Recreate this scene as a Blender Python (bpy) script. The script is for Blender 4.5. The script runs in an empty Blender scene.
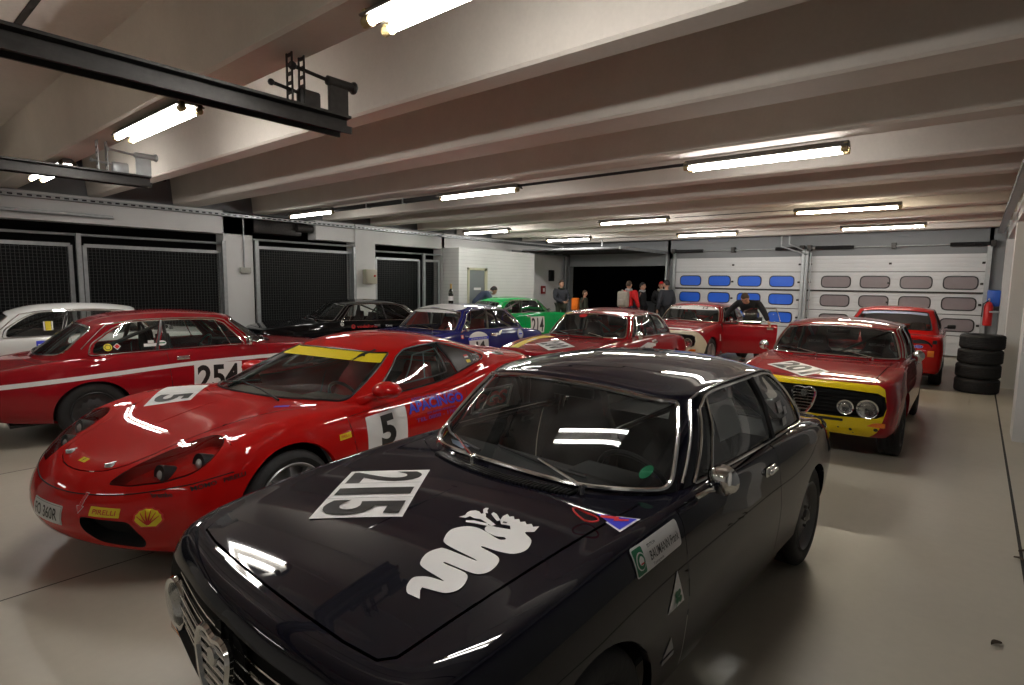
import bpy, bmesh, math, random
import numpy as np
from mathutils import Vector, Matrix
from mathutils.bvhtree import BVHTree
from mathutils.geometry import delaunay_2d_cdt
random.seed(7)
rng = np.random.default_rng(7)
SC = bpy.context.scene
COL = SC.collection
PI = math.pi

# ---------------------------------------------------------------- camera
CAM_H = 1.679
YAW, PITCH, ROLL, FPX = 0.689906421, 0.106409565, 0.0137036576, 560.609469
_f = Vector((-math.sin(YAW)*math.cos(PITCH), math.cos(YAW)*math.cos(PITCH), -math.sin(PITCH)))
_r = Vector((math.cos(YAW), math.sin(YAW), 0)); _u = _r.cross(_f)
_r2 = _r*math.cos(ROLL)+_u*math.sin(ROLL); _u2 = _u*math.cos(ROLL)-_r*math.sin(ROLL)
cam_data = bpy.data.cameras.new('camera')
cam_data.sensor_width = 36.0
cam_data.lens = FPX/1024*36.0
cam_data.clip_start = 0.02
cam_data.clip_end = 300
cam = bpy.data.objects.new('camera', cam_data)
COL.objects.link(cam)
_m = Matrix((_r2, _u2, -_f)).transposed().to_4x4()
_m.translation = Vector((0, 0, CAM_H))
cam.matrix_world = _m
SC.camera = cam

# ---------------------------------------------------------------- world and exposure
world = bpy.data.worlds.new('night_sky')
SC.world = world
world.use_nodes = True
world.node_tree.nodes['Background'].inputs[0].default_value = (0.001, 0.001, 0.0012, 1)
world.node_tree.nodes['Background'].inputs[1].default_value = 0.3
SC.view_settings.view_transform = 'Standard'
SC.view_settings.look = 'None'
SC.view_settings.exposure = 0.1
SC.view_settings.gamma = 1.0
SC.view_settings.use_curve_mapping = False
SC.cycles.max_bounces = 10
SC.cycles.transparent_max_bounces = 16
SC.cycles.glossy_bounces = 5
SC.cycles.transmission_bounces = 8
SC.cycles.sample_clamp_indirect = 6.0
SC.cycles.caustics_reflective = False
SC.cycles.caustics_refractive = False
LAMP_W = 15.0      # emission strength of the fluorescent tubes

# ---------------------------------------------------------------- materials
MATS = {}
def mat(name, col, rough=0.5, metal=0.0, coat=0.0, noise=0.0, nscale=8.0, emit=None, estr=0.0, spec=0.5, alpha=1.0, bump=0.0, rnoise=0.0, coat_rough=0.03):
    if name in MATS: return MATS[name]
    m = bpy.data.materials.new(name); m.use_nodes = True
    nt = m.node_tree; b = nt.nodes['Principled BSDF']
    b.inputs['Base Color'].default_value = (*col, 1)
    b.inputs['Roughness'].default_value = rough
    b.inputs['Metallic'].default_value = metal
    b.inputs['Coat Weight'].default_value = coat
    b.inputs['Coat Roughness'].default_value = coat_rough
    b.inputs['Specular IOR Level'].default_value = spec
    b.inputs['Alpha'].default_value = alpha
    if emit:
        b.inputs['Emission Color'].default_value = (*emit, 1)
        b.inputs['Emission Strength'].default_value = estr
    if noise or bump or rnoise:
        tc = nt.nodes.new('ShaderNodeTexCoord')
        nz = nt.nodes.new('ShaderNodeTexNoise'); nz.inputs['Scale'].default_value = nscale
        nz.inputs['Detail'].default_value = 6
        nt.links.new(tc.outputs['Object'], nz.inputs['Vector'])
        if noise:
            mx = nt.nodes.new('ShaderNodeMix'); mx.data_type = 'RGBA'
            mx.inputs[6].default_value = (*[c*(1-noise) for c in col], 1)
            mx.inputs[7].default_value = (*[min(1, c*(1+noise)) for c in col], 1)
            nt.links.new(nz.outputs['Fac'], mx.inputs[0])
            nt.links.new(mx.outputs[2], b.inputs['Base Color'])
        if rnoise:
            mr = nt.nodes.new('ShaderNodeMapRange')
            mr.inputs[3].default_value = max(0, rough-rnoise); mr.inputs[4].default_value = rough+rnoise
            nt.links.new(nz.outputs['Fac'], mr.inputs[0]); nt.links.new(mr.outputs[0], b.inputs['Roughness'])
        if bump:
            bp = nt.nodes.new('ShaderNodeBump'); bp.inputs['Strength'].default_value = bump
            bp.inputs['Distance'].default_value = 0.01
            nt.links.new(nz.outputs['Fac'], bp.inputs['Height']); nt.links.new(bp.outputs[0], b.inputs['Normal'])
    MATS[name] = m
    return m

def paint(name, col, rough=0.35, coat=1.0):
    return mat(name, col, rough=0.6, coat=0.85, noise=0.06, nscale=3.0, spec=0.05)

def glass_mat(name, tint=(0.8, 0.85, 0.82), rough=0.0, dirt=0.03, through=0.93, ior=1.5):
    """thin pane: fresnel reflection over a tinted see-through layer with a little dust"""
    m = bpy.data.materials.new(name); m.use_nodes = True
    nt = m.node_tree; nt.nodes.clear()
    out = nt.nodes.new('ShaderNodeOutputMaterial')
    tr = nt.nodes.new('ShaderNodeBsdfTransparent'); tr.inputs[0].default_value = (*[t*through for t in tint], 1)
    gl = nt.nodes.new('ShaderNodeBsdfGlossy'); gl.inputs['Roughness'].default_value = 0.015
    gl.inputs['Color'].default_value = (0.95, 0.97, 1, 1)
    fr = nt.nodes.new('ShaderNodeFresnel'); fr.inputs['IOR'].default_value = ior
    df = nt.nodes.new('ShaderNodeBsdfDiffuse'); df.inputs[0].default_value = (0.5, 0.5, 0.48, 1)
    tc = nt.nodes.new('ShaderNodeTexCoord'); nz = nt.nodes.new('ShaderNodeTexNoise')
    nz.inputs['Scale'].default_value = 5.0; nz.inputs['Detail'].default_value = 8
    nt.links.new(tc.outputs['Object'], nz.inputs['Vector'])
    mr = nt.nodes.new('ShaderNodeMapRange'); mr.inputs[1].default_value = 0.4; mr.inputs[2].default_value = 0.75
    mr.inputs[3].default_value = dirt*0.3; mr.inputs[4].default_value = dirt*2
    nt.links.new(nz.outputs['Fac'], mr.inputs[0])
    m1 = nt.nodes.new('ShaderNodeMixShader'); nt.links.new(mr.outputs[0], m1.inputs[0])
    nt.links.new(tr.outputs[0], m1.inputs[1]); nt.links.new(df.outputs[0], m1.inputs[2])
    m2 = nt.nodes.new('ShaderNodeMixShader'); nt.links.new(fr.outputs[0], m2.inputs[0])
    nt.links.new(m1.outputs[0], m2.inputs[1]); nt.links.new(gl.outputs[0], m2.inputs[2])
    nt.links.new(m2.outputs[0], out.inputs[0])
    return m

M = dict(
    chrome=mat('chrome', (0.75, 0.75, 0.74), 0.12, 1.0, noise=0.05),
    steel=mat('steel', (0.45, 0.46, 0.47), 0.35, 0.9, noise=0.2, nscale=20),
    galv=mat('galvanised_steel', (0.42, 0.44, 0.45), 0.45, 0.6, noise=0.25, nscale=14),
    darksteel=mat('dark_steel', (0.035, 0.032, 0.03), 0.45, 0.4, noise=0.5, nscale=25),
    rubber=mat('tyre_rubber', (0.016, 0.016, 0.017), 0.7, noise=0.3, nscale=30, bump=0.3),
    black=mat('black_plastic', (0.008, 0.008, 0.009), 0.5, noise=0.2),
    satin=mat('satin_black', (0.012, 0.012, 0.013), 0.35, noise=0.2),
    void=mat('dark_recess', (0.004, 0.004, 0.004), 0.9, noise=0.2),
    interior=mat('interior_black', (0.018, 0.018, 0.02), 0.75, noise=0.3),
    seat=mat('seat_fabric', (0.015, 0.015, 0.018), 0.85, noise=0.3, nscale=60),
    redseat=mat('red_seat_fabric', (0.35, 0.015, 0.015), 0.8, noise=0.2, nscale=60),
    white=mat('white_vinyl', (0.78, 0.77, 0.76), 0.4, noise=0.04),
    ink=mat('black_vinyl', (0.01, 0.01, 0.01), 0.4, noise=0.1),
    yellowv=mat('yellow_vinyl', (0.80, 0.62, 0.02), 0.4, noise=0.04),
    redv=mat('red_vinyl', (0.62, 0.02, 0.02), 0.4, noise=0.05),
    bluev=mat('blue_vinyl', (0.03, 0.04, 0.6), 0.4, noise=0.05),
    greenv=mat('green_vinyl', (0.01, 0.16, 0.07), 0.4, noise=0.05),
    purplev=mat('purple_vinyl', (0.14, 0.05, 0.36), 0.4, noise=0.05),
    greyv=mat('grey_vinyl', (0.3, 0.3, 0.3), 0.4, noise=0.05),
    lens=mat('lamp_lens', (0.75, 0.78, 0.78), 0.08, 0.0, coat=1.0, noise=0.08, nscale=30),
    reflector=mat('reflector', (0.5, 0.52, 0.52), 0.2, 0.9, noise=0.1, nscale=25),
    amber=mat('amber_lens', (0.75, 0.18, 0.01), 0.25, coat=0.6, noise=0.1),
    redlens=mat('red_lens', (0.45, 0.01, 0.01), 0.2, coat=0.8, noise=0.1),
    alloy=mat('wheel_alloy', (0.34, 0.34, 0.35), 0.35, 0.6, noise=0.12, nscale=14),
    darkalloy=mat('dark_wheel_steel', (0.05, 0.05, 0.052), 0.45, 0.5, noise=0.2, nscale=14),
    glass=glass_mat('window_glass', (0.92, 0.95, 0.93)),
    glass_dark=glass_mat('tinted_glass', (0.35, 0.4, 0.4), through=0.5),
    lampglass=glass_mat('lamp_glass', (0.97, 0.97, 0.97), through=0.95, dirt=0.10),
)
# ---------------------------------------------------------------- scene bookkeeping
def tag(o, label=None, cat=None, group=None, kind=None):
    if label: o['label'] = label
    if cat: o['category'] = cat
    if group: o['group'] = group
    if kind: o['kind'] = kind
    return o
def link(name, me, parent=None, loc=(0, 0, 0), rot=(0, 0, 0)):
    o = bpy.data.objects.new(name, me); COL.objects.link(o)
    o.parent = parent; o.location = loc; o.rotation_euler = rot
    return o
def empty(name, loc=(0, 0, 0), rz=0.0, label=None, cat=None, group=None):
    o = bpy.data.objects.new(name, None); COL.objects.link(o)
    o.location = loc; o.rotation_euler = (0, 0, rz); o.empty_display_size = 0.2
    return tag(o, label, cat, group)

class MB:
    """collects vertices and faces of several shapes into one mesh"""
    def __init__(s): s.v = []; s.f = []; s.m = []; s.cur = 0; s.T = None
    def _add(s, vs, fs):
        n = len(s.v)
        if s.T is not None: vs = [s.T @ Vector(v) for v in vs]
        s.v += [tuple(v) for v in vs]; s.f += [tuple(i+n for i in f) for f in fs]; s.m += [s.cur]*len(fs)
        return s
    def box(s, lo, hi, rz=0.0, c=None):
        x0, y0, z0 = lo; x1, y1, z1 = hi
        vs = [(x0, y0, z0), (x1, y0, z0), (x1, y1, z0), (x0, y1, z0), (x0, y0, z1), (x1, y0, z1), (x1, y1, z1), (x0, y1, z1)]
        if rz:
            cx, cy = c or ((x0+x1)/2, (y0+y1)/2); ca, sa = math.cos(rz), math.sin(rz)
            vs = [(cx+(x-cx)*ca-(y-cy)*sa, cy+(x-cx)*sa+(y-cy)*ca, z) for x, y, z in vs]
        return s._add(vs, [(0, 3, 2, 1), (4, 5, 6, 7), (0, 1, 5, 4), (1, 2, 6, 5), (2, 3, 7, 6), (3, 0, 4, 7)])
    def rbox(s, lo, hi, r=0.01, seg=2):
        bm = bmesh.new(); bmesh.ops.create_cube(bm, size=1)
        for v in bm.verts:
            v.co = Vector([(lo[i]+hi[i])/2+v.co[i]*(hi[i]-lo[i]) for i in range(3)])
        bmesh.ops.bevel(bm, geom=bm.edges[:], offset=r, segments=seg, affect='EDGES', profile=0.5)
        bm.verts.index_update()
        s._add([v.co.copy() for v in bm.verts], [[v.index for v in f.verts] for f in bm.faces]); bm.free(); return s
    def tube(s, path, r, n=8, closed=False, cap=True):
        P = [Vector(p) for p in path]; k = len(P); rs = r if hasattr(r, '__len__') else [r]*k
        vs = []; prev = None
        for i, p in enumerate(P):
            a = P[(i-1) % k] if (closed or i > 0) else p
            b = P[(i+1) % k] if (closed or i < k-1) else p
            d = (b-a).normalized() if (b-a).length > 1e-9 else Vector((0, 0, 1))
            if prev is None:
                prev = d.orthogonal().normalized()
            prev = (prev-d*prev.dot(d))
            prev = prev.normalized() if prev.length > 1e-6 else d.orthogonal().normalized()
            q = d.cross(prev)
            for j in range(n):
                t = 2*PI*j/n
                vs.append(p+(prev*math.cos(t)+q*math.sin(t))*rs[i])
        fs = []
        for i in range(k if closed else k-1):
            for j in range(n):
                a, b = i*n+j, i*n+(j+1) % n; c, d = ((i+1) % k)*n+(j+1) % n, ((i+1) % k)*n+j
                fs.append((a, b, c, d))
        if cap and not closed:
            fs.append(tuple(reversed(range(n)))); fs.append(tuple(range((k-1)*n, k*n)))
        return s._add(vs, fs)
    def cyl(s, a, b, r, n=16, r2=None): return s.tube([a, b], [r, r if r2 is None else r2], n)
    def lathe(s, prof, axis='Y', c=(0, 0, 0), n=32, closed=False):
        """prof: list of (radius, along axis)"""
        c = Vector(c); vs = []
        for r, h in prof:
            for j in range(n):
                t = 2*PI*j/n; a, b = r*math.cos(t), r*math.sin(t)
                vs.append(c+Vector({'X': (h, a, b), 'Y': (b, h, a), 'Z': (a, b, h)}[axis]))
        fs = []; k = len(prof)
        for i in range(k if closed else k-1):
            for j in range(n):
                fs.append((i*n+j, i*n+(j+1) % n, ((i+1) % k)*n+(j+1) % n, ((i+1) % k)*n+j))
        if not closed:
            if prof[0][0] > 1e-6: fs.append(tuple(reversed(range(n))))
            if prof[-1][0] > 1e-6: fs.append(tuple(range((k-1)*n, k*n)))
        return s._add(vs, fs)
    def prism(s, poly, axis, lo, hi):
        """poly: list of 2D points in the plane normal to axis, extruded lo..hi"""
        n = len(poly)
        def p3(a, b, h): return {'X': (h, a, b), 'Y': (a, h, b), 'Z': (a, b, h)}[axis]
        vs = [p3(a, b, lo) for a, b in poly]+[p3(a, b, hi) for a, b in poly]
        return s._add(vs, [tuple(reversed(range(n))), tuple(range(n, 2*n))]+[(i, (i+1) % n, n+(i+1) % n, n+i) for i in range(n)])
    def grid(s, P):
        """P: array (a,b,3)"""
        a, b = len(P), len(P[0])
        return s._add([tuple(q) for r in P for q in r], [(i*b+j, (i+1)*b+j, (i+1)*b+j+1, i*b+j+1) for i in range(a-1) for j in range(b-1)])
    def ball(s, c, r, n=12, sc=(1, 1, 1)):
        prof = [(math.sin(PI*i/n), -math.cos(PI*i/n)) for i in range(n+1)]
        vs = []; k = 2*n
        for a, h in prof:
            for j in range(k):
                t = 2*PI*j/k; vs.append((c[0]+r*sc[0]*a*math.cos(t), c[1]+r*sc[1]*a*math.sin(t), c[2]+r*sc[2]*h))
        return s._add(vs, [(i*k+j, i*k+(j+1) % k, (i+1)*k+(j+1) % k, (i+1)*k+j) for i in range(n) for j in range(k)])
    def mesh(s, name, mats, angle=35, fix=True):
        me = bpy.data.meshes.new(name); me.from_pydata(s.v, [], s.f)
        for m in (mats if isinstance(mats, (list, tuple)) else [mats]): me.materials.append(m)
        me.polygons.foreach_set('material_index', s.m)
        if fix:
            bm = bmesh.new(); bm.from_mesh(me)
            bmesh.ops.remove_doubles(bm, verts=bm.verts, dist=1e-5)
            bmesh.ops.recalc_face_normals(bm, faces=bm.faces)
            bm.to_mesh(me); bm.free()
        if angle:
            me.polygons.foreach_set('use_smooth', [True]*len(me.polygons))
            me.set_sharp_from_angle(angle=math.radians(angle))
        me.update()
        return me
    def obj(s, name, mats, parent=None, loc=(0, 0, 0), rot=(0, 0, 0), angle=35, fix=True):
        return link(name, s.mesh(name, mats, angle, fix), parent, loc, rot)

# ---------------------------------------------------------------- smooth surfaces
def spline_basis(knots, x):
    """rows of the matrix that evaluates a natural cubic spline"""
    k = np.asarray(knots, float); n = len(k); h = np.diff(k)
    A = np.eye(n); B = np.zeros((n, n))
    for i in range(1, n-1):
        A[i, i-1] = h[i-1]; A[i, i] = 2*(h[i-1]+h[i]); A[i, i+1] = h[i]
        B[i, i-1] = 6/h[i-1]; B[i, i] = -6/h[i-1]-6/h[i]; B[i, i+1] = 6/h[i]
    D = np.linalg.solve(A, B)
    x = np.asarray(x, float); j = np.clip(np.searchsorted(k, x)-1, 0, n-2); hh = h[j]
    a = (k[j+1]-x)/hh; b = 1-a
    R = np.zeros((len(x), n)); r = np.arange(len(x))
    R[r, j] += a; R[r, j+1] += b
    R += ((a**3-a)*hh**2/6)[:, None]*D[j]+((b**3-b)*hh**2/6)[:, None]*D[j+1]
    return R
def interp(xs, ys):
    o = np.argsort(xs); xs = np.array(xs, float)[o]; ys = np.array(ys, float)[o]
    def f(x):
        x = np.clip(np.atleast_1d(np.asarray(x, float)), xs[0], xs[-1])
        return spline_basis(xs, x) @ ys
    return lambda x: (lambda r: float(r[0]) if np.isscalar(x) else r)(f(x))

class Surf:
    """half of a symmetric closed skin; u runs front centre -> side -> rear centre, v from the lower edge to the centreline on top"""
    def __init__(s, net, top=True, nu=220, nv=90, fix=None):
        s.fix = None
        net = np.asarray(net, float)            # (ncol, nrow, 3), y >= 0, columns 0 and -1 on y = 0
        mir = np.array([1, -1, 1])
        net = np.concatenate([net[2:0:-1]*mir, net, net[-2:-4:-1]*mir], 0)
        nv0 = net.shape[1]
        if top: net = np.concatenate([net, net[:, -2:-4:-1]*mir], 1)
        s.net = net
        du = np.linalg.norm(np.diff(net[:, :nv0-2], axis=0), axis=2).mean(1); ku = np.concatenate([[0], np.cumsum(du)])
        dv = np.linalg.norm(np.diff(net, axis=1), axis=2)[6:-6].mean(0); kv = np.concatenate([[0], np.cumsum(np.maximum(dv, 0.008))])
        s.Lu = ku[-3]-ku[2]; s.Lv = kv[nv0-1]
        s.ku = (ku-ku[2])/s.Lu; s.kv = kv/s.Lv
        s.uc = s.ku[2:-2]; s.vr = s.kv[:nv0]
        if fix: s.fix = (s.vr[fix[0]], s.vr[fix[1]], fix[2])
        U, V = np.meshgrid(np.linspace(0, 1, nu), np.linspace(0, 1, nv), indexing='ij')
        s.guv = np.stack([U.ravel(), V.ravel()], 1)
        P = s.ev(s.guv); s.dense = P
        tris = []
        for i in range(nu-1):
            for j in range(nv-1):
                a = i*nv+j; tris += [(a, a+nv, a+nv+1), (a, a+nv+1, a+1)]
        s.tris = tris
        s.bvh = BVHTree.FromPolygons([tuple(p) for p in P], tris)
    def ev(s, uv):
        uv = np.atleast_2d(uv)
        A = spline_basis(s.ku, uv[:, 0]); B = spline_basis(s.kv, uv[:, 1])
        t = np.tensordot(A, s.net, axes=(1, 0))            # (N, nrow, 3)
        P = np.einsum('nr,nrc->nc', B, t)
        if s.fix:      # on top of the body the height follows the crown exactly
            a, b, f = s.fix; w = np.clip((uv[:, 1]-a)/(b-a), 0, 1); w = w*w*(3-2*w); k = w > 0
            if k.any(): P[k, 2] = P[k, 2]*(1-w[k])+f(P[k, 0], P[k, 1])*w[k]
        return P
    def nrm(s, uv):
        e = 1e-4; uv = np.atleast_2d(uv)
        du = s.ev(uv+[e, 0])-s.ev(uv-[e, 0]); dv = s.ev(uv+[0, e])-s.ev(uv-[0, e])
        n = np.cross(du, dv); l = np.linalg.norm(n, axis=1, keepdims=True); l[l < 1e-12] = 1
        return n/l*s.sgn
    sgn = 1.0
    def hit(s, p, d):
        loc, n, i, dist = s.bvh.ray_cast(Vector(p), Vector(d))
        if loc is None:
            loc, n, i, dist = s.bvh.find_nearest(Vector(p)+Vector(d)*3)
        a, b, c = s.tris[i]; A, B, C = s.dense[a], s.dense[b], s.dense[c]
        v0, v1, v2 = B-A, C-A, np.array(loc)-A
        d00, d01, d11, d20, d21 = v0@v0, v0@v1, v1@v1, v2@v0, v2@v1
        q = d00*d11-d01*d01
        if abs(q) < 1e-16: w = (1, 0, 0)
        else:
            y = (d11*d20-d01*d21)/q; z = (d00*d21-d01*d20)/q; w = (1-y-z, y, z)
        return w[0]*s.guv[a]+w[1]*s.guv[b]+w[2]*s.guv[c]
    def loop(s, pts, view, step=0.03):
        """trace a closed 2D outline seen from a side onto the skin, as uv points"""
        P = densify(pts, step); out = []
        for a, b in P:
            if view == 'side': q = s.hit((a, 3, b), (0, -1, 0))
            elif view == 'front': q = s.hit((5, max(a, 1e-4), b), (-1, 0, 0)); on = a
            elif view == 'rear': q = s.hit((-5, max(a, 1e-4), b), (1, 0, 0)); on = a
            else: q = s.hit((a, max(b, 1e-4), 4), (0, 0, -1)); on = b
            if view != 'side' and abs(on) < 1e-6:
                c = [(q[0], 0, 0.0), (1-q[0], 0, 1.0), (1-q[1], 1, 1.0)]
                if view == 'top': c = [c[2]] if q[1] > 0.75 else c
                w = min(c); q[w[1]] = w[2]
            out.append(np.clip(q, 0, 1))
        return np.array(out)

def densify(pts, step):
    out = []; n = len(pts)
    for i in range(n):
        a = np.array(pts[i], float); b = np.array(pts[(i+1) % n], float)
        k = max(1, int(np.ceil(np.linalg.norm(b-a)/step)))
        out += [tuple(a+(b-a)*j/k) for j in range(k)]
    return out
def rounded(pts, r, seg=5):
    """round the corners of a polygon; r may be a list"""
    n = len(pts); out = []; rs = r if hasattr(r, '__len__') else [r]*n
    for i in range(n):
        p = np.array(pts[i], float); a = np.array(pts[i-1], float); b = np.array(pts[(i+1) % n], float)
        q = rs[i]
        if q <= 0: out.append(tuple(p)); continue
        da = (a-p); db = (b-p); la, lb = np.linalg.norm(da), np.linalg.norm(db)
        t = min(q, la*0.49, lb*0.49); A = p+da/la*t; B = p+db/lb*t
        for k in range(seg+1):
            w = k/seg; out.append(tuple((1-w)**2*A+2*w*(1-w)*p+w*w*B))
    return out
def offset(pts, d):
    """move every vertex of a polygon outward by d"""
    P = np.array(pts, float); a = np.roll(P, 1, 0); b = np.roll(P, -1, 0)
    area = 0.5*np.sum(P[:, 0]*b[:, 1]-b[:, 0]*P[:, 1]); sg = 1 if area > 0 else -1
    t1 = P-a; t2 = b-P
    n1 = np.stack([t1[:, 1], -t1[:, 0]], 1); n2 = np.stack([t2[:, 1], -t2[:, 0]], 1)
    n1 /= np.maximum(np.linalg.norm(n1, axis=1, keepdims=True), 1e-9); n2 /= np.maximum(np.linalg.norm(n2, axis=1, keepdims=True), 1e-9)
    n = n1+n2; n /= np.maximum(np.linalg.norm(n, axis=1, keepdims=True), 1e-9)
    return [tuple(q) for q in P+n*d*sg]
def inside(poly, P):
    poly = np.asarray(poly); x, y = P[:, 0], P[:, 1]; r = np.zeros(len(P), bool); n = len(poly)
    for i in range(n):
        x0, y0 = poly[i]; x1, y1 = poly[(i+1) % n]
        if y0 == y1: continue
        c = ((y0 > y) != (y1 > y)) & (x < (x1-x0)*(y-y0)/(y1-y0)+x0); r ^= c
    return r
def circle(cx, cy, r, n=40, a0=0.0, a1=2*PI):
    full = abs(a1-a0-2*PI) < 1e-6
    return [(cx+r*math.cos(a0+(a1-a0)*i/(n if full else n-1)), cy+r*math.sin(a0+(a1-a0)*i/(n if full else n-1))) for i in range(n)]

def cut_skin(s, loops, base, du=0.035, dv=0.03):
    """cut the skin along loops [(name, uv loop)] (first match wins); returns name -> (uv verts, tris)"""
    S = np.array([s.Lu, s.Lv])
    nu = int(s.Lu/du); nv = int(s.Lv/dv)
    gu = np.linspace(0, 1, nu+1); gv = np.linspace(0, 1, nv+1)
    G = np.array([(a, b) for a in gu for b in gv])
    verts = []; edges = []
    for nm, L in loops:
        L = np.asarray(L); keep = [L[0]]
        for q in L[1:]:
            if np.linalg.norm((q-keep[-1])*S) > 0.003: keep.append(q)
        if np.linalg.norm((keep[0]-keep[-1])*S) < 0.003: keep.pop()
        n0 = len(verts); verts += keep; k = len(keep)
        edges += [(n0+i, n0+(i+1) % k) for i in range(k)]
    if verts:
        LV = np.array(verts)*S; GS = G*S; bad = np.zeros(len(G), bool)
        for i in range(0, len(LV), 200):
            d = np.linalg.norm(GS[:, None]-LV[None, i:i+200], axis=2).min(1); bad |= d < 0.011
        bnd = (G[:, 0] < 1e-9) | (G[:, 0] > 1-1e-9) | (G[:, 1] < 1e-9) | (G[:, 1] > 1-1e-9)
        cor = ((G[:, 0] < 1e-9) | (G[:, 0] > 1-1e-9)) & ((G[:, 1] < 1e-9) | (G[:, 1] > 1-1e-9))
        G = G[~bad | cor]
    n0 = len(verts); verts = [tuple(v) for v in (np.array(list(map(tuple, verts))+list(map(tuple, G)))*S)]
    out = delaunay_2d_cdt([Vector(v) for v in verts], edges, [], 0, 1e-5)
    V = np.array([tuple(v) for v in out[0]])/S; F = np.array([f for f in out[2] if len(f) == 3])
    c = V[F].mean(1)
    e1 = (V[F[:, 1]]-V[F[:, 0]])*S; e2 = (V[F[:, 2]]-V[F[:, 0]])*S
    ar = np.abs(e1[:, 0]*e2[:, 1]-e1[:, 1]*e2[:, 0]); ok = ar > 1e-9
    F = F[ok]; c = c[ok]
    lab = np.array([base]*len(F), dtype=object); free = np.ones(len(F), bool)
    for nm, L in loops:
        r = inside(L, c) & free; lab[r] = nm; free &= ~r
    res = {}
    for nm in set(lab):
        f = F[lab == nm]; idx, inv = np.unique(f, return_inverse=True)
        res[nm] = (np.clip(V[idx], 0, 1), inv.reshape(-1, 3))
    return res

def skin_mesh(name, pieces, mats, sides=(1, -1), off=0.0, origin=(0, 0, 0)):
    """pieces: list of (surf, (uv, tris), material index)"""
    vs = []; ns = []; fs = []; mi = []; o = np.array(origin)
    for s, (uv, tr), m in pieces:
        P = s.ev(uv); N = s.nrm(uv)
        cen = (np.abs(P[:, 1]) < 1e-4)
        N[cen, 1] = 0; N /= np.maximum(np.linalg.norm(N, axis=1, keepdims=True), 1e-9)
        P = P+N*off
        for sd in sides:
            q = P*[1, sd, 1]; n = N*[1, sd, 1]; k = sum(len(a) for a in vs)
            a, b, c = q[tr[:, 0]], q[tr[:, 1]], q[tr[:, 2]]
            fn = np.cross(b-a, c-a); flip = np.einsum('ij,ij->i', fn, n[tr].mean(1)) < 0
            t = tr.copy(); t[flip] = t[flip][:, ::-1]
            vs.append(q-o); ns.append(n); fs.append(t+k); mi += [m]*len(t)
    V = np.concatenate(vs); Nn = np.concatenate(ns); F = np.concatenate(fs)
    me = bpy.data.meshes.new(name); me.from_pydata(V.tolist(), [], F.tolist())
    for m in mats: me.materials.append(m)
    me.polygons.foreach_set('material_index', mi)
    me.polygons.foreach_set('use_smooth', [True]*len(me.polygons))
    me.normals_split_custom_set_from_vertices([tuple(n) for n in Nn])
    return me
def loop3(s, L, off=0.0, side=1):
    P = s.ev(L); N = s.nrm(L); return [tuple(q) for q in (P+N*off)*[1, side, 1]]
def flange(mb, s, L, depth, side=1):
    """a short inward lip along a loop (towards the middle of the car)"""
    P = np.array(loop3(s, L, 0.0, side)); N = s.nrm(L)*[1, side, 1]; Q = P-N*depth
    g = [[tuple(p), tuple(q)] for p, q in zip(P, Q)]; g.append(g[0]); mb.grid(g)

# ---------------------------------------------------------------- decals
class Flat:
    """2D artwork in layers, later laid on a surface"""
    def __init__(s): s.L = []      # (verts2d, faces, mat index)
    def poly(s, pts, m=0):
        r = delaunay_2d_cdt([Vector(p) for p in pts], [(i, (i+1) % len(pts)) for i in range(len(pts))], [], 1, 1e-6)
        s.L.append(([tuple(v) for v in r[0]], [tuple(f) for f in r[2]], m)); return s
    def rect(s, x0, y0, x1, y1, m=0, r=0.0):
        p = [(x0, y0), (x1, y0), (x1, y1), (x0, y1)]
        return s.poly(rounded(p, r, 4) if r else p, m)
    def text(s, txt, x, y, h, m=0, bold=0.0, width=None, align='CENTER', shear=0.0, arc=0.0):
        c = bpy.data.curves.new('t', 'FONT'); c.body = txt; c.size = 1; c.align_x = 'LEFT'; c.offset = bold; c.shear = shear
        c.resolution_u = 4
        o = bpy.data.objects.new('t', c); COL.objects.link(o)
        dg = bpy.context.evaluated_depsgraph_get(); me = o.evaluated_get(dg).to_mesh()
        V = np.array([v.co[:2] for v in me.vertices]) if len(me.vertices) else np.zeros((0, 2)); F = [tuple(p.vertices) for p in me.polygons]
        o.evaluated_get(dg).to_mesh_clear(); bpy.data.objects.remove(o); bpy.data.curves.remove(c)
        if not len(V): return s
        lo, hi = V.min(0), V.max(0); sc = h/(hi[1]-lo[1]); V = V-(lo+hi)/2; V = V*sc
        if width: V[:, 0] *= width/((hi[0]-lo[0])*sc)
        w = (V[:, 0].max()-V[:, 0].min())/2
        if arc: V[:, 1] += arc*(1-(V[:, 0]/w)**2)
        if align == 'LEFT': V[:, 0] += w
        s.L.append(([(x+a, y+b) for a, b in V], F, m)); return s
    def scale(s, k, dx=0, dy=0):
        s.L = [([(a*k+dx, b*k+dy) for a, b in V], F, m) for V, F, m in s.L]; return s

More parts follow.
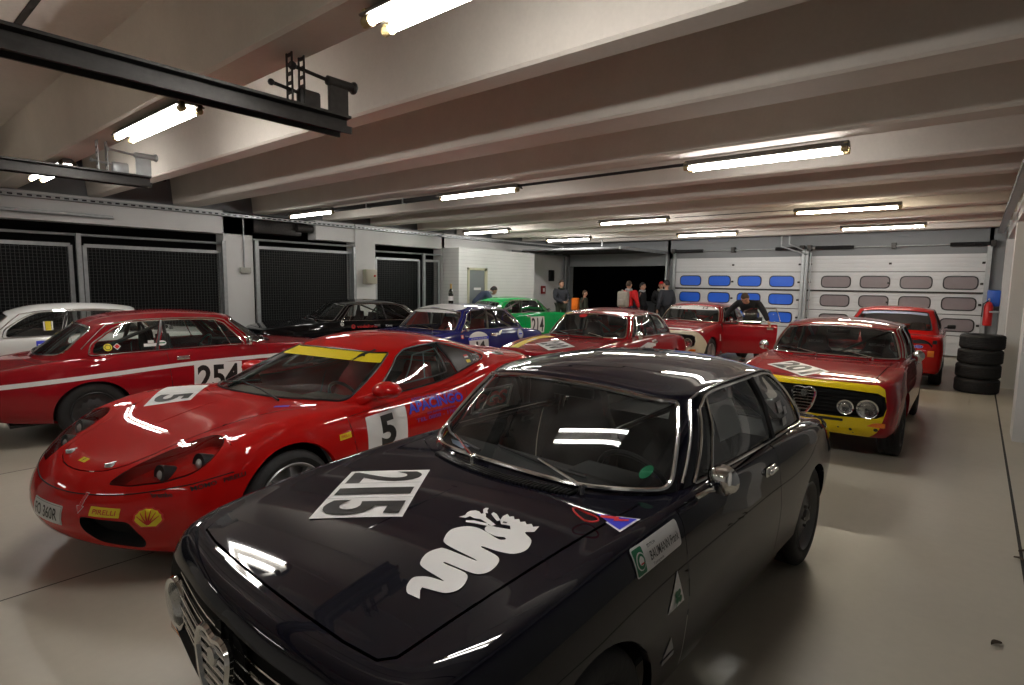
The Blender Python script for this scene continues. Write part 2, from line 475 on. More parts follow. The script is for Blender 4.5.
def lay(name, flat, mats, place, cell=0.04, thick=0.0012, base=0.002):
    """place(array of 2D points, lift) -> 3D points on the surface"""
    vs = []; fs = []; mi = []
    for k, (V, F, m) in enumerate(flat.L):
        bm = bmesh.new(); bv = [bm.verts.new((a, b, 0)) for a, b in V]
        for f in F:
            try: bm.faces.new([bv[i] for i in f])
            except ValueError: pass
        xs = [v[0] for v in V]; ys = [v[1] for v in V]
        for ax, lo, hi in ((0, min(xs), max(xs)), (1, min(ys), max(ys))):
            n = int((hi-lo)/cell)
            for i in range(1, n+1):
                co = [0, 0, 0]; co[ax] = lo+(hi-lo)*i/(n+1); no = [0, 0, 0]; no[ax] = 1
                bmesh.ops.bisect_plane(bm, geom=bm.verts[:]+bm.edges[:]+bm.faces[:], plane_co=co, plane_no=no)
        bmesh.ops.triangulate(bm, faces=bm.faces[:])
        bm.verts.index_update()
        P2 = np.array([v.co[:2] for v in bm.verts]); n0 = len(vs)
        P3 = place(P2, base+thick*k)
        vs += [tuple(p) for p in P3]; fs += [tuple(v.index+n0 for v in f.verts) for f in bm.faces]; mi += [m]*len(bm.faces); bm.free()
    me = bpy.data.meshes.new(name); me.from_pydata(vs, [], fs)
    for m in mats: me.materials.append(m)
    me.polygons.foreach_set('material_index', mi)
    me.polygons.foreach_set('use_smooth', [True]*len(me.polygons))
    return me
def on_plane(o, ex, ey, n):
    o, ex, ey, n = map(np.array, (o, ex, ey, n))
    return lambda P, lift: o+P[:, :1]*ex+P[:, 1:]*ey+n*lift
def onto(surfs, o, ex, ey, d, side=1):
    """project artwork along direction d onto skins (half skins; side says which half)"""
    o, ex, ey, d = map(lambda q: np.array(q, float), (o, ex, ey, d))
    def f(P, lift):
        out = []
        for a, b in P:
            p = o+a*ex+b*ey-d*3
            best = None
            for s in surfs:
                for sd in ((side,) if side else (1, -1)):
                    pm = p*[1, sd, 1]; dm = d*[1, sd, 1]
                    loc, n, i, dist = s.bvh.ray_cast(Vector(pm), Vector(dm))
                    if loc is not None and (best is None or dist < best[0]):
                        n = np.array(n)
                        if n@dm > 0: n = -n
                        best = (dist, (np.array(loc)+n*lift)*[1, sd, 1])
            out.append(best[1] if best is not None else p+d*3)
        return np.array(out)
    return f
# ---------------------------------------------------------------- the hall
def concrete(name, col, noise=0.12, scale=1.5, rough=0.75, bump=0.15, stain=0.0):
    m = bpy.data.materials.new(name); m.use_nodes = True; nt = m.node_tree; b = nt.nodes['Principled BSDF']
    tc = nt.nodes.new('ShaderNodeTexCoord')
    n1 = nt.nodes.new('ShaderNodeTexNoise'); n1.inputs['Scale'].default_value = scale; n1.inputs['Detail'].default_value = 8; n1.inputs['Roughness'].default_value = 0.65
    n2 = nt.nodes.new('ShaderNodeTexNoise'); n2.inputs['Scale'].default_value = scale*30; n2.inputs['Detail'].default_value = 4
    for n in (n1, n2): nt.links.new(tc.outputs['Object'], n.inputs['Vector'])
    ad = nt.nodes.new('ShaderNodeMath'); ad.operation = 'MULTIPLY_ADD'; ad.inputs[1].default_value = 0.3
    nt.links.new(n2.outputs['Fac'], ad.inputs[0]); nt.links.new(n1.outputs['Fac'], ad.inputs[2])
    mr = nt.nodes.new('ShaderNodeMapRange'); mr.inputs[1].default_value = 0.35; mr.inputs[2].default_value = 0.95; nt.links.new(ad.outputs[0], mr.inputs[0])
    mx = nt.nodes.new('ShaderNodeMix'); mx.data_type = 'RGBA'
    mx.inputs[6].default_value = (*[c*(1-noise) for c in col], 1); mx.inputs[7].default_value = (*[min(1, c*(1+noise)) for c in col], 1)
    nt.links.new(mr.outputs[0], mx.inputs[0]); nt.links.new(mx.outputs[2], b.inputs['Base Color'])
    b.inputs['Roughness'].default_value = rough
    if bump:
        bp = nt.nodes.new('ShaderNodeBump'); bp.inputs['Strength'].default_value = bump; bp.inputs['Distance'].default_value = 0.004
        nt.links.new(n2.outputs['Fac'], bp.inputs['Height']); nt.links.new(bp.outputs[0], b.inputs['Normal'])
    return m
def floor_material():
    m = concrete('painted_floor', (0.50, 0.46, 0.38), 0.10, 0.6, 0.3, 0.05); nt = m.node_tree; b = nt.nodes['Principled BSDF']
    tc = nt.nodes.new('ShaderNodeTexCoord')
    n = nt.nodes.new('ShaderNodeTexNoise'); n.inputs['Scale'].default_value = 1.3; n.inputs['Detail'].default_value = 9; n.inputs['Roughness'].default_value = 0.7
    nt.links.new(tc.outputs['Object'], n.inputs['Vector'])
    r = nt.nodes.new('ShaderNodeMapRange'); r.inputs[3].default_value = 0.22; r.inputs[4].default_value = 0.5
    nt.links.new(n.outputs['Fac'], r.inputs[0]); nt.links.new(r.outputs[0], b.inputs['Roughness'])
    # dark scuffs and spots
    v = nt.nodes.new('ShaderNodeTexNoise'); v.inputs['Scale'].default_value = 4.0; v.inputs['Detail'].default_value = 12; v.inputs['Roughness'].default_value = 0.75
    mp = nt.nodes.new('ShaderNodeMapping'); mp.inputs['Scale'].default_value = (1.0, 0.45, 1); mp.inputs['Location'].default_value = (3, 5, 0)
    nt.links.new(tc.outputs['Object'], mp.inputs[0]); nt.links.new(mp.outputs[0], v.inputs['Vector'])
    rr = nt.nodes.new('ShaderNodeMapRange'); rr.inputs[1].default_value = 0.68; rr.inputs[2].default_value = 0.76; rr.inputs[4].default_value = 0.6
    nt.links.new(v.outputs['Fac'], rr.inputs[0])
    mx = nt.nodes.new('ShaderNodeMix'); mx.data_type = 'RGBA'; mx.inputs[7].default_value = (0.09, 0.08, 0.07, 1)
    old = b.inputs['Base Color'].links[0].from_socket
    nt.links.new(rr.outputs[0], mx.inputs[0]); nt.links.new(old, mx.inputs[6]); nt.links.new(mx.outputs[2], b.inputs['Base Color'])
    return m
FLOORM = floor_material()
BEAMM = concrete('beam_concrete', (0.66, 0.61, 0.55), 0.10, 1.2)
SLABM = concrete('slab_concrete', (0.64, 0.60, 0.55), 0.12, 1.0)
WALLM = concrete('wall_paint', (0.72, 0.72, 0.71), 0.06, 1.5)
WALLG = concrete('grey_block_wall', (0.24, 0.25, 0.26), 0.08, 2)
DRAINM = mat('drain_slot', (0.02, 0.018, 0.015), 0.8, noise=0.4, nscale=30)
PANELM = mat('door_panel_white', (0.66, 0.67, 0.68), 0.4, noise=0.05, nscale=4)
FRAMEM = mat('window_gasket', (0.012, 0.012, 0.013), 0.5, noise=0.2)
BLUEM = mat('blue_pane', (0.01, 0.13, 0.80), 0.35, noise=0.05)
GREYM = mat('mauve_pane', (0.25, 0.21, 0.22), 0.35, noise=0.1)
NIGHTM = mat('night_asphalt', (0.02, 0.02, 0.022), 0.8, noise=0.3)
def struct(name, mb, m, **k): return tag(mb.obj(name, m, **k), kind='structure')
XL, XR, YB, YF, ZS, ZB = -12.0, 0.42, -6.0, 17.5, 3.74, 3.06
mb = MB(); mb.box((XL-3, YB, -0.2), (XR+2.5, YF+0.3, 0)); struct('floor', mb, FLOORM)
mb = MB(); mb.box((-18, YF+0.3, -0.2), (4, 40, -0.02)); struct('ground_outside', mb, NIGHTM)
mb = MB()
for X0 in (0.335,):
    y = YB
    mb.box((X0, YB, -0.001), (X0+0.018, YF-0.3, 0.0015))
struct('trim_1', mb, DRAINM)
mb = MB(); mb.box((XL-0.4, YB-0.3, ZS), (XR+0.5, YF+0.3, ZS+0.25)); struct('ceiling', mb, SLABM)
mb = MB()
mb.box((XL, 1.11, ZS-0.006), (XR, 1.16, ZS+0.01))
struct('trim_2', mb, DRAINM)
for x in (-3.78, -6.28, -8.78):
    mb = MB()
    for i in range(40): mb.box((x-0.003-0.004*random.random(), YB+i*0.58, -0.001), (x+0.003+0.004*random.random(), YB+i*0.58+0.585, 0.0008))
    struct('trim_5', mb, mat('floor_crack', (0.10, 0.09, 0.075), 0.8, noise=0.4, nscale=30))
BEAMS = [(-4.6, -4.2), (-3.1, -2.8), (-1.4, -1.0), (0.35, 0.65), (1.72, 2.02), (2.93, 3.15), (4.27, 4.70), (5.80, 6.12), (7.45, 7.75), (8.8, 9.1), (10.35, 10.65), (11.85, 12.15), (13.4, 13.7), (14.95, 15.25), (16.4, 16.7)]
for a, b in BEAMS:
    w = b-a; e = 0.05
    mb = MB(); mb.prism([(a, ZB+0.02), (a+0.02, ZB), (b-0.02, ZB), (b, ZB+0.02), (b+e, ZS+0.01), (a-e, ZS+0.01)], 'X', XL+0.05, XR+0.45)
    struct('beam', mb, BEAMM)
# left wall: pillars, lintels, booth
mb = MB()
mb.box((XL-0.35, YB, 0), (XL, -2.3, ZB)); mb.box((XL-0.35, 5.20, 0), (XL, 5.80, ZB)); mb.box((XL-0.35, 8.36, 0), (XL+0.03, 8.95, ZB)); mb.box((XL-0.35, 11.3, 0), (XL, YF, ZB))
mb.box((XL-0.35, -2.4, 2.60), (XL, 5.8, ZB)); mb.box((XL-0.35, 7.30, 2.62), (XL, 11.4, ZB))
struct('wall_left', mb, WALLM)
mb = MB(); mb.box((XL-0.4, YB, ZB), (XL-0.1, YF, ZS)); struct('wall_left_upper', mb, WALLG)
for a, b in ((2.1, 2.9), (3.2, 4.2), (4.75, 5.75), (6.2, 7.4)):
    mb = MB(); mb.box((XL-0.1, a, 3.50), (XL-0.02, b, 3.72)); struct('trim_3', mb, mat('dark_gap', (0.02, 0.022, 0.024), 0.8, noise=0.3))
mb = MB(); mb.box((-11.98, 11.3, 0), (-11.3, 14.8, 2.64)); struct('wall_booth', mb, WALLM)
mb = MB()
for i in range(26): mb.box((-11.302, 11.3, 0.1*i), (-11.2985, 14.8, 0.1*i+0.006))
for i in range(26): mb.box((-11.98, 11.2985, 0.1*i), (-11.3, 11.302, 0.1*i+0.006))
struct('trim_4', mb, mat('joint_grey', (0.5, 0.5, 0.5), 0.7, noise=0.1))
# door of the booth
mb = MB(); mb.box((-11.31, 11.70, 0), (-11.285, 12.35, 2.02)); d = struct('door_4', mb, mat('grey_steel_door', (0.20, 0.22, 0.23), 0.5, noise=0.05))
mb = MB(); mb.box((-11.31, 11.64, 0), (-11.26, 11.70, 2.09)); mb.box((-11.31, 12.35, 0), (-11.26, 12.46, 2.09)); mb.box((-11.31, 11.64, 2.02), (-11.26, 12.46, 2.09))
link('door_frame', mb.mesh('door_frame', mat('cream_frame', (0.55, 0.53, 0.38), 0.5, noise=0.05)), d)
link('door_sign', MB().box((-11.287, 11.9, 1.45), (-11.28, 12.2, 1.52)).mesh('door_sign', M['white']), d)
mb = MB(); mb.tube([(-11.28, 12.27, 1.02), (-11.23, 12.27, 1.02), (-11.23, 12.17, 1.02)], 0.01, 6); link('door_handle', mb.mesh('door_handle', M['steel']), d)
# dark hall behind the mesh
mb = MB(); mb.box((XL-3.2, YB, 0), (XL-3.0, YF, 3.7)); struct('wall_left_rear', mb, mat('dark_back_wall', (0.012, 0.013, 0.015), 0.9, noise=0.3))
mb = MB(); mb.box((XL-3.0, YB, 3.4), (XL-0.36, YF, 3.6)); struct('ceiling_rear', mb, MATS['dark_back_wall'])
# right wall
mb = MB()
for a, b in ((YB, -3.0), (0.2, 0.75), (4.9, 5.5) if False else (4.95, 5.30), (8.25, 8.75), (12.6, 13.1), (16.9, YF)): mb.box((XR, a, 0), (XR+0.30, b, 3.0))
mb.box((XR, YB, 2.80), (XR+0.32, YF, ZS))
struct('wall_right', mb, WALLM)
mb = MB(); mb.box((XR+0.75, YB, 0), (XR+0.9, YF, 3.3)); struct('wall_right_rear', mb, WALLG)
# back wall
mb = MB()
mb.box((XL-0.3, YF, 0), (-11.72, YF+0.25, ZS)); mb.box((-7.88, YF, 0), (-7.66, YF+0.25, 2.75)); mb.box((-3.86, YF, 0), (-3.70, YF+0.25, 2.75)); mb.box((0.12, YF, 0), (XR+0.4, YF+0.25, ZS))
mb.box((-7.9, YF, 2.52), (0.2, YF+0.25, ZS)); mb.box((-11.8, YF, 2.30), (-7.8, YF+0.25, ZS))
struct('wall_back', mb, WALLG)
mb = MB(); mb.box((XL-0.3, YB-0.3, 0), (XR+0.4, YB, ZS)); struct('wall_front', mb, WALLM)
def rrect(cx, cz, w, h, r=0.13): return rounded([(cx-w/2, cz-h/2), (cx+w/2, cz-h/2), (cx+w/2, cz+h/2), (cx-w/2, cz+h/2)], r, 6)
def garage_door(n, x0, x1, cols, pane):
    r = empty('door_%d' % n, ((x0+x1)/2, YF, 0)); r['kind'] = 'structure'; ox = (x0+x1)/2
    hs = [0.03, 0.53, 1.05, 1.57, 2.09, 2.52]
    mb = MB()
    for a, b in zip(hs[:-1], hs[1:]):
        z = a
        k = max(2, int(round((b-a)/0.104))); st = (b-a)/k
        for i in range(k): mb.prism([(-0.0, a+i*st+0.004), (-0.042, a+i*st+0.008), (-0.046, a+i*st+st*0.5), (-0.042, a+(i+1)*st-0.006), (-0.0, a+(i+1)*st-0.002)], 'X', x0-ox, x1-ox)
    mb.prism([(-0.03, 0.03), (-0.0, 0.03), (-0.0, 2.52), (-0.03, 2.52)], 'X', x0-ox, x1-ox)
    link('door_panel', mb.mesh('door_panel', PANELM), r)
    mb = MB()
    for z in hs[1:-1]: mb.box((x0-ox, -0.052, z-0.008), (x1-ox, -0.03, z+0.006))
    mb.box((x0-ox, -0.075, 1.555), (x1-ox, -0.03, 1.60))
    link('section_joint', mb.mesh('section_joint', M['darksteel']), r)
    for zc_ in (1.82, 1.31, 0.79):
        for a, b in cols:
            cx, w = (a+b)/2-ox, b-a
            o = rrect(cx, zc_, w, 0.33); i = rrect(cx, zc_, w-0.05, 0.28, 0.11); n_ = len(o)
            mb = MB()
            vs = [(x, -0.052, z) for x, z in o]+[(x, -0.066, z) for x, z in [(cx+(a_-cx)*0.97, zc_+(b_-zc_)*0.96) for a_, b_ in o]]+[(x, -0.066, z) for x, z in i]+[(x, -0.045, z) for x, z in i]
            fs = [(k_*n_+j, k_*n_+(j+1) % n_, (k_+1)*n_+(j+1) % n_, (k_+1)*n_+j) for k_ in range(3) for j in range(n_)]
            mb._add(vs, fs); w_ = link('door_window', mb.mesh('door_window', FRAMEM), r)
            mb = MB(); mb._add([(x, -0.052, z) for x, z in i], [tuple(range(n_))]); link('pane', mb.mesh('pane', pane, fix=False), w_)
    mb = MB()
    for z in (0.3, 0.8, 1.3, 1.8, 2.3):
        for x in (x0-ox+0.06, x1-ox-0.06, 0): mb.box((x-0.03, -0.075, z-0.025), (x+0.03, -0.04, z+0.025))
    link('hinge', mb.mesh('hinge', M['darksteel']), r)
    return r
garage_door(1, -3.70, 0.12, [(-3.36, -2.64), (-2.44, -1.76), (-1.56, -0.88), (-0.68, 0.0)], GREYM)
garage_door(2, -7.66, -3.86, [(-7.42, -6.72), (-6.50, -5.81), (-5.61, -4.92), (-4.71, -4.03)], BLUEM)
# third door stands open: raised panels under the ceiling
r = empty('door_3', (-9.8, 15.9, 2.72)); r['kind'] = 'structure'
mb = MB(); mb.box((-1.9, -1.25, 0), (1.9, 1.45, 0.045)); link('door_panel', mb.mesh('door_panel', WALLG), r)
mb = MB()
for y in (-1.25, -0.85, -0.46, 0.06, 0.58, 1.1): mb.box((-1.9, y-0.02, -0.03), (1.9, y+0.02, 0.0))
link('section_joint', mb.mesh('section_joint', M['darksteel']), r)
for x in (-11.76, -7.84):
    mb = MB(); mb.box((x-0.03, 14.2, 2.66), (x+0.03, 17.45, 2.74)); mb.box((x-0.03, 17.3, 0), (x+0.03, 17.45, 2.74)); struct('door_track', mb, M['galv'])
for x0, x1 in ((-7.62, -7.58), (-3.84, -3.79), (-3.77, -3.72), (0.12, 0.17)):
    mb = MB(); mb.box((x0-0.02, YF-0.14, 0), (x1+0.02, YF-0.04, 2.72)); mb.box((x0-0.02, YF-2.6, 2.74), (x1+0.02, YF-0.1, 2.80)) if False else None
    struct('door_track', mb, M['galv'])
for x0, x1, s0, s1 in ((-7.66, -3.86, (-7.6, -6.68), (-4.57, -3.86)), (-3.70, 0.22, (-3.54, -2.62), (-0.6, 0.24))):
    t = tag(empty('door_spring_shaft', ((x0+x1)/2, YF-0.12, 2.74)), 'shaft with black springs above the '+('blue' if x0 < -5 else 'mauve')+' windowed door', 'door mechanism'); ox = (x0+x1)/2
    link('shaft', MB().cyl((x0-ox, 0, 0), (x1-ox, 0, 0), 0.018, 10).mesh('shaft', M['galv']), t)
    for a, b in (s0, s1):
        P = []; k = int((b-a)/0.03)
        mb = MB(); mb.cyl((a-ox, 0, 0), (b-ox, 0, 0), 0.045, 14)
        for i in range(k): mb.lathe([(0.045, a-ox+(b-a)*i/k), (0.055, a-ox+(b-a)*(i+0.4)/k), (0.045, a-ox+(b-a)*(i+0.8)/k)], 'X', n=14)
        link('spring', mb.mesh('spring', M['black']), t)
    for x in (x0+0.02, (x0+x1)/2, x1-0.02):
        link('bracket', MB().box((x-ox-0.05, -0.07, -0.07), (x-ox+0.05, 0.10, 0.08)).mesh('bracket', M['darksteel']), t)
# hangers and conduits at the back
for nm, pts, r_, lb in (('conduit', [(-4.30, 16.9, 3.06), (-4.30, 16.9, 2.78), (-3.70, 17.3, 2.55), (-3.70, 17.36, 0.2)], 0.025, 'grey conduit running down between the two closed garage doors'),
                    ('conduit', [(-4.10, 16.9, 3.06), (-4.10, 16.9, 2.84), (-3.62, 17.3, 2.6), (-3.60, 17.34, 0.2)], 0.02, 'thinner grey conduit beside the one between the garage doors'),
                    ('conduit', [(-9.25, 15.6, 3.06), (-9.25, 15.6, 2.77)], 0.02, 'short steel hanger holding the raised garage door'),
                    ('conduit', [(-11.975, 5.60, 3.0), (-11.975, 5.60, 1.92)], 0.014, 'thin cable conduit down the pillar left of the middle mesh opening')):
    tag(MB().tube(pts, r_, 8).obj(nm, M['galv']), lb, 'conduit')
tag(MB().rbox((-12.0, 5.50, 1.80), (-11.93, 5.72, 1.92), 0.01).obj('light_switch', mat('switch_grey', (0.4, 0.4, 0.36), 0.5, noise=0.05)), 'small pale switch box on the pillar below a thin conduit', 'switch')
e = empty('control_box', (-11.97, 8.72, 1.60), 0, 'beige electrical control box on the pillar behind the black car', 'electrical box')
link('housing', MB().rbox((0, -0.17, 0), (0.16, 0.17, 0.36), 0.015).mesh('housing', mat('beige_box', (0.45, 0.42, 0.33), 0.5, noise=0.05)), e)
link('cover', MB().rbox((0.158, -0.15, 0.02), (0.172, 0.15, 0.34), 0.005).mesh('cover', MATS['beige_box']), e)
link('knob', MB().lathe([(0.0, 0.19), (0.025, 0.19), (0.028, 0.16)], 'X', (0, 0.08, 0.2), 12).mesh('knob', M['redv']), e)
# perforated trays
def tray(x, y0, y1, z, lb):
    e = empty('cable_tray', (x, (y0+y1)/2, z), 0, lb, 'cable tray'); h = (y1-y0)/2
    mb = MB(); mb.box((-0.05, -h, -0.03), (0.05, h, -0.025)); mb.box((-0.05, -h, -0.03), (-0.045, h, 0.03)); mb.box((0.045, -h, -0.03), (0.05, h, 0.03))
    link('channel', mb.mesh('channel', M['galv']), e)
    mb = MB(); n = int(2*h/0.12)
    for i in range(n): mb.box((0.0495, -h+0.12*i+0.02, -0.012), (0.0515, -h+0.12*i+0.085, 0.012)); mb.box((-0.0515, -h+0.12*i+0.02, -0.012), (-0.0495, -h+0.12*i+0.085, 0.012))
    tag(link('slots', mb.mesh('slots', M['void']), e), kind='stuff')
    link('cables', MB().tube([(0.0, -h, 0.0), (0.01, 0, -0.005), (0, h, 0)], 0.02, 6).mesh('cables', M['black']), e)
tray(-11.88, -2, 17.0, 2.97, 'long perforated steel cable tray along the wall above the mesh gates')
tray(0.30, -2, 17.0, 2.97, 'perforated steel cable tray high along the right wall')
e = tag(MB().rbox((-12.0, -0.5, 2.70), (-11.78, 3.25, 2.75), 0.01).obj('wall_shelf_rail', M['galv']), 'short metal ledge on the wall above the leftmost mesh gate', 'rail')
e = empty('roller_motor', (-12.1, 6.5, 2.75), 0, 'dark ventilation unit over the mesh opening next to the pillar', 'ventilation unit')
link('housing', MB().rbox((-0.25, -0.62, -0.08), (0.0, 0.5, 0.22), 0.03).mesh('housing', M['darksteel']), e)
link('drum', MB().cyl((0.02, 0.35, 0.10), (0.02, 0.75, 0.10), 0.09, 16).mesh('drum', M['darksteel']), e)
# mesh gates
WIREM = mat('wire_mesh', (0.09, 0.095, 0.095), 0.4, 0.5, noise=0.1)
def mesh_gate(y0, y1, z1, lb, x=-12.06, step=0.055):
    e = empty('mesh_gate', (x, (y0+y1)/2, 0), 0, lb, 'gate', 'wire mesh gates along the wall'); h = (y1-y0)/2
    mb = MB()
    for y in (-h, h): mb.box((-0.03, y-0.03, 0.03), (0.03, y+0.03, z1))
    for z in (0.05, z1): mb.box((-0.028, -h, z-0.03), (0.028, h, z+0.03))
    link('gate_frame', mb.mesh('gate_frame', M['galv']), e)
    mb = MB(); n = int(2*h/step)
    for i in range(1, n):
        y = -h+2*h*i/n; mb.box((-0.003, y-0.003, 0.05), (0.003, y+0.003, z1))
    n = int(z1/step)
    for i in range(1, n):
        z = z1*i/n; mb.box((-0.009, -h, z-0.003), (-0.003, h, z+0.003))
    link('wire_mesh', mb.mesh('wire_mesh', WIREM, angle=0, fix=False), e)
mesh_gate(-2.2, 0.2, 2.22, 'wire mesh gate at the far left end, cut by the picture edge')
mesh_gate(0.32, 2.66, 2.22, 'wire mesh gate behind the white car, left of the double post')
mesh_gate(2.86, 5.14, 2.22, 'wide wire mesh gate behind the roof of the red car with number 254')
mesh_gate(5.92, 8.26, 2.36, 'wire mesh gate behind the nose of the black car between two white pillars')
mesh_gate(9.02, 10.48, 2.26, 'wire mesh gate behind the blue car right of the beige box')
e = mesh_gate(10.68, 11.22, 2.26, 'narrow wire mesh gate against the white block booth')
for y, z, lb in ((2.76, 2.42, 'galvanised post between the two wide mesh gates on the left'), (0.26, 2.42, 'galvanised post left of the mesh gate behind the white car'), (5.86, 2.5, 'galvanised post beside the first white pillar'), (8.31, 2.5, 'galvanised post beside the pillar with the beige box'), (10.58, 2.45, 'galvanised post behind the blue car'), (5.18, 2.45, 'galvanised post at the left edge of the first white pillar')):
    tag(MB().box((-11.995, y-0.035, 0), (-11.93, y+0.035, z)).box((-11.998, y-0.05, 0), (-11.88, y+0.05, 0.012)).obj('gate_post', M['galv']), lb, 'post')
for a, b, z, lb in ((-2.2, 5.2, 2.40, 'slim galvanised rail above the left mesh gates'), (5.83, 8.36, 2.52, 'slim galvanised rail above the middle mesh gate'), (8.98, 11.3, 2.44, 'slim galvanised rail above the mesh gates beside the booth')):
    tag(MB().cyl((-12.06, a, z), (-12.06, b, z), 0.024, 8).obj('gate_rail', M['galv']), lb, 'rail')
mb = MB()
for i in range(70): mb.box((XR+0.42, 6+0.05*i-0.003, 0.05), (XR+0.426, 6+0.05*i+0.003, 2.3))
for i in range(46): mb.box((XR+0.43, 5.3, 0.05*i), (XR+0.436, 8.3, 0.05*i+0.006))
# lamps
TUBEM = mat('lamp_tube_light', (1, 1, 1), 0.5, emit=(1.0, 0.97, 0.90), estr=LAMP_W)
TUBEW = mat('lamp_tube_warm', (1, 1, 1), 0.5, emit=(1.0, 0.90, 0.70), estr=LAMP_W*0.8)
FIXM = mat('lamp_fixture', (0.14, 0.13, 0.115), 0.4, noise=0.05)
CAPM = mat('lamp_socket', (0.42, 0.33, 0.16), 0.45, noise=0.1)
def tube_light(k, warm):
    return mat('lamp_tube_%s_%g' % ('warm' if warm else 'light', k), (1, 1, 1), 0.5, emit=(1.0, 0.88, 0.66) if warm else (1.0, 0.965, 0.91), estr=LAMP_W*k)
def lamp(x0, y, lb, twin=True, warm=False, z=2.965, L=1.58):
    K = 1 if y < 0 else 4.5 if y < 3 else 4.2 if y < 8 else 9.5 if x0 < -9 else 9
    e = empty('ceiling_lamp', (x0+L/2, y, z), 0, lb, 'ceiling lamp', 'fluorescent lamps under the beams'); h = L/2
    link('fixture', MB().prism([(-0.095, 0.022), (-0.10, 0.03), (-0.04, 0.085), (0.04, 0.085), (0.10, 0.03), (0.095, 0.022), (0.03, 0.03), (-0.03, 0.03)], 'X', -h, h).mesh('fixture', FIXM), e)
    for s in ((-1, 1) if twin else (0,)):
        yy = s*0.062
        t = link('tube', MB().cyl((-h+0.045, yy, 0), (h-0.045, yy, 0), 0.019, 14).mesh('tube', tube_light(K, warm)), e)
        for q in (-1, 1):
            link('socket', MB().cyl((q*(h-0.055), yy, 0), (q*h, yy, 0), 0.027, 12).box((min(q*(h-0.03), q*h), yy-0.018, 0), (max(q*(h-0.03), q*h), yy+0.018, 0.06)).mesh('socket', CAPM), e)
lamp(-9.9, 1.87, 'twin tube ceiling lamp far left behind the short hanging rail')
lamp(-6.36, 1.87, 'twin tube ceiling lamp above the number 254 car with amber ends', z=2.975)
lamp(-2.48, 1.87, 'twin tube ceiling lamp cut off by the top picture edge')
lamp(-11.15, 6.2, 'leftmost lamp of the near row, above the black car', twin=False)
lamp(-6.62, 6.2, 'second lamp of the near row, joined by a black duct', twin=False)
lamp(-2.62, 6.2, 'biggest lamp right of centre, above the gap between blue and mauve windows', twin=True)
lamp(-10.75, 10.95, 'dimmer lamp left of centre above the block booth', twin=False)
lamp(-6.45, 10.75, 'middle lamp of the row above the open garage door', twin=False)
lamp(-2.62, 11.0, 'warm yellowish lamp above the mauve windowed door', twin=False, warm=True)
lamp(-10.35, 14.15, 'far lamp nearest the open garage door', twin=False)
lamp(-6.28, 14.45, 'far lamp above the blue windowed door', twin=False)
lamp(-2.5, 14.6, 'far lamp on the right, above the mauve windowed door', twin=False)
lamp(-10.6, -2.8, 'twin tube lamp behind the viewer at left'); lamp(-6.4, -2.8, 'twin tube lamp behind the viewer in the middle'); lamp(-2.4, -2.8, 'twin tube lamp behind the viewer at right')
e = empty('lamp_feed_duct', (-7.9, 6.2, 2.99), 0, 'black cable duct linking two lamps of the near row', 'cable duct')
link('duct', MB().rbox((-1.6, -0.035, -0.02), (1.25, 0.035, 0.05), 0.01).mesh('duct', M['black']), e)
link('clip', MB().box((-0.6, -0.045, -0.03), (-0.57, 0.045, 0.06)).box((0.4, -0.045, -0.03), (0.43, 0.045, 0.06)).mesh('clip', M['steel']), e)
tag(MB().cyl((-5.05, 6.2, 3.02), (-2.62, 6.2, 3.02), 0.018, 8).obj('conduit', M['black']), 'thin black conduit leading to the biggest lamp', 'conduit')
tag(MB().cyl((-4.85, 11.0, 3.03), (-2.62, 11.0, 3.03), 0.008, 6).obj('conduit', M['black']), 'thin black cable leading to the warm toned lamp', 'conduit')
# exhaust extraction rails
def hang_rail(x, y0, y1, z, hy, lb):
    e = empty('hanging_rail', (x, y1, z), 0, lb, 'rail'); L = y1-y0
    mb = MB(); w = 0.075
    mb.prism([(-w, 0.06), (w, 0.06), (w, 0.045), (0.02, 0.04), (0.02, -0.005), (w, -0.01), (w, -0.055), (w-0.015, -0.055), (w-0.015, -0.025), (-w+0.015, -0.025), (-w+0.015, -0.055), (-w, -0.055), (-w, -0.01), (-0.02, -0.005), (-0.02, 0.04), (-w, 0.045)], 'Y', -L, 0)
    link('rail', mb.mesh('rail', M['darksteel'], 20), e)
    for k, dy in enumerate((hy-y1-0.04, hy-y1+0.04)):
        mb = MB(); H = ZB-z
        for q in (-1, 1): mb.box((q*0.03-0.006, dy-0.004, 0.05), (q*0.03+0.006, dy+0.004, H))
        n = int(H/0.055)
        for i in range(n): mb.box((-0.03, dy-0.004, 0.06+0.055*i), (0.03, dy+0.004, 0.06+0.055*i+0.02))
        link('hanger', mb.mesh('hanger', M['darksteel'] if x > -5 else M['galv']), e)
    mb = MB(); mb.box((-0.012, -0.12, 0.05), (0.012, 0.02, 0.26)); mb.cyl((0, -0.13, 0.27), (0, 0.06, 0.27), 0.030, 12); mb.cyl((0, -0.36, 0.29), (0, -0.13, 0.27), 0.012, 8); mb.ball((0, -0.37, 0.29), 0.026, 6); mb.ball((0, 0.07, 0.27), 0.042, 6, (1, 0.6, 1))
    link('clamp', mb.mesh('clamp', M['darksteel'] if x > -5 else M['galv']), e)
    mb = MB(); mb.rbox((-0.03, -0.34, 0.055), (0.03, -0.19, 0.17), 0.02); mb.cyl((0, -0.50, 0.155), (0, -0.34, 0.14), 0.011, 8); mb.ball((0, -0.51, 0.155), 0.020, 6)
    link('trolley', mb.mesh('trolley', M['darksteel'] if x > -5 else M['galv']), e)
hang_rail(-3.36, -5.0, 2.28, 2.70, 1.93, 'long dark steel rail hanging from the beams, nearest and largest')
hang_rail(-7.0, -5.0, 2.28, 2.70, 1.86, 'second dark hanging rail, shorter looking, with rusty clamp at left')
# tyres, things at the right wall
tm = tyre_mesh_simple = None
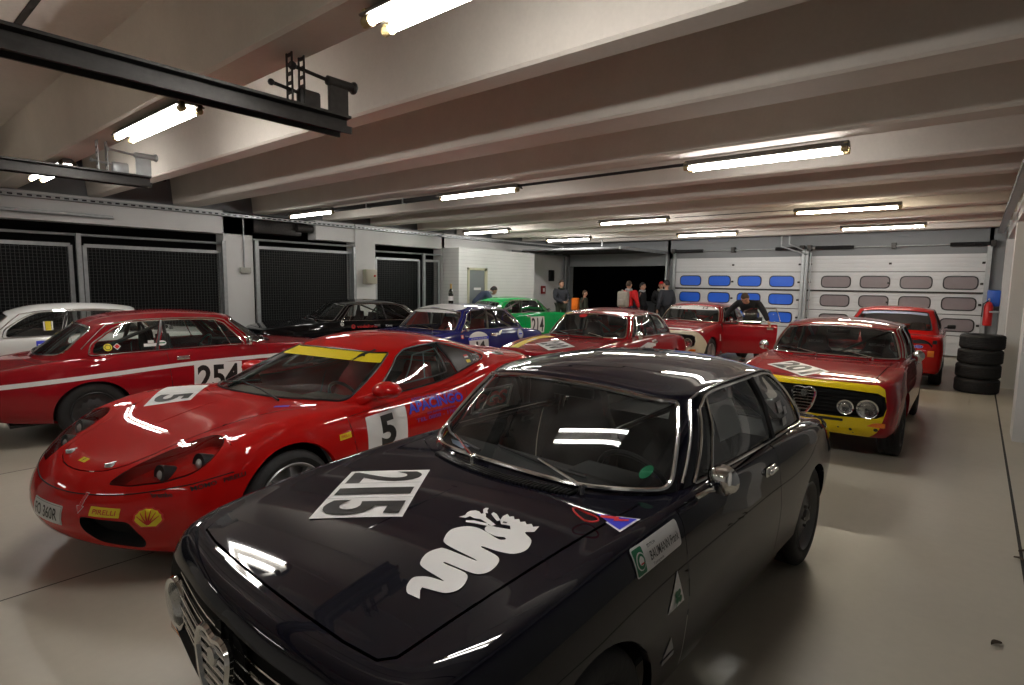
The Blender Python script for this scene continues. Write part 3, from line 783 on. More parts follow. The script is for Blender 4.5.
# ---------------------------------------------------------------- car building blocks
class Kit:
    def __init__(s): s.p = []
    def add(s, name, me, keys, loc=(0, 0, 0), rot=(0, 0, 0), parent=None, label=None, tagn=None):
        if isinstance(keys, str): keys = [keys]
        s.p.append((name, me, keys, loc, rot, parent, label, tagn or name)); return len(s.p)-1
    def mb(s, name, mb, keys, loc=(0, 0, 0), rot=(0, 0, 0), parent=None, label=None, tagn=None, angle=35, fix=True):
        if isinstance(keys, str): keys = [keys]
        return s.add(name, mb.mesh(name, [M['black']]*len(keys), angle, fix), keys, loc, rot, parent, label, tagn)
def build_kit(kit, root, style, skip=()):
    objs = {}
    for i, (name, me, keys, loc, rot, parent, label, tg) in enumerate(kit.p):
        if tg in skip or (parent is not None and parent not in objs): continue
        o = link(name, me, root if parent is None else objs[parent], loc, rot)
        for k, key in enumerate(keys):
            sl = o.material_slots[k]; sl.link = 'OBJECT'
            m = style.get(key, key)
            while isinstance(m, str) and m in style and style[m] != m: m = style[m]
            sl.material = m if not isinstance(m, str) else M[m]
        lb = style.get('label:'+tg, label)
        if lb: o['label'] = lb
        objs[i] = o; objs.setdefault(tg, o)
    return objs

def lower_net(sp):
    """control net of a car's lower body from its plan, profile and section numbers"""
    W, bot, crest, deck = sp['W'], sp['bottom'], sp['crest'], sp['deck']
    cols = [('f', fy, dx) for fy, dx in sp['front']]+[('s', 1.0, x) for x in sp['side']]+[('r', fy, dx) for fy, dx in reversed(sp['rear'])]
    net = []
    for kind, fy, d in cols:
        c = []
        for (f, isd, ifr, ire, q) in sp['rows']:
            if kind == 'f': x = sp['xf']-ifr+d
            elif kind == 'r': x = sp['xr']+ire+d
            else: x = d
            y = fy*(W(x)-isd)
            if q >= 1:
                zb, zc = bot(x), crest(x)
                if kind == 'f': zc = zc+(float(deck(x, y))-zc)*max(0.0, (f-0.3)/0.7)
                z = zb+f*(zc-zb)
                if kind == 'f' and 'nosez' in sp: z = zb+f*(zc-zb)+sp['nosez'](f, fy)
            else:
                xc = min(max(x, sp['spine'][0]), sp['spine'][1])
                x2 = x+(1-q)*(xc-x)*(0.9 if q > 0 else 1)
                yc = W(x2)-isd; y = y*q
                x = x2; z = deck(x, y)
            c.append((x, y, z))
        net.append(c)
    return net
def green_net(base, top, roofz, fr, qs, spine, bulge=0.02, fbulge=None):
    net = []
    for (bx, by, bz), (tx, ty, tz) in zip(base, top):
        c = []
        b = np.array((bx, by, bz)); t = np.array((tx, ty, tz))
        out = np.array((0, 1, 0)) if by > 0.62 else np.array((1 if bx > 0 else -1, 0, 0))*0.8
        for f in fr:
            c.append(tuple(b+(t-b)*f+out*(fbulge if fbulge is not None and bx > 0.5 else bulge)*4*f*(1-f)))
        for q in qs:
            xc = min(max(tx, spine[0]), spine[1]); x = xc+(tx-xc)*(q if q > 0 else 0.0); y = ty*q
            c.append((x, y, roofz(x, y)))
        net.append(c)
    return net
class CR:
    """lets loops be given in (column, row) numbers of the control net"""
    def __init__(s, surf): s.s = surf; s.nc = len(surf.uc); s.nr = len(surf.vr)
    def uv(s, pts):
        P = np.array(pts, float)
        return np.stack([np.interp(P[:, 0], range(s.nc), s.s.uc), np.interp(P[:, 1], range(s.nr), s.s.vr)], 1)
    def loop(s, pts, step=0.12): return s.uv(densify(pts, step))

def tyre_mesh(R, rin, w, name='wheel'):
    mb = MB(); h = w/2; r = 0.022
    prof = [(rin, -h*0.80), (rin+0.012, -h*0.92), (R*0.86, -h), (R-r, -h*0.93), (R-0.006, -h*0.80), (R, -h*0.6)]
    for k in range(-2, 3):
        a = k*h*0.24; prof += [(R, a-0.006), (R-0.006, a-0.004), (R-0.006, a+0.004), (R, a+0.006)]
    prof += [(R, h*0.6), (R-0.006, h*0.80), (R-r, h*0.93), (R*0.86, h), (rin+0.012, h*0.92), (rin, h*0.80), (rin-0.02, h*0.3), (rin-0.02, -h*0.3)]
    mb.lathe(prof, 'Y', n=48, closed=True)
    return mb
def rim_holes(R, w, side=1, nh=12):
    """pressed steel style rim: barrel, dished disc with round holes and a hub cap"""
    mb = MB(); h = w/2*side
    mb.lathe([(R, -h*0.9), (R+0.004, -h*0.8), (R-0.015, -h*0.5), (R-0.02, h*0.5), (R-0.004, h*0.85), (R+0.006, h*0.95), (R, h), (R-0.012, h*0.85), (R-0.022, h*0.5)], 'Y', n=48)
    # disc with holes
    pts = [Vector(p) for p in circle(0, 0, R-0.018, 48)]; e = [(i, (i+1) % 48) for i in range(48)]
    hs = []
    for k in range(nh):
        a = 2*PI*k/nh; c = circle((R*0.70)*math.cos(a), (R*0.70)*math.sin(a), R*0.11, 10); n0 = len(pts)
        pts += [Vector(p) for p in c]; e += [(n0+i, n0+(i+1) % 10) for i in range(10)]; hs.append(c)
    for rr in (0.42, 0.28):
        c = circle(0, 0, R*rr, 24); n0 = len(pts); pts += [Vector(p) for p in c]; e += [(n0+i, n0+(i+1) % 24) for i in range(24)]
    r = delaunay_2d_cdt(pts, e, [], 1, 1e-6); V = np.array([tuple(v) for v in r[0]]); F = [f for f in r[2]]
    cen = np.array([V[list(f)].mean(0) for f in F]); bad = np.zeros(len(F), bool)
    for c in hs: bad |= inside(c, cen)
    bad |= np.linalg.norm(cen, axis=1) > R-0.018
    def yy(x, z):
        d = math.hypot(x, z)/R
        return h*(0.55+0.25*math.exp(-((d-0.35)/0.22)**2)) if d > 0.2 else h*0.78
    mb._add([(x, yy(x, z), z) for x, z in V], [tuple(f) for f, b in zip(F, bad) if not b])
    for k in range(5):
        a = 2*PI*k/5; mb.cyl((R*0.3*math.cos(a), h*0.7, R*0.3*math.sin(a)), (R*0.3*math.cos(a), h*0.95, R*0.3*math.sin(a)), 0.010, 8)
    mb.lathe([(R*0.18, h*0.6), (R*0.18, h*0.95), (R*0.12, h*1.02), (0, h*1.05)], 'Y', n=20)
    return mb
def rim_spokes(R, w, side=1, ns=5, twin=True):
    mb = MB(); h = w/2*side
    mb.lathe([(R, -h*0.9), (R+0.004, -h*0.8), (R-0.015, -h*0.5), (R-0.02, h*0.4), (R-0.004, h*0.8), (R+0.006, h*0.92), (R, h*0.98), (R-0.014, h*0.85), (R-0.024, h*0.45)], 'Y', n=56)
    for k in range(ns):
        for s2 in ((-1, 1) if twin else (0,)):
            a = 2*PI*k/ns; da = s2*0.20; db = s2*0.11
            p0 = Vector((0.045*math.cos(a+da), h*0.72, 0.045*math.sin(a+da))); p1 = Vector(((R-0.012)*math.cos(a+da+db), h*0.80, (R-0.012)*math.sin(a+da+db)))
            t = Vector((-math.sin(a+da), 0, math.cos(a+da))); n = 6; P = []
            ring = []
            for i in range(n+1):
                f = i/n; c = p0.lerp(p1, f); wd = 0.017-0.004*f+0.010*max(0, f-0.8)*5*0.6; dy = h*0.10*math.sin(PI*f)
                ring.append([c+t*wd+Vector((0, dy-h*0.12, 0)), c+t*wd*0.6+Vector((0, dy+h*0.06, 0)), c-t*wd*0.6+Vector((0, dy+h*0.06, 0)), c-t*wd+Vector((0, dy-h*0.12, 0)), c-t*wd*0.7+Vector((0, dy-h*0.3, 0)), c+t*wd*0.7+Vector((0, dy-h*0.3, 0))])
            vs = [q for r in ring for q in r]; fs = [(i*6+j, i*6+(j+1) % 6, (i+1)*6+(j+1) % 6, (i+1)*6+j) for i in range(n) for j in range(6)]+[tuple(range(6)), tuple(range(n*6, n*6+6))]
            mb._add(vs, fs)
    mb.lathe([(0.075, h*0.3), (0.075, h*0.72), (0.06, h*0.82), (0.035, h*0.84), (0.03, h*0.92), (0, h*0.94)], 'Y', n=24)
    for k in range(5):
        a = 2*PI*(k+.5)/5; mb.cyl((0.052*math.cos(a), h*0.7, 0.052*math.sin(a)), (0.052*math.cos(a), h*0.92, 0.052*math.sin(a)), 0.008, 6)
    return mb
def add_wheels(kit, axles, ty, R, rin, w, wf=None, rim='holes', tyrekey='rubber', rimkey='rim'):
    for ax, (x, yt, RR, ww) in axles.items():
        me = {}
        tm = tyre_mesh(RR, rin, ww).mesh('wheel', [M['black']]); me_t = tm
        for sd in (1, -1):
            rm = (rim_holes if rim == 'holes' else rim_spokes)(rin, ww, sd).mesh('rim', [M['black']], 40)
            dk = MB().lathe([(0.03, -sd*0.02), (rin*0.62, -sd*0.02), (rin*0.62, 0.0), (0.03, 0.0)], 'Y', n=32, closed=True)
            t = kit.add('wheel', me_t, [tyrekey], (x, sd*yt, RR), parent=None)
            kit.add('rim', rm, [rimkey], parent=t)
            kit.mb('brake_disc', dk, 'steel', parent=t)
def wheel_wells(kit, centres, r, y0, y1):
    for x, z in centres:
        for sd in (1, -1):
            mb = MB(); n = 16; A = [PI*i/n for i in range(n+1)]
            mb.grid([[(x+r*math.cos(a), sd*y, z+r*math.sin(a)) for y in (y0, (y0+y1)/2, y1)] for a in A])
            mb.grid([[(x+r*k*math.cos(a), sd*y0, z+r*k*math.sin(a)) for k in (0.02, 0.5, 1)] for a in A])
            kit.mb('wheel_well', mb, 'black', fix=False)
def seat_mesh(wid=0.46, bucket=True):
    mb = MB()
    def pad(path, w, t):
        """path: centreline in (x,z); cushion with side bolsters"""
        prof = []
        g = []
        for i, (x, z) in enumerate(path):
            a = path[max(0, i-1)]; b = path[min(len(path)-1, i+1)]; d = Vector((b[0]-a[0], b[1]-a[1])).normalized(); nx, nz = -d[1], d[0]
            ww = w[i]/2; row = []
            for yy, o in ((-1, -0.3), (-1.02, 0.9), (-0.9, 1.25), (-0.68, 0.85), (-0.5, 0.35), (0, 0.28), (0.5, 0.35), (0.68, 0.85), (0.9, 1.25), (1.02, 0.9), (1, -0.3), (0.5, -0.5), (0, -0.5), (-0.5, -0.5)):
                row.append((x+nx*t*o, yy*ww, z+nz*t*o))
            g.append(row+[row[0]])
        mb.grid(g)
        for row, rv in ((g[0], 0), (g[-1], 1)):
            mb._add(row[:-1], [tuple(range(len(row)-1))])
    pad([(0.28, 0.30), (0.2, 0.335), (0.05, 0.32), (-0.12, 0.29), (-0.2, 0.29)], [wid*0.9, wid, wid, wid, wid*.95], 0.07)
    pad([(-0.16, 0.26), (-0.2, 0.36), (-0.26, 0.55), (-0.32, 0.74), (-0.36, 0.86), (-0.375, 0.93), (-0.38, 1.0), (-0.385, 1.04)], [wid*.9, wid, wid*1.05, wid*1.05, wid*.8, wid*.56, wid*.52, wid*.42], 0.06)
    mb.box((-0.2, -wid*.42, 0.2), (0.25, wid*.42, 0.28))
    return mb
def steering(kit, x, y, z, key='satin'):
    mb = MB(); c = Vector((x, y, z)); t = math.radians(62)
    ex = Vector((0, 1, 0)); ey = Vector((math.cos(t), 0, math.sin(t))); n = ex.cross(ey)
    mb.tube([c+ex*0.175*math.cos(a)+ey*0.175*math.sin(a) for a in np.linspace(0, 2*PI, 28, endpoint=False)], 0.013, 8, closed=True)
    for a in (PI*0.5+PI, PI*0.08, PI*0.92):
        mb.tube([c-n*0.02, c+ex*0.17*math.cos(a)+ey*0.17*math.sin(a)], [0.014, 0.008], 6)
    mb.ball(c-n*0.02, 0.03, 6); mb.cyl(c, c+Vector((0.3, 0, -0.12)), 0.02, 8)
    kit.mb('steering_wheel', mb, key)
def bounds_on(s, view, pts): return s.loop(pts, view)
# ---------------------------------------------------------------- the small two-door coupe seen many times in the hall
def make_coupe():
    k = Kit()
    W = interp([1.95, 1.75, 1.45, 1.175, 0.6, 0, -0.6, -1.175, -1.6, -1.95, -2.2], [0.715, 0.745, 0.775, 0.787, 0.79, 0.79, 0.79, 0.787, 0.76, 0.705, 0.65])
    bot = interp([1.95, 1.7, 1.45, 1.175, 0.6, 0, -1.175, -1.6, -1.9, -2.2], [0.285, 0.26, 0.235, 0.215, 0.20, 0.20, 0.205, 0.24, 0.29, 0.34])
    crest = interp([1.92, 1.8, 1.6, 1.175, 0.6, 0.0, -0.6, -1.2, -1.6, -1.9, -2.05, -2.2], [0.738, 0.765, 0.796, 0.846, 0.885, 0.885, 0.878, 0.855, 0.812, 0.762, 0.735, 0.70])
    _cr = crest
    def crest(x):
        f = 0.885-0.0327*np.maximum(np.asarray(x, float)-0.1, 0)**2.42; r = np.where(np.asarray(x) > 0.1, f, _cr(x)); return float(r) if np.ndim(x) == 0 else r
    def deck(x, y):
        yc = np.maximum(W(x)-0.085, 0.1); t = np.minimum(np.abs(y)/yc, 1.0)
        h = 0.020
        return crest(x)+h*(1-np.minimum(np.abs(y)/0.70, 1.0)**2)+0.003*np.exp(-((t-0.96)/0.06)**2)
    sp = dict(W=W, bottom=bot, crest=crest, deck=deck, xf=1.905, xr=-2.185, spine=(-1.35, 1.0),
        front=[(0, 0), (0.3, -0.006), (0.58, -0.03), (0.80, -0.058), (0.93, -0.105), (0.985, -0.185)],
        side=[1.52, 1.35, 1.175, 0.95, 0.6, 0.2, -0.2, -0.6, -0.95, -1.175, -1.35, -1.55, -1.75],
        rear=[(0, 0), (0.3, 0.006), (0.6, 0.03), (0.82, 0.075), (0.94, 0.14), (0.99, 0.24)],
        rows=[(0, 0.085, 0.14, 0.13, 1), (0.10, 0.04, 0.08, 0.07, 1), (0.33, 0.008, 0.025, 0.02, 1), (0.58, 0.0, 0.0, 0.0, 1), (0.80, 0.018, 0.010, 0.015, 1), (0.92, 0.036, 0.03, 0.035, 1),
              (0.985, 0.062, 0.058, 0.06, 1), (1.0, 0.085, 0.085, 0.085, 0.9999), (1.0, 0.085, 0.085, 0.085, 0.90), (1.0, 0.085, 0.085, 0.085, 0.72), (1.0, 0.085, 0.085, 0.085, 0.45), (1.0, 0.085, 0.085, 0.085, 0.2), (1.0, 0.085, 0.085, 0.085, 0)])
    L = Surf(lower_net(sp), fix=(7, 8, deck)); lc = CR(L)
    # --- greenhouse
    zc = interp([0.42, 0.30, 0.2, 0, -0.35, -0.7, -0.9, -1.02, -1.12, -1.2], [1.205, 1.240, 1.260, 1.285, 1.300, 1.287, 1.262, 1.23, 1.195, 1.16])
    roofz = lambda x, y: zc(x)-0.066*(abs(y)/0.57)**2.4
    base = [(0.795, 0), (0.778, 0.25), (0.712, 0.45), (0.585, 0.59), (0.45, 0.665), (0.2, 0.690), (-0.2, 0.70), (-0.6, 0.70), (-1.0, 0.69), (-1.28, 0.655), (-1.45, 0.56), (-1.53, 0.40), (-1.57, 0.2), (-1.58, 0)]
    top = [(0.30, 0), (0.296, 0.22), (0.282, 0.38), (0.245, 0.485), (0.15, 0.553), (0.0, 0.572), (-0.24, 0.582), (-0.52, 0.58), (-0.80, 0.565), (-0.99, 0.53), (-1.08, 0.43), (-1.11, 0.29), (-1.12, 0.14), (-1.12, 0)]
    base = [(x, y, deck(x, y)) for x, y in base]; top = [(x, y, roofz(x, y)) for x, y in top]
    fr = [-0.08, 0.0, 0.35, 0.7, 0.92, 0.995]
    G = Surf(green_net(base, top, roofz, fr, [0.94, 0.8, 0.55, 0.27, 0], (-0.75, 0.0), 0.022, 0.008)); gc = CR(G)
    # --- cuts in the lower body
    arch_f = [(1.175+0.335*math.cos(a), 0.31+0.335*math.sin(a)) for a in np.linspace(-0.42, PI+0.42, 30)]
    arch_r = [(-1.175+0.335*math.cos(a), 0.31+0.315*math.sin(a)) for a in np.linspace(-0.42, PI+0.42, 30)]
    def low(pts):
        out = []
        for a, b in densify(pts, 0.03):
            z0 = bot(a); q = L.hit((a, 3, max(b, z0+0.012)), (0, -1, 0))
            if b < z0+0.02: q[1] = 0
            out.append(q)
        return np.array(out)
    la_f, la_r = low(arch_f), low(arch_r)
    hoodp = [(1.765, 0), (1.762, 0.2), (1.752, 0.40), (1.735, 0.515), (1.70, 0.545), (1.3, 0.575), (0.9, 0.60), (0.66, 0.615), (0.73, 0.50), (0.815, 0.32), (0.845, 0.15), (0.85, 0)]
    trunkp = [(-1.64, 0), (-1.635, 0.3), (-1.60, 0.48), (-1.57, 0.54), (-1.75, 0.55), (-2.0, 0.53), (-2.07, 0.50), (-2.10, 0.25), (-2.105, 0)]
    cockpit = [(0.70, 0), (0.69, 0.25), (0.63, 0.43), (0.53, 0.565), (0.40, 0.625), (0, 0.65), (-0.6, 0.66), (-1.0, 0.65), (-1.25, 0.60), (-1.4, 0.5), (-1.48, 0.3), (-1.50, 0)]
    doorp = rounded([(0.60, 0.872), (0.61, 0.30), (0.585, 0.262), (-0.40, 0.262), (-0.455, 0.30), (-0.50, 0.885)], [0.0, 0.02, 0.02, 0.03, 0.06, 0.0])
    cowlp = rounded([(0.775, 0.04), (0.76, 0.42), (0.825, 0.30), (0.845, 0.04)], 0.0)
    grillp = [(0, 0.455), (0.30, 0.455), (0.60, 0.47), (0.655, 0.50), (0.675, 0.58), (0.655, 0.672), (0.60, 0.705), (0.30, 0.722), (0, 0.725)]
    tailp = rounded([(0.47, 0.62), (0.66, 0.62), (0.66, 0.74), (0.47, 0.74)], 0.02)
    def ringof(name, pts, view, w=0.0045):
        n = len(pts)
        def grow(d):
            o = offset(pts, d); o = [(a, b) for a, b in o]
            if view in ('top', 'front', 'rear'):
                ax = 1 if view == 'top' else 0
                for i, p in enumerate(pts):
                    if abs(p[ax]) < 1e-9:
                        q = list(o[i]); j = 1-ax
                        q[ax] = 0.0; q[j] = p[j]+(d if p[j] > np.mean([r[j] for r in pts]) else -d); o[i] = tuple(q)
            return o
        return [(name, L.loop(grow(-w/2), view)), (name+'_seam', L.loop(grow(w/2), view))]
    loops = [('hole', la_f), ('hole', la_r), ('cockpit', L.loop(cockpit, 'top'))]
    loops += ringof('hood', hoodp, 'top', 0.007)+ringof('trunk_lid', trunkp, 'top', 0.006)+ringof('door', doorp, 'side', 0.006)
    g_l = L.loop(grillp, 'front'); loops.append(('grille', g_l))
    # nose panel: everything ahead of the front wheel and below the bonnet lip
    nosep = [(0.0, 0.0), (3.1, 0.0), (3.5, 1.5), (3.85, 3.0), (3.9, 5.2), (3.5, 6.2), (2.0, 6.7), (0.0, 6.8)]
    loops.append(('nose', lc.loop(nosep, 0.4)))
    loops.append(('nose_side', lc.loop([(0.0, 0.0), (7.4, 0.0), (6.6, 2.2), (5.6, 3.6), (4.6, 5.4), (3.5, 6.3), (2.0, 6.75), (0.0, 6.85)], 0.4)))
    parts = cut_skin(L, loops, 'shell')
    shell = [(L, parts['shell'], 0)]
    if 'hole_seam' in parts: pass
    # --- cuts in the greenhouse
    ws = rounded([(0, 1.20), (2.2, 1.16), (3.64, 1.10), (3.56, 4.05), (2.0, 4.25), (0, 4.25)], [0, 0, 0.35, 0.4, 0, 0], 5)
    bl = rounded([(13, 1.25), (11.4, 1.3), (9.85, 1.45), (9.85, 3.95), (11.4, 4.1), (13, 4.1)], [0, 0, .4, .4, 0, 0], 5)
    vent = rounded([(4.42, 1.15), (4.97, 1.15), (4.74, 4.0), (4.42, 3.5)], 0.12, 3)
    dwin = rounded([(5.02, 1.15), (6.90, 1.15), (6.86, 4.15), (4.80, 4.05)], 0.08, 3)
    qwin = rounded([(7.02, 1.15), (8.62, 1.2), (8.86, 2.2), (8.45, 3.6), (7.9, 4.12), (6.98, 4.15)], [0.08, 0.3, 0.3, 0.3, 0.2, 0.08], 4)
    gl = {'windscreen': ws, 'rear_window': bl, 'quarter_light': vent, 'door_window': dwin, 'rear_side_window': qwin}
    gp = cut_skin(G, [(n, gc.loop(p)) for n, p in gl.items()], 'roof')
    roof_me = skin_mesh('roof', [(G, gp['roof'], 0)], [M['black']])
    k.add('body_shell', skin_mesh('body_shell', shell, [M['black']]), ['paint'])
    k.add('nose_panel', skin_mesh('nose_panel', [(L, parts['nose'], 0)], [M['black']]), ['nose'])
    k.add('front_corner', skin_mesh('front_corner', [(L, parts['nose_side'], 0)], [M['black']]), ['noseside'])
    k.add('roof', roof_me, ['roofpaint'])
    hd = k.add('hood', skin_mesh('hood', [(L, parts['hood'], 0)], [M['black']], off=0.003), ['hoodpaint'])
    tl = k.add('trunk_lid', skin_mesh('trunk_lid', [(L, parts['trunk_lid'], 0)], [M['black']], off=0.001), ['paint'])
    for n in ('hood_seam', 'trunk_lid_seam'): k.add('panel_gap', skin_mesh('panel_gap', [(L, parts[n], 0)], [M['black']], off=-0.008), ['void'])
    for sd in (1, -1):
        tg = 'left' if sd > 0 else 'right'
        k.add('panel_gap', skin_mesh('panel_gap', [(L, parts['door_seam'], 0)], [M['black']], (sd,), off=-0.008), ['void'], tagn='doorgap_'+tg)
        d = k.add('door', skin_mesh('door', [(L, parts['door'], 0)], [M['black']], (sd,), origin=(0.6, sd*0.78, 0.5)), ['paint'], loc=(0.6, sd*0.78, 0.5), tagn='door_'+tg)
        hx, hz = -0.345, 0.795; hp = L.ev(L.hit((hx, 3, hz), (0, -1, 0)))[0]
        mb = MB(); mb.rbox((hx-0.065, hp[1]-0.004, hz-0.022), (hx+0.065, hp[1]+0.010, hz+0.022), 0.006)
        mb.rbox((hx-0.055, hp[1]+0.008, hz-0.012), (hx+0.055, hp[1]+0.026, hz+0.012), 0.008)
        mb.v = [(x-0.6, (y if sd > 0 else -y)-sd*0.78, z-0.5) for x, y, z in mb.v]
        k.mb('door_handle', mb, 'chrome', parent=d, tagn='door_handle_'+tg)
        for n in ('quarter_light', 'door_window', 'rear_side_window'):
            w = k.add(n, skin_mesh(n, [(G, gp[n], 0)], [M['black']], (sd,), off=-0.004), ['glass'], tagn=n+'_'+tg)
        # bright surround of the side glass and the dividers
        mb = MB()
        out = rounded([(4.36, 1.05), (8.72, 1.10), (8.98, 2.2), (8.55, 3.72), (7.95, 4.26), (6.9, 4.30), (4.8, 4.22), (4.34, 3.55)], [0.1, .3, .3, .3, .2, .1, .2, .1], 4)
        mb.tube(loop3(G, gc.loop(out), 0.003, sd), 0.0065, 6, closed=True)
        mb2 = MB(); mb2.tube(loop3(G, gc.uv([(6.96, 1.12), (6.94, 2.8), (6.92, 4.25)]), -0.006, sd), 0.020, 6); k.mb('centre_pillar', mb2, 'pillar')
        a, b = (4.995, 1.08), (4.77, 4.15); mb.tube(loop3(G, gc.uv([a, (4.9, 2.7), b]), 0.003, sd), 0.006, 6)
        k.mb('window_trim', mb, 'chrome')
        mb = MB()   # drip rail from the foot of the windscreen pillar to the rear
        path = densify([(4.0, 1.2), (4.02, 4.3), (4.3, 4.85), (6, 4.95), (8, 4.95), (9.0, 4.7), (9.15, 3.0), (9.2, 1.6)], 0.2)
        path = path[:-int(len(path)*0.0) or None]
        P = [p for p in path]; cut = max(i for i, p in enumerate(P) if p[0] >= 9.15 or i < 5)
        mb.tube(loop3(G, gc.uv(P[:cut]), 0.004, sd), 0.006, 6)
        k.mb('drip_rail', mb, 'driprail')
        for la in (la_f, la_r): mb = MB(); flange(mb, L, la, 0.03, sd); k.mb('arch_lip', mb, 'paint', fix=False)
    for n, p, lb in (('windscreen', ws, None), ('rear_window', bl, None)):
        k.add(n, skin_mesh(n, [(G, gp[n], 0)], [M['black']], off=-0.003), ['glass'])
        P = gc.loop([q for q in p]); m = (np.abs(P[:, 0]) > 1e-6) & (np.abs(P[:, 0]-1) > 1e-6)
        half = loop3(G, P[m], 0.004, 1)
        # order so the open ends lie on the centreline
        A = np.array(half); j = int(np.argmax(np.linalg.norm(np.diff(np.concatenate([A, A[:1]]), axis=0), axis=1))); A = np.roll(A, -(j+1), 0)
        full = [tuple(a) for a in A]+[tuple(a*[1, -1, 1]) for a in A[::-1]]
        k.mb('window_surround', MB().tube(full, 0.011, 8, closed=True), 'chrome')
    # --- front end
    P, N = L.ev(parts['grille'][0]), L.nrm(parts['grille'][0])
    k.add('grille', skin_mesh('grille', [(L, parts['grille'], 0)], [M['black']], off=-0.055), ['void'])
    mb = MB(); flange(mb, L, g_l[np.array([L.ev(q)[0][1] > 1e-3 for q in g_l])], 0.055, 1)
    mb2 = MB(); flange(mb2, L, g_l[np.array([L.ev(q)[0][1] > 1e-3 for q in g_l])], 0.055, -1); mb._add(mb2.v, mb2.f)
    k.mb('grille_frame', mb, 'satin', fix=False)
    def fx(y, z): return L.ev(L.hit((5, max(abs(y), 1e-4), z), (-1, 0, 0)))[0][0]
    for z in (0.50, 0.535, 0.57, 0.605, 0.64, 0.67):
        mb = MB(); mb.tube([(fx(y, z)-0.028, y, z) for y in np.linspace(-0.5, 0.5, 13)], 0.0045, 5); k.mb('grille_bar', mb, 'grillebar', tagn='grille_bar')
    # shield shaped radiator grille with its own bars
    sh = rounded([(a*0.92, 0.45+(b-0.44)*0.86) for a, b in [(0, 0.44), (0.035, 0.455), (0.085, 0.55), (0.115, 0.68), (0.10, 0.725), (0.05, 0.738), (0, 0.722), (-0.05, 0.738), (-0.10, 0.725), (-0.115, 0.68), (-0.085, 0.55), (-0.035, 0.455)]], 0.02, 3)
    x0 = fx(0, 0.6)
    mb = MB(); mb.tube([(x0+0.012-abs(z-0.6)*0.1, y, z) for y, z in sh], 0.012, 6, closed=True)
    g = k.mb('shield_grille', mb, 'chrome')
    mb = MB()
    for z in (0.493, 0.523, 0.553, 0.583, 0.613, 0.643, 0.673):
        w = np.interp(z, [0.45, 0.545, 0.655, 0.695], [0.02, 0.076, 0.10, 0.083])
        mb.rbox((x0-0.012, -w, z-0.007), (x0+0.010, w, z+0.007), 0.004, 1)
    k.mb('shield_bars', mb, 'chrome', parent=g)
    k.mb('shield_back', MB().prism([(a*0.97, b) for a, b in sh], 'X', x0-0.045, x0-0.035), 'void', parent=g)
    k.mb('badge', MB().lathe([(0.0, x0+0.014), (0.026, x0+0.014), (0.03, x0+0.006), (0.03, x0-0.016)], 'X', (0, 0, 0.647), 20), 'badge', parent=g)
    for sd in (1, -1):
        for tg, yy, r in (('main', 0.528, 0.086), ('inner', 0.352, 0.068)):
            x = fx(yy, 0.55)-0.03; mb = MB(); mb.lathe([(r*0.9, -0.03), (r*1.06, -0.02), (r*1.10, 0.005), (r*1.04, 0.016), (r*0.94, 0.012)], 'X', (x, sd*yy, 0.55), 28)
            h = k.mb('headlamp', mb, 'chrome', tagn='headlamp_'+tg)
            mb = MB(); mb.lathe([(r*0.2, -0.06), (r*0.6, -0.045), (r*0.95, 0.0)], 'X', (x, sd*yy, 0.55), 24); k.mb('reflector', mb, 'reflector', parent=h)
            mb = MB(); mb.lathe([(r*0.95, 0.008), (r*0.7, 0.020), (r*0.35, 0.027), (0, 0.029)], 'X', (x, sd*yy, 0.55), 24); k.mb('lens', mb, 'headglass', parent=h)
        mb = MB(); y = 0.60; z = 0.405
        mb.rbox((fx(y, z)-0.035, sd*(y)-0.075, z-0.022), (fx(y, z)+0.012, sd*y+0.075, z+0.022), 0.01); k.mb('indicator', mb, 'amber')
        # tail lamps
        rx = L.ev(L.hit((-5, 0.56, 0.66), (1, 0, 0)))[0][0]
        mb = MB(); mb.rbox((rx-0.015, sd*0.53-0.09, 0.58), (rx+0.03, sd*0.53+0.07, 0.68), 0.02); k.mb('tail_lamp', mb, 'redlens')
    # number plate lamp bar, exhaust
    k.mb('exhaust_pipe', MB().tube([(-1.3, 0.42, 0.22), (-1.9, 0.42, 0.22), (-2.22, 0.42, 0.235)], 0.022, 10), 'steel')
    mb = MB(); mb.box((-1.82, -0.60, 0.215), (1.50, 0.60, 0.24)); k.mb('floor_pan', mb, 'black')
    wheel_wells(k, ((1.175, 0.31), (-1.175, 0.31)), 0.345, 0.44, 0.715)
    mb = MB()   # bulkheads: engine bay floor, front and rear partitions so the body is not hollow to the eye
    for a, b in (((0.74, -0.60, 0.22), (0.76, 0.60, 0.86)), ((-1.46, -0.60, 0.22), (-1.44, 0.60, 0.80)), ((-1.44, -0.60, 0.76), (-1.0, 0.60, 0.79)), ((-1.0, -0.6, 0.22), (-0.98, 0.6, 0.79))): k.mb('bulkhead', MB().box(a, b), 'interior')
    # cockpit
    mb = MB(); mb.rbox((0.40, -0.62, 0.66), (0.72, 0.62, 0.865), 0.04); mb.rbox((0.34, 0.17, 0.72), (0.52, 0.55, 0.885), 0.03); k.mb('dashboard', mb, 'interior')
    sm = seat_mesh().mesh('seat', [M['black']], 50)
    for sd in (1, -1): k.add('seat', sm, ['seatcol'], (-0.02, sd*0.34, 0.0))
    steering(k, 0.22, 0.34, 0.78)
    mb = MB()
    for sd in (1, -1):
        mb.tube([(-0.42, sd*0.56, 0.25), (-0.44, sd*0.56, 0.9), (-0.46, sd*0.50, 1.18), (-0.46, sd*0.42, 1.215), (-0.46, 0, 1.22)], 0.018, 8)
        mb.tube([(-0.46, sd*0.47, 1.17), (-1.25, sd*0.48, 0.84)], 0.018, 8)
    mb.tube([(-0.46, 0.47, 1.15), (-0.43, -0.50, 0.6)], 0.016, 8)
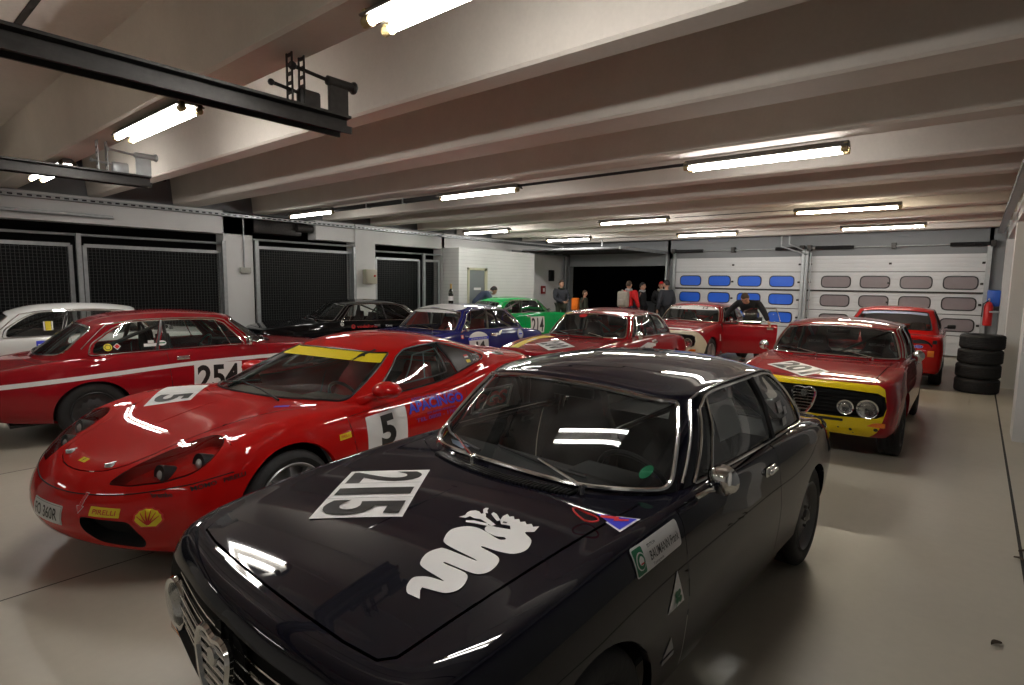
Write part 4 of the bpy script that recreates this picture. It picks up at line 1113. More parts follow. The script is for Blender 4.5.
    k.mb('roll_cage', mb, 'cage')
    k.mb('rear_view_mirror', MB().rbox((0.22, -0.12, 1.13), (0.245, 0.12, 1.18), 0.01).cyl((0.235, 0, 1.17), (0.29, 0, 1.21), 0.006, 6), 'satin')
    # wipers
    def surfp(y, f): # point on the glass near the foot
        c = np.interp(abs(y), [p[1] for p in base[:5]], [0, 1, 2, 3, 4]); return c
    for y0, y1 in ((0.42, -0.06), (-0.12, -0.58)):
        mb = MB()
        foot = (0.80-0.25*y0*y0, y0, deck(0.8, y0)+0.01)
        tip = loop3(G, gc.uv([(surfp((y0+y1)/2, 0), 1.5)]), 0.02, 1 if (y0+y1) > 0 else -1)[0]
        mb.cyl(foot, (foot[0], foot[1], foot[2]+0.035), 0.012, 8)
        mb.tube([(foot[0], foot[1], foot[2]+0.03), tip], [0.007, 0.004], 6)
        bl_ = [loop3(G, gc.uv([(surfp(y, 0), 1.35+0.25*abs(y-y0)/0.48)]), 0.008, 1 if y > 0 else -1)[0] for y in np.linspace(y0-0.02, y1, 7)]
        w = k.mb('wiper', mb, 'chrome'); k.mb('wiper_blade', MB().tube(bl_, 0.006, 5), 'satin', parent=w)
    mb = MB()
    for i in range(46):
        y = -0.36+i*0.0165
        z = deck(0.79, y)+0.004; xx = 0.835-0.45*y*y
        mb.box((xx-0.03, y-0.0045, z), (xx+0.025, y+0.0045, z+0.007))
    k.mb('cowl_vent', mb, 'satin')
    for sd in (1, -1):
        mb = MB(); cx, cy, cz = 0.36, sd*0.80, 0.94
        mb.tube([(0.42, sd*0.72, 0.865), (0.40, sd*0.76, 0.90), (cx, cy, cz-0.03)], [0.014, 0.009, 0.012], 8)
        mb.lathe([(0.0, 0.045), (0.035, 0.038), (0.056, 0.018), (0.060, -0.004), (0.054, -0.010)], 'X', (cx, cy, cz), 20)
        mm = k.mb('mirror', mb, 'chrome', tagn='mirror_'+('left' if sd > 0 else 'right'))
        k.mb('mirror_glass', MB().cyl((cx-0.008, cy, cz), (cx-0.011, cy, cz), 0.053, 20), 'reflector', parent=mm)
    add_wheels(k, {'f': (1.175, 0.675, 0.305, 0.19), 'r': (-1.175, 0.665, 0.305, 0.19)}, 0, 0.305, 0.20, 0.19)
    return k, L, G
COUPE, CL, CG = make_coupe()
# ---------------------------------------------------------------- the red mid-engined sports car
def edge_ring(S, pts, view, w):
    def grow(d):
        o = offset(pts, d); ax = 1 if view == 'top' else 0
        if view != 'side':
            for i, p in enumerate(pts):
                if abs(p[ax]) < 1e-9:
                    q = list(o[i]); j = 1-ax; q[ax] = 0.0; q[j] = p[j]+(d if p[j] > np.mean([r[j] for r in pts]) else -d); o[i] = tuple(q)
        return o
    return S.loop(grow(-w/2), view), S.loop(grow(w/2), view)
def low_loop(S, pts, bot):
    out = []
    for a, b in densify(pts, 0.03):
        z0 = bot(a); q = S.hit((a, 3, max(b, z0+0.012)), (0, -1, 0))
        if b < z0+0.02: q[1] = 0
        out.append(q)
    return np.array(out)
def make_sports():
    k = Kit()
    W = interp([2.3, 2.1, 1.9, 1.6, 1.3, 0.8, 0.2, -0.4, -1.0, -1.3, -1.7, -2.0, -2.2], [0.66, 0.77, 0.86, 0.925, 0.95, 0.925, 0.915, 0.935, 0.962, 0.965, 0.93, 0.87, 0.80])
    bot = interp([2.3, 1.9, 1.3, 0.6, -1, -1.7, -2.2], [0.19, 0.15, 0.14, 0.13, 0.14, 0.18, 0.27])
    crest = interp([2.3, 2.1, 1.9, 1.6, 1.3, 0.9, 0.5, 0, -0.5, -1, -1.3, -1.8, -2.2], [0.455, 0.55, 0.635, 0.742, 0.80, 0.808, 0.785, 0.775, 0.80, 0.875, 0.91, 0.91, 0.86])
    cen = interp([2.3, 2.0, 1.7, 1.3, 1.0, 0.7, 0, -0.5, -0.9, -1.3, -1.8, -2.2], [0.495, 0.615, 0.720, 0.806, 0.842, 0.852, 0.850, 0.86, 0.95, 0.98, 0.95, 0.90])
    INS = 0.14
    def deck(x, y):
        yc = np.maximum(W(x)-INS, 0.1); t = np.minimum(np.abs(y)/yc, 1.0)
        return crest(x)+(cen(x)-crest(x))*(1-t**2.0)+0.02*np.exp(-((t-0.84)/0.2)**2)*np.exp(-((x-1.45)/0.5)**2)
    sp = dict(W=W, bottom=bot, crest=crest, deck=deck, xf=2.225, xr=-2.19, spine=(-1.3, 1.2),
        front=[(0, 0), (0.28, -0.018), (0.55, -0.075), (0.76, -0.17), (0.90, -0.30), (0.97, -0.45)],
        side=[1.62, 1.45, 1.3, 1.1, 0.8, 0.4, 0.0, -0.4, -0.8, -1.1, -1.3, -1.5, -1.7],
        rear=[(0, 0), (0.3, 0.01), (0.58, 0.05), (0.80, 0.12), (0.93, 0.22), (0.985, 0.34)],
        rows=[(0, 0.10, 0.17, 0.15, 1), (0.10, 0.045, 0.09, 0.08, 1), (0.32, 0.01, 0.02, 0.03, 1), (0.58, 0.0, 0.0, 0.0, 1), (0.80, 0.02, 0.025, 0.02, 1), (0.92, 0.05, 0.075, 0.05, 1),
              (0.985, 0.095, 0.14, 0.09, 1), (1.0, INS, 0.21, 0.13, 0.9999), (1.0, INS, 0.21, 0.13, 0.9), (1.0, INS, 0.21, 0.13, 0.72), (1.0, INS, 0.21, 0.13, 0.46), (1.0, INS, 0.21, 0.13, 0.22), (1.0, INS, 0.21, 0.13, 0)])
    L = Surf(lower_net(sp), fix=(7, 8, deck)); lc = CR(L)
    zc = interp([0.2, 0.10, 0, -0.2, -0.42, -0.65, -0.85, -0.98, -1.1], [1.085, 1.125, 1.157, 1.195, 1.208, 1.195, 1.16, 1.125, 1.08])
    roofz = lambda x, y: zc(x)-0.058*(np.abs(y)/0.55)**2.4
    base = [(1.02, 0), (1.0, 0.25), (0.93, 0.46), (0.80, 0.63), (0.62, 0.755), (0.32, 0.79), (0, 0.80), (-0.35, 0.80), (-0.8, 0.78), (-1.2, 0.72), (-1.42, 0.58), (-1.54, 0.40), (-1.6, 0.2), (-1.62, 0)]
    top = [(0.12, 0), (0.11, 0.2), (0.085, 0.36), (0.035, 0.475), (-0.05, 0.535), (-0.16, 0.558), (-0.3, 0.566), (-0.44, 0.562), (-0.6, 0.545), (-0.77, 0.51), (-0.87, 0.42), (-0.92, 0.3), (-0.95, 0.15), (-0.96, 0)]
    base = [(x, y, float(deck(x, y))-0.005) for x, y in base]; top = [(x, y, roofz(x, y)) for x, y in top]
    G = Surf(green_net(base, top, roofz, [-0.1, 0.0, 0.35, 0.7, 0.92, 0.995], [0.94, 0.8, 0.55, 0.27, 0], (-0.6, -0.15), 0.03)); gc = CR(G)
    RF, RR = 0.318, 0.325
    arch_f = [(1.30+0.365*math.cos(a), 0.325+0.36*math.sin(a)) for a in np.linspace(-0.6, PI+0.6, 34)]
    arch_r = [(-1.30+0.375*math.cos(a), 0.33+0.365*math.sin(a)) for a in np.linspace(-0.6, PI+0.6, 34)]
    la_f, la_r = low_loop(L, arch_f, bot), low_loop(L, arch_r, bot)
    hoodp = [(2.075, 0), (2.07, 0.08), (2.055, 0.17), (2.02, 0.27), (1.95, 0.355), (1.85, 0.405), (1.70, 0.45), (1.4, 0.56), (1.1, 0.68), (0.86, 0.72), (1.0, 0.50), (1.075, 0.28), (1.10, 0)]
    cockpit = [(0.96, 0), (0.94, 0.24), (0.86, 0.44), (0.72, 0.60), (0.55, 0.70), (0.2, 0.735), (-0.4, 0.75), (-0.9, 0.72), (-1.15, 0.64), (-1.35, 0.5), (-1.48, 0.3), (-1.52, 0)]
    doorp = rounded([(0.82, 0.745), (0.79, 0.60), (0.72, 0.20), (-0.30, 0.20), (-0.52, 0.50), (-0.56, 0.775)], [0.0, 0.1, 0.06, 0.1, 0.1, 0.0])
    lampp = rounded([(2.06, 0.385), (2.02, 0.52), (1.93, 0.67), (1.82, 0.775), (1.71, 0.80), (1.62, 0.75), (1.59, 0.64), (1.64, 0.56), (1.78, 0.485), (1.94, 0.42)], [0.02, 0.05, .05, .05, .05, .06, .06, .05, .05, .03], 4)
    intp = rounded([(0.31, 0.405), (0.32, 0.34), (0.40, 0.26), (0.60, 0.225), (0.635, 0.28), (0.585, 0.395)], 0.03, 3)
    scoop = rounded([(-0.74, 0.58), (-0.76, 0.46), (-0.90, 0.43), (-0.86, 0.60)], 0.03, 3)
    loops = [('hole', la_f), ('hole', la_r), ('cockpit', L.loop(cockpit, 'top'))]
    a, b = edge_ring(L, hoodp, 'top', 0.006); loops += [('hood', a), ('seam', b)]
    a, b = edge_ring(L, doorp, 'side', 0.006); loops += [('door', a), ('dseam', b)]
    l_lamp = L.loop(lampp, 'top'); a2 = L.loop(offset(lampp, 0.006), 'top'); loops += [('lampcover', l_lamp), ('lampseal', a2)]
    l_int = L.loop(intp, 'front'); l_sc = L.loop(scoop, 'side'); loops += [('intake', l_int), ('scoop', l_sc)]
    parts = cut_skin(L, loops, 'shell')
    ws = rounded([(0, 1.12), (2.2, 1.10), (3.62, 1.08), (3.60, 4.12), (2.0, 4.25), (0, 4.25)], [0, 0, 0.3, 0.35, 0, 0], 5)
    strip = rounded([(0, 3.30), (2.0, 3.28), (3.62, 3.12), (3.62, 4.12), (2.0, 4.26), (0, 4.26)], [0, 0, 0.0, 0.35, 0, 0], 5)
    dwin = rounded([(4.42, 1.35), (7.55, 1.4), (7.5, 4.05), (6.0, 4.2), (4.8, 4.15), (4.40, 3.5)], [.1, .08, .08, .1, .2, .2], 4)
    qwin = rounded([(7.66, 1.42), (8.95, 1.55), (8.75, 2.6), (8.2, 3.6), (7.62, 4.05)], [.08, .35, .3, .2, .08], 4)
    rwin = rounded([(13, 1.9), (10.9, 1.9), (10.5, 3.9), (13, 4.1)], [0, .3, .2, 0], 4)
    gp = cut_skin(G, [('sun_strip', gc.loop(strip)), ('windscreen', gc.loop(ws)), ('door_window', gc.loop(dwin)), ('quarter_window', gc.loop(qwin)), ('rear_window', gc.loop(rwin))], 'roof')
    k.add('body_shell', skin_mesh('body_shell', [(L, parts['shell'], 0)], [M['black']]), 'paint')
    k.add('roof', skin_mesh('roof', [(G, gp['roof'], 0)], [M['black']]), 'paint')
    k.add('hood', skin_mesh('hood', [(L, parts['hood'], 0)], [M['black']], off=0.001), 'paint')
    for n in ('seam', 'lampseal'): k.add('panel_gap', skin_mesh('panel_gap', [(L, parts[n], 0)], [M['black']], off=-0.006), 'void')
    for n, o in (('windscreen', -0.003), ('rear_window', -0.003)):
        k.add(n, skin_mesh(n, [(G, gp[n], 0)], [M['black']], off=o), 'glass')
    k.add('sun_strip', skin_mesh('sun_strip', [(G, gp['sun_strip'], 0)], [M['black']], off=-0.001), 'yellowv', label='yellow strip across top of windscreen')
    mb = MB(); P = gc.loop(ws); m = np.abs(P[:, 0]) > 1e-6; A = np.array(loop3(G, P[m], 0.001, 1)); j = int(np.argmax(np.linalg.norm(np.diff(np.concatenate([A, A[:1]]), axis=0), axis=1))); A = np.roll(A, -(j+1), 0)
    k.mb('window_surround', MB().tube([tuple(a) for a in A]+[tuple(a*[1, -1, 1]) for a in A[::-1]], 0.009, 6, closed=True), 'satin')
    for sd in (1, -1):
        k.add('panel_gap', skin_mesh('panel_gap', [(L, parts['dseam'], 0)], [M['black']], (sd,), off=-0.006), 'void')
        k.add('door', skin_mesh('door', [(L, parts['door'], 0)], [M['black']], (sd,)), 'paint')
        k.add('door_window', skin_mesh('door_window', [(G, gp['door_window'], 0)], [M['black']], (sd,), off=-0.004), 'glass')
        k.add('quarter_window', skin_mesh('quarter_window', [(G, gp['quarter_window'], 0)], [M['black']], (sd,), off=-0.002), 'satin', label='black rear side pane with names')
        mb = MB(); out = rounded([(4.36, 1.25), (9.05, 1.45), (8.85, 2.7), (8.3, 3.75), (7.6, 4.2), (6.0, 4.32), (4.78, 4.27), (4.34, 3.55)], [.1, .35, .3, .2, .1, .1, .2, .2], 4)
        mb.tube(loop3(G, gc.loop(out), 0.002, sd), 0.008, 6, closed=True)
        mb.tube(loop3(G, gc.uv([(7.6, 1.4), (7.58, 2.7), (7.56, 4.1)]), 0.003, sd), 0.014, 6)
        k.mb('window_trim', mb, 'satin')
        # clear plastic slider fixed with a frame in the door window
        mb = MB(); fr = rounded([(5.35, 1.75), (7.3, 1.75), (7.3, 3.6), (5.55, 3.45)], 0.1, 3)
        mb.tube(loop3(G, gc.loop(fr), -0.012, sd), 0.007, 5, closed=True); mb.tube(loop3(G, gc.uv([(6.3, 1.75), (6.35, 3.55)]), -0.012, sd), 0.006, 5)
        k.mb('slider_frame', mb, 'greyplastic')
        # headlamp: cover, painted bucket, two projector lamps
        h = k.add('headlamp', skin_mesh('headlamp', [(L, parts['lampcover'], 0)], [M['black']], (sd,), off=-0.065), 'bucket')
        mb = MB(); flange(mb, L, l_lamp, 0.067, sd); k.mb('lamp_bucket', mb, 'bucket', parent=h, fix=False)
        k.add('lamp_cover', skin_mesh('lamp_cover', [(L, parts['lampcover'], 0)], [M['black']], (sd,), off=0.0), 'clearcover', parent=h)
        for cx, cy, r in ((1.72, 0.71, 0.058), (1.86, 0.57, 0.055)):
            z = float(deck(cx, cy))-0.045; mb = MB(); d = Vector((1, 0, 0.12)).normalized(); c = Vector((cx, sd*cy, z-0.03))
            mb.tube([c-d*0.05, c+d*0.02, c+d*0.035, c+d*0.03, c+d*0.01], [r*0.7, r, r*1.0, r*0.86, r*0.6], 20)
            k.mb('projector', mb, 'darkalloy', parent=h)
            k.mb('lens', MB().ball(c+d*0.012, r*0.62, 8), 'lens', parent=h)
        for la in (la_f, la_r): mb = MB(); flange(mb, L, la, 0.03, sd); k.mb('arch_lip', mb, 'paint', fix=False)
        for la in (l_int, l_sc): mb = MB(); flange(mb, L, la, 0.07, sd); k.mb('duct_wall', mb, 'black', fix=False)
        for la in ('intake', 'scoop'): k.add('air_intake', skin_mesh('air_intake', [(L, parts[la], 0)], [M['black']], (sd,), off=-0.07), 'void')
        # door mirror
        mb = MB(); c = Vector((0.50 if sd > 0 else 0.26, sd*0.94, 0.885 if sd > 0 else 0.865))
        vs = []; nr = 10
        prof = [(-0.055, 0.0), (-0.055, 0.88), (-0.03, 1.0), (0.02, 0.95), (0.06, 0.75), (0.09, 0.42), (0.10, 0.0)]
        for h_, s_ in prof:
            for j in range(20):
                t = 2*PI*j/20; vs.append((c.x+h_, c.y+0.115*s_*math.cos(t), c.z+0.062*s_*math.sin(t)+0.004))
        mb._add(vs, [(i*20+j, i*20+(j+1) % 20, (i+1)*20+(j+1) % 20, (i+1)*20+j) for i in range(len(prof)-1) for j in range(20)])
        mb.tube([(c.x+0.10, sd*0.77, 0.80), (c.x+0.06, sd*0.82, 0.825), (c.x+0.03, sd*0.90, c.z-0.023)], [0.042, 0.032, 0.028], 10)
        k.mb('mirror', mb, 'paint')
        # small marker lamp and hood pin
        hp = (1.985, sd*0.24); z = float(deck(*hp)); mb = MB(); mb.lathe([(0, z+0.010), (0.012, z+0.012), (0.024, z+0.006), (0.030, z-0.004)], 'Z', (hp[0], hp[1], 0), 20); mb.tube([(hp[0]-0.03, hp[1], z+0.012), (hp[0]+0.03, hp[1], z+0.012)], 0.005, 6)
        k.mb('hood_catch', mb, 'steel')
    # lower bumper seam
    sx = interp([0, 0.15, 0.314, 0.45, 0.562, 0.69, 0.80], [0.500, 0.501, 0.508, 0.518, 0.531, 0.553, 0.575])
    sl = [L.hit((5, y, sx(float(y))), (-1, 0, 0)) for y in np.linspace(0.001, 0.80, 24)]+[L.hit((x, 3, z), (0, -1, 0)) for x, z in ((1.76, 0.592), (1.66, 0.607))]
    P = loop3(L, np.array(sl), 0.0, 1); mb = MB().tube([(p[0], -p[1], p[2]) for p in P[::-1]]+P[1:], 0.0035, 5); k.mb('bumper_seam', mb, 'void')
    # fuel cap, hood badge, plate is laid on later
    q = G.hit((-1.38, 3, 0.955), (0, -1, 0)); p = L.ev(L.hit((-1.47, 0.66, 4), (0, 0, -1)))[0]; n = L.nrm(L.hit((-1.47, 0.66, 4), (0, 0, -1)))[0]
    c = Vector(p); n = Vector(n); mb = MB(); mb.tube([c-n*0.01, c+n*0.006, c+n*0.008], [0.065, 0.062, 0.05], 24); f = k.mb('fuel_cap', mb, 'steel'); k.mb('cap_centre', MB().tube([c+n*0.004, c+n*0.012], [0.036, 0.034], 20), 'satin', parent=f)
    k.mb('floor_pan', MB().box((-1.9, -0.72, 0.15), (1.60, 0.72, 0.18)), 'black')
    wheel_wells(k, ((1.30, 0.325), (-1.30, 0.33)), 0.375, 0.52, 0.84)
    for a, b in (((0.98, -0.7, 0.16), (1.0, 0.7, 0.72)), ((-0.75, -0.72, 0.16), (-0.72, 0.72, 0.78)), ((-1.5, -0.6, 0.76), (-0.75, 0.6, 0.78))): k.mb('bulkhead', MB().box(a, b), 'interior')
    mb = MB(); mb.rbox((0.52, -0.70, 0.58), (1.0, 0.70, 0.775), 0.05); mb.rbox((0.46, 0.18, 0.62), (0.66, 0.56, 0.80), 0.03); k.mb('dashboard', mb, 'dash')
    sm = seat_mesh(0.5).mesh('seat', [M['black']], 50)
    for sd in (1, -1): k.add('seat', sm, 'seatcol', (-0.14, sd*0.36, -0.1))
    steering(k, 0.34, 0.36, 0.72)
    mb = MB()
    for sd in (1, -1): mb.tube([(-0.62, sd*0.58, 0.2), (-0.64, sd*0.58, 0.8), (-0.66, sd*0.46, 1.08), (-0.66, 0, 1.13)], 0.02, 8); mb.tube([(-0.64, sd*0.50, 1.0), (0.0, sd*0.50, 1.08), (0.7, sd*0.70, 0.75)], 0.018, 8)
    k.mb('roll_cage', mb, 'cage')
    mb = MB(); g = lambda y: 1.075-0.35*y*y
    mb.tube([(g(0.42), 0.42, float(deck(g(0.42), 0.42))+0.012), (0.96, 0.15, 0.885), (0.93, -0.12, 0.915)], [0.009, 0.006, 0.005], 6); w = k.mb('wiper', mb, 'satin')
    k.mb('wiper_blade', MB().tube(loop3(G, gc.uv([(0.2, 1.7), (0.9, 1.5), (1.8, 1.32), (2.3, 1.25)]), 0.008, -1), 0.006, 5), 'satin', parent=w)
    rx = -2.15
    for sd in (1, -1):
        for yy in (0.62, 0.40):
            x = L.ev(L.hit((-5, yy, 0.66), (1, 0, 0)))[0][0]; k.mb('tail_lamp', MB().lathe([(0.07, x+0.03), (0.075, x-0.008), (0.06, x-0.014), (0, x-0.016)], 'X', (0, sd*yy, 0.66), 20), 'redlens')
    add_wheels(k, {'f': (1.30, 0.815, RF, 0.22), 'r': (-1.30, 0.80, RR, 0.27)}, 0, RF, 0.235, 0.22, rim='spokes')
    return k, L, G, deck
SPORT, SL, SG, SDECK = make_sports()
# ---------------------------------------------------------------- the boxy red saloon seen from behind
def make_saloon():
    k = Kit()
    W = interp([1.95, 1.6, 1.2, 0.5, -0.5, -1.2, -1.7, -2.05], [0.71, 0.765, 0.785, 0.79, 0.79, 0.785, 0.77, 0.73])
    bot = interp([1.95, 1.2, 0, -1.2, -1.7, -2.05], [0.26, 0.21, 0.2, 0.2, 0.24, 0.29])
    crest = interp([1.95, 1.2, 0.6, 0, -0.6, -1.2, -1.7, -2.05], [0.76, 0.83, 0.87, 0.88, 0.885, 0.89, 0.88, 0.855])
    def deck(x, y):
        yc = np.maximum(W(x)-0.06, 0.1); t = np.minimum(np.abs(y)/yc, 1.0); return crest(x)+0.025*(1-t**2)
    rows = [(0, 0.07, 0.10, 0.09, 1), (0.10, 0.03, 0.05, 0.04, 1), (0.33, 0.006, 0.01, 0.01, 1), (0.60, 0, 0, 0, 1), (0.82, 0.010, 0.01, 0.01, 1), (0.94, 0.022, 0.022, 0.022, 1), (0.99, 0.04, 0.04, 0.04, 1),
            (1, 0.06, 0.06, 0.06, .9999), (1, 0.06, 0.06, 0.06, 0.9), (1, 0.06, 0.06, 0.06, 0.72), (1, 0.06, 0.06, 0.06, 0.45), (1, 0.06, 0.06, 0.06, 0.2), (1, 0.06, 0.06, 0.06, 0)]
    sp = dict(W=W, bottom=bot, crest=crest, deck=deck, xf=1.94, xr=-2.03, spine=(-1.35, 1.0), front=[(0, 0), (0.3, -0.004), (0.6, -0.02), (0.82, -0.045), (0.94, -0.08), (0.99, -0.15)],
        side=[1.6, 1.4, 1.2, 0.95, 0.6, 0.2, -0.2, -0.6, -0.95, -1.2, -1.4, -1.6], rear=[(0, 0), (0.3, 0.004), (0.6, 0.02), (0.82, 0.04), (0.94, 0.07), (0.99, 0.13)], rows=rows)
    L = Surf(lower_net(sp), fix=(7, 8, deck)); lc = CR(L)
    zc = interp([0.4, 0.25, 0, -0.4, -0.7, -0.85, -1.0], [1.22, 1.27, 1.32, 1.345, 1.33, 1.30, 1.25]); roofz = lambda x, y: zc(x)-0.055*(np.abs(y)/0.57)**2.6
    base = [(0.80, 0), (0.79, 0.25), (0.76, 0.45), (0.70, 0.60), (0.58, 0.685), (0.3, 0.70), (-0.1, 0.705), (-0.5, 0.705), (-0.95, 0.70), (-1.35, 0.68), (-1.56, 0.60), (-1.62, 0.42), (-1.645, 0.2), (-1.65, 0)]
    top = [(0.26, 0), (0.255, 0.22), (0.235, 0.38), (0.20, 0.49), (0.12, 0.55), (0.0, 0.57), (-0.2, 0.58), (-0.42, 0.58), (-0.62, 0.572), (-0.78, 0.55), (-0.86, 0.48), (-0.89, 0.32), (-0.90, 0.15), (-0.905, 0)]
    base = [(x, y, float(deck(x, y))) for x, y in base]; top = [(x, y, roofz(x, y)) for x, y in top]
    G = Surf(green_net(base, top, roofz, [-0.08, 0, 0.35, 0.7, 0.92, 0.995], [0.94, 0.8, 0.55, 0.27, 0], (-0.6, 0), 0.015)); gc = CR(G)
    arches = [low_loop(L, [(x+0.34*math.cos(a), 0.30+0.33*math.sin(a)) for a in np.linspace(-0.42, PI+0.42, 30)], bot) for x in (1.2, -1.2)]
    cock = [(0.74, 0), (0.72, 0.3), (0.66, 0.52), (0.5, 0.64), (-0.5, 0.66), (-1.2, 0.65), (-1.45, 0.56), (-1.55, 0.3), (-1.57, 0)]
    doorp = rounded([(0.68, 0.85), (0.68, 0.26), (-0.45, 0.26), (-0.52, 0.86)], [0, .04, .1, 0])
    black = rounded([(0, 0.765), (0.68, 0.765), (0.68, 0.825), (0, 0.825)], [0, .01, .01, 0])
    loops = [('hole', a) for a in arches]+[('cock', L.loop(cock, 'top'))]
    a, b = edge_ring(L, doorp, 'side', 0.006); loops += [('door', a), ('dseam', b)]
    lidp = [(-1.70, 0), (-1.69, 0.3), (-1.66, 0.6), (-1.98, 0.62), (-1.99, 0)]
    a, b = edge_ring(L, lidp, 'top', 0.007); loops += [('trunk_lid', a), ('tseam', b)]
    loops.append(('panel', L.loop(black, 'rear')))
    parts = cut_skin(L, loops, 'shell')
    ws = rounded([(0, 1.3), (2.2, 1.3), (3.6, 1.35), (3.55, 4.1), (0, 4.25)], [0, 0, .3, .3, 0], 4)
    bl = rounded([(13, 1.45), (11.4, 1.45), (9.9, 1.5), (9.9, 4.1), (11.4, 4.2), (13, 4.2)], [0, 0, .3, .3, 0, 0], 4)
    st = rounded([(13, 3.55), (11.4, 3.55), (9.9, 3.5), (9.9, 4.1), (11.4, 4.2), (13, 4.2)], [0, 0, 0, .3, 0, 0], 4)
    dw = rounded([(4.45, 1.4), (6.95, 1.4), (6.9, 4.15), (4.7, 4.05), (4.42, 3.4)], .1, 3); qw = rounded([(7.08, 1.4), (8.9, 1.45), (8.6, 3.9), (7.0, 4.15)], [.08, .2, .3, .08], 4)
    gp = cut_skin(G, [('strip', gc.loop(st))]+[(n, gc.loop(p)) for n, p in (('windscreen', ws), ('rear_window', bl), ('door_window', dw), ('rear_side_window', qw))], 'roof')
    k.add('body_shell', skin_mesh('body_shell', [(L, parts['shell'], 0)], [M['black']]), 'paint')
    k.add('trunk_lid', skin_mesh('trunk_lid', [(L, parts['trunk_lid'], 0)], [M['black']], off=0.002), 'paint')
    k.add('panel_gap', skin_mesh('panel_gap', [(L, parts['tseam'], 0)], [M['black']], off=-0.008), 'void')
    k.add('tail_panel', skin_mesh('tail_panel', [(L, parts['panel'], 0)], [M['black']], off=0.001), 'satin', label='black panel below the trunk edge')
    k.add('roof', skin_mesh('roof', [(G, gp['roof'], 0)], [M['black']]), 'paint')
    for n in ('windscreen', 'rear_window'): k.add(n, skin_mesh(n, [(G, gp[n], 0)], [M['black']], off=-0.004), 'glass')
    k.add('sun_strip', skin_mesh('sun_strip', [(G, gp['strip'], 0)], [M['black']], off=-0.001), 'stripblue', label='pale blue strip across top of rear window')
    for sd in (1, -1):
        k.add('door', skin_mesh('door', [(L, parts['door'], 0)], [M['black']], (sd,)), 'paint')
        k.add('panel_gap', skin_mesh('panel_gap', [(L, parts['dseam'], 0)], [M['black']], (sd,), off=-0.008), 'void')
        for n in ('door_window', 'rear_side_window'): k.add(n, skin_mesh(n, [(G, gp[n], 0)], [M['black']], (sd,), off=-0.004), 'glass')
        mb = MB()
        for lo in (dw, qw): mb.tube(loop3(G, gc.loop(lo), 0.001, sd), 0.007, 6, closed=True)
        k.mb('window_trim', mb, 'satin')
        for a in arches: mb = MB(); flange(mb, L, a, 0.03, sd); k.mb('arch_lip', mb, 'paint', fix=False)
        x = L.ev(L.hit((-5, 0.52, 0.60), (1, 0, 0)))[0][0]
        mb = MB(); mb.rbox((x-0.014, sd*0.545-0.12, 0.56), (x+0.05, sd*0.545+0.12, 0.67), 0.012); t = k.mb('tail_lamp', mb, 'redlens')
        k.mb('indicator', MB().rbox((x-0.018, sd*0.61-0.045, 0.553), (x+0.05, sd*0.61+0.045, 0.657), 0.008), 'amber', parent=t)
        k.mb('reversing_lamp', MB().rbox((x-0.018, sd*0.455-0.03, 0.555), (x+0.05, sd*0.455+0.03, 0.655), 0.006), 'lens', parent=t)
        mb = MB(); mb.tube([(0.55, sd*0.74, 0.90), (0.53, sd*0.80, 0.93)], 0.014, 6); mb.rbox((0.49, sd*0.85-0.07, 0.89), (0.55, sd*0.85+0.07, 0.97), 0.02); k.mb('mirror', mb, 'satin')
    mb = MB(); P = gc.loop(bl); m = (np.abs(P[:, 0]-1) > 1e-6); A = np.array(loop3(G, P[m], 0.001, 1)); j = int(np.argmax(np.linalg.norm(np.diff(np.concatenate([A, A[:1]]), axis=0), axis=1))); A = np.roll(A, -(j+1), 0)
    k.mb('window_surround', MB().tube([tuple(a) for a in A]+[tuple(a*[1, -1, 1]) for a in A[::-1]], 0.012, 6, closed=True), 'satin')
    xr = -2.03
    k.mb('rear_badge', MB().lathe([(0.0, xr-0.012), (0.030, xr-0.010), (0.034, xr+0.01)], 'X', (0, 0, 0), 24), 'bluev', loc=(0, 0, 0.725)) if False else None
    k.mb('exhaust_pipe', MB().tube([(-1.4, 0.40, 0.20), (-2.12, 0.40, 0.22)], 0.025, 8), 'steel')
    k.mb('number_plate', MB().rbox((xr-0.012, -0.26, 0.52), (xr+0.01, 0.26, 0.63), 0.004), 'white')
    k.mb('floor_pan', MB().box((-1.80, -0.62, 0.215), (1.6, 0.62, 0.24)), 'black'); wheel_wells(k, ((1.2, 0.30), (-1.2, 0.30)), 0.35, 0.45, 0.73)
    for a, b in (((0.78, -0.6, 0.22), (0.8, 0.6, 0.84)), ((-1.5, -0.64, 0.80), (-1.0, 0.64, 0.83)), ((-1.0, -0.6, 0.22), (-0.98, 0.6, 0.8))): k.mb('bulkhead', MB().box(a, b), 'interior')
    k.mb('dashboard', MB().rbox((0.42, -0.62, 0.66), (0.74, 0.62, 0.85), 0.04), 'interior')
    sm = seat_mesh().mesh('seat', [M['black']], 50)
    for sd in (1, -1): k.add('seat', sm, 'seat', (0.0, sd*0.35, 0.0))
    mb = MB()
    for sd in (1, -1): mb.tube([(-0.42, sd*0.56, 0.25), (-0.46, sd*0.56, 0.9), (-0.48, sd*0.50, 1.22), (-0.48, 0, 1.27)], 0.018, 8)
    k.mb('roll_cage', mb, 'satin')
    add_wheels(k, {'f': (1.2, 0.685, 0.30, 0.19), 'r': (-1.2, 0.685, 0.30, 0.19)}, 0, 0.3, 0.19, 0.19)
    return k, L, G
SALOON, HL, HG = make_saloon()
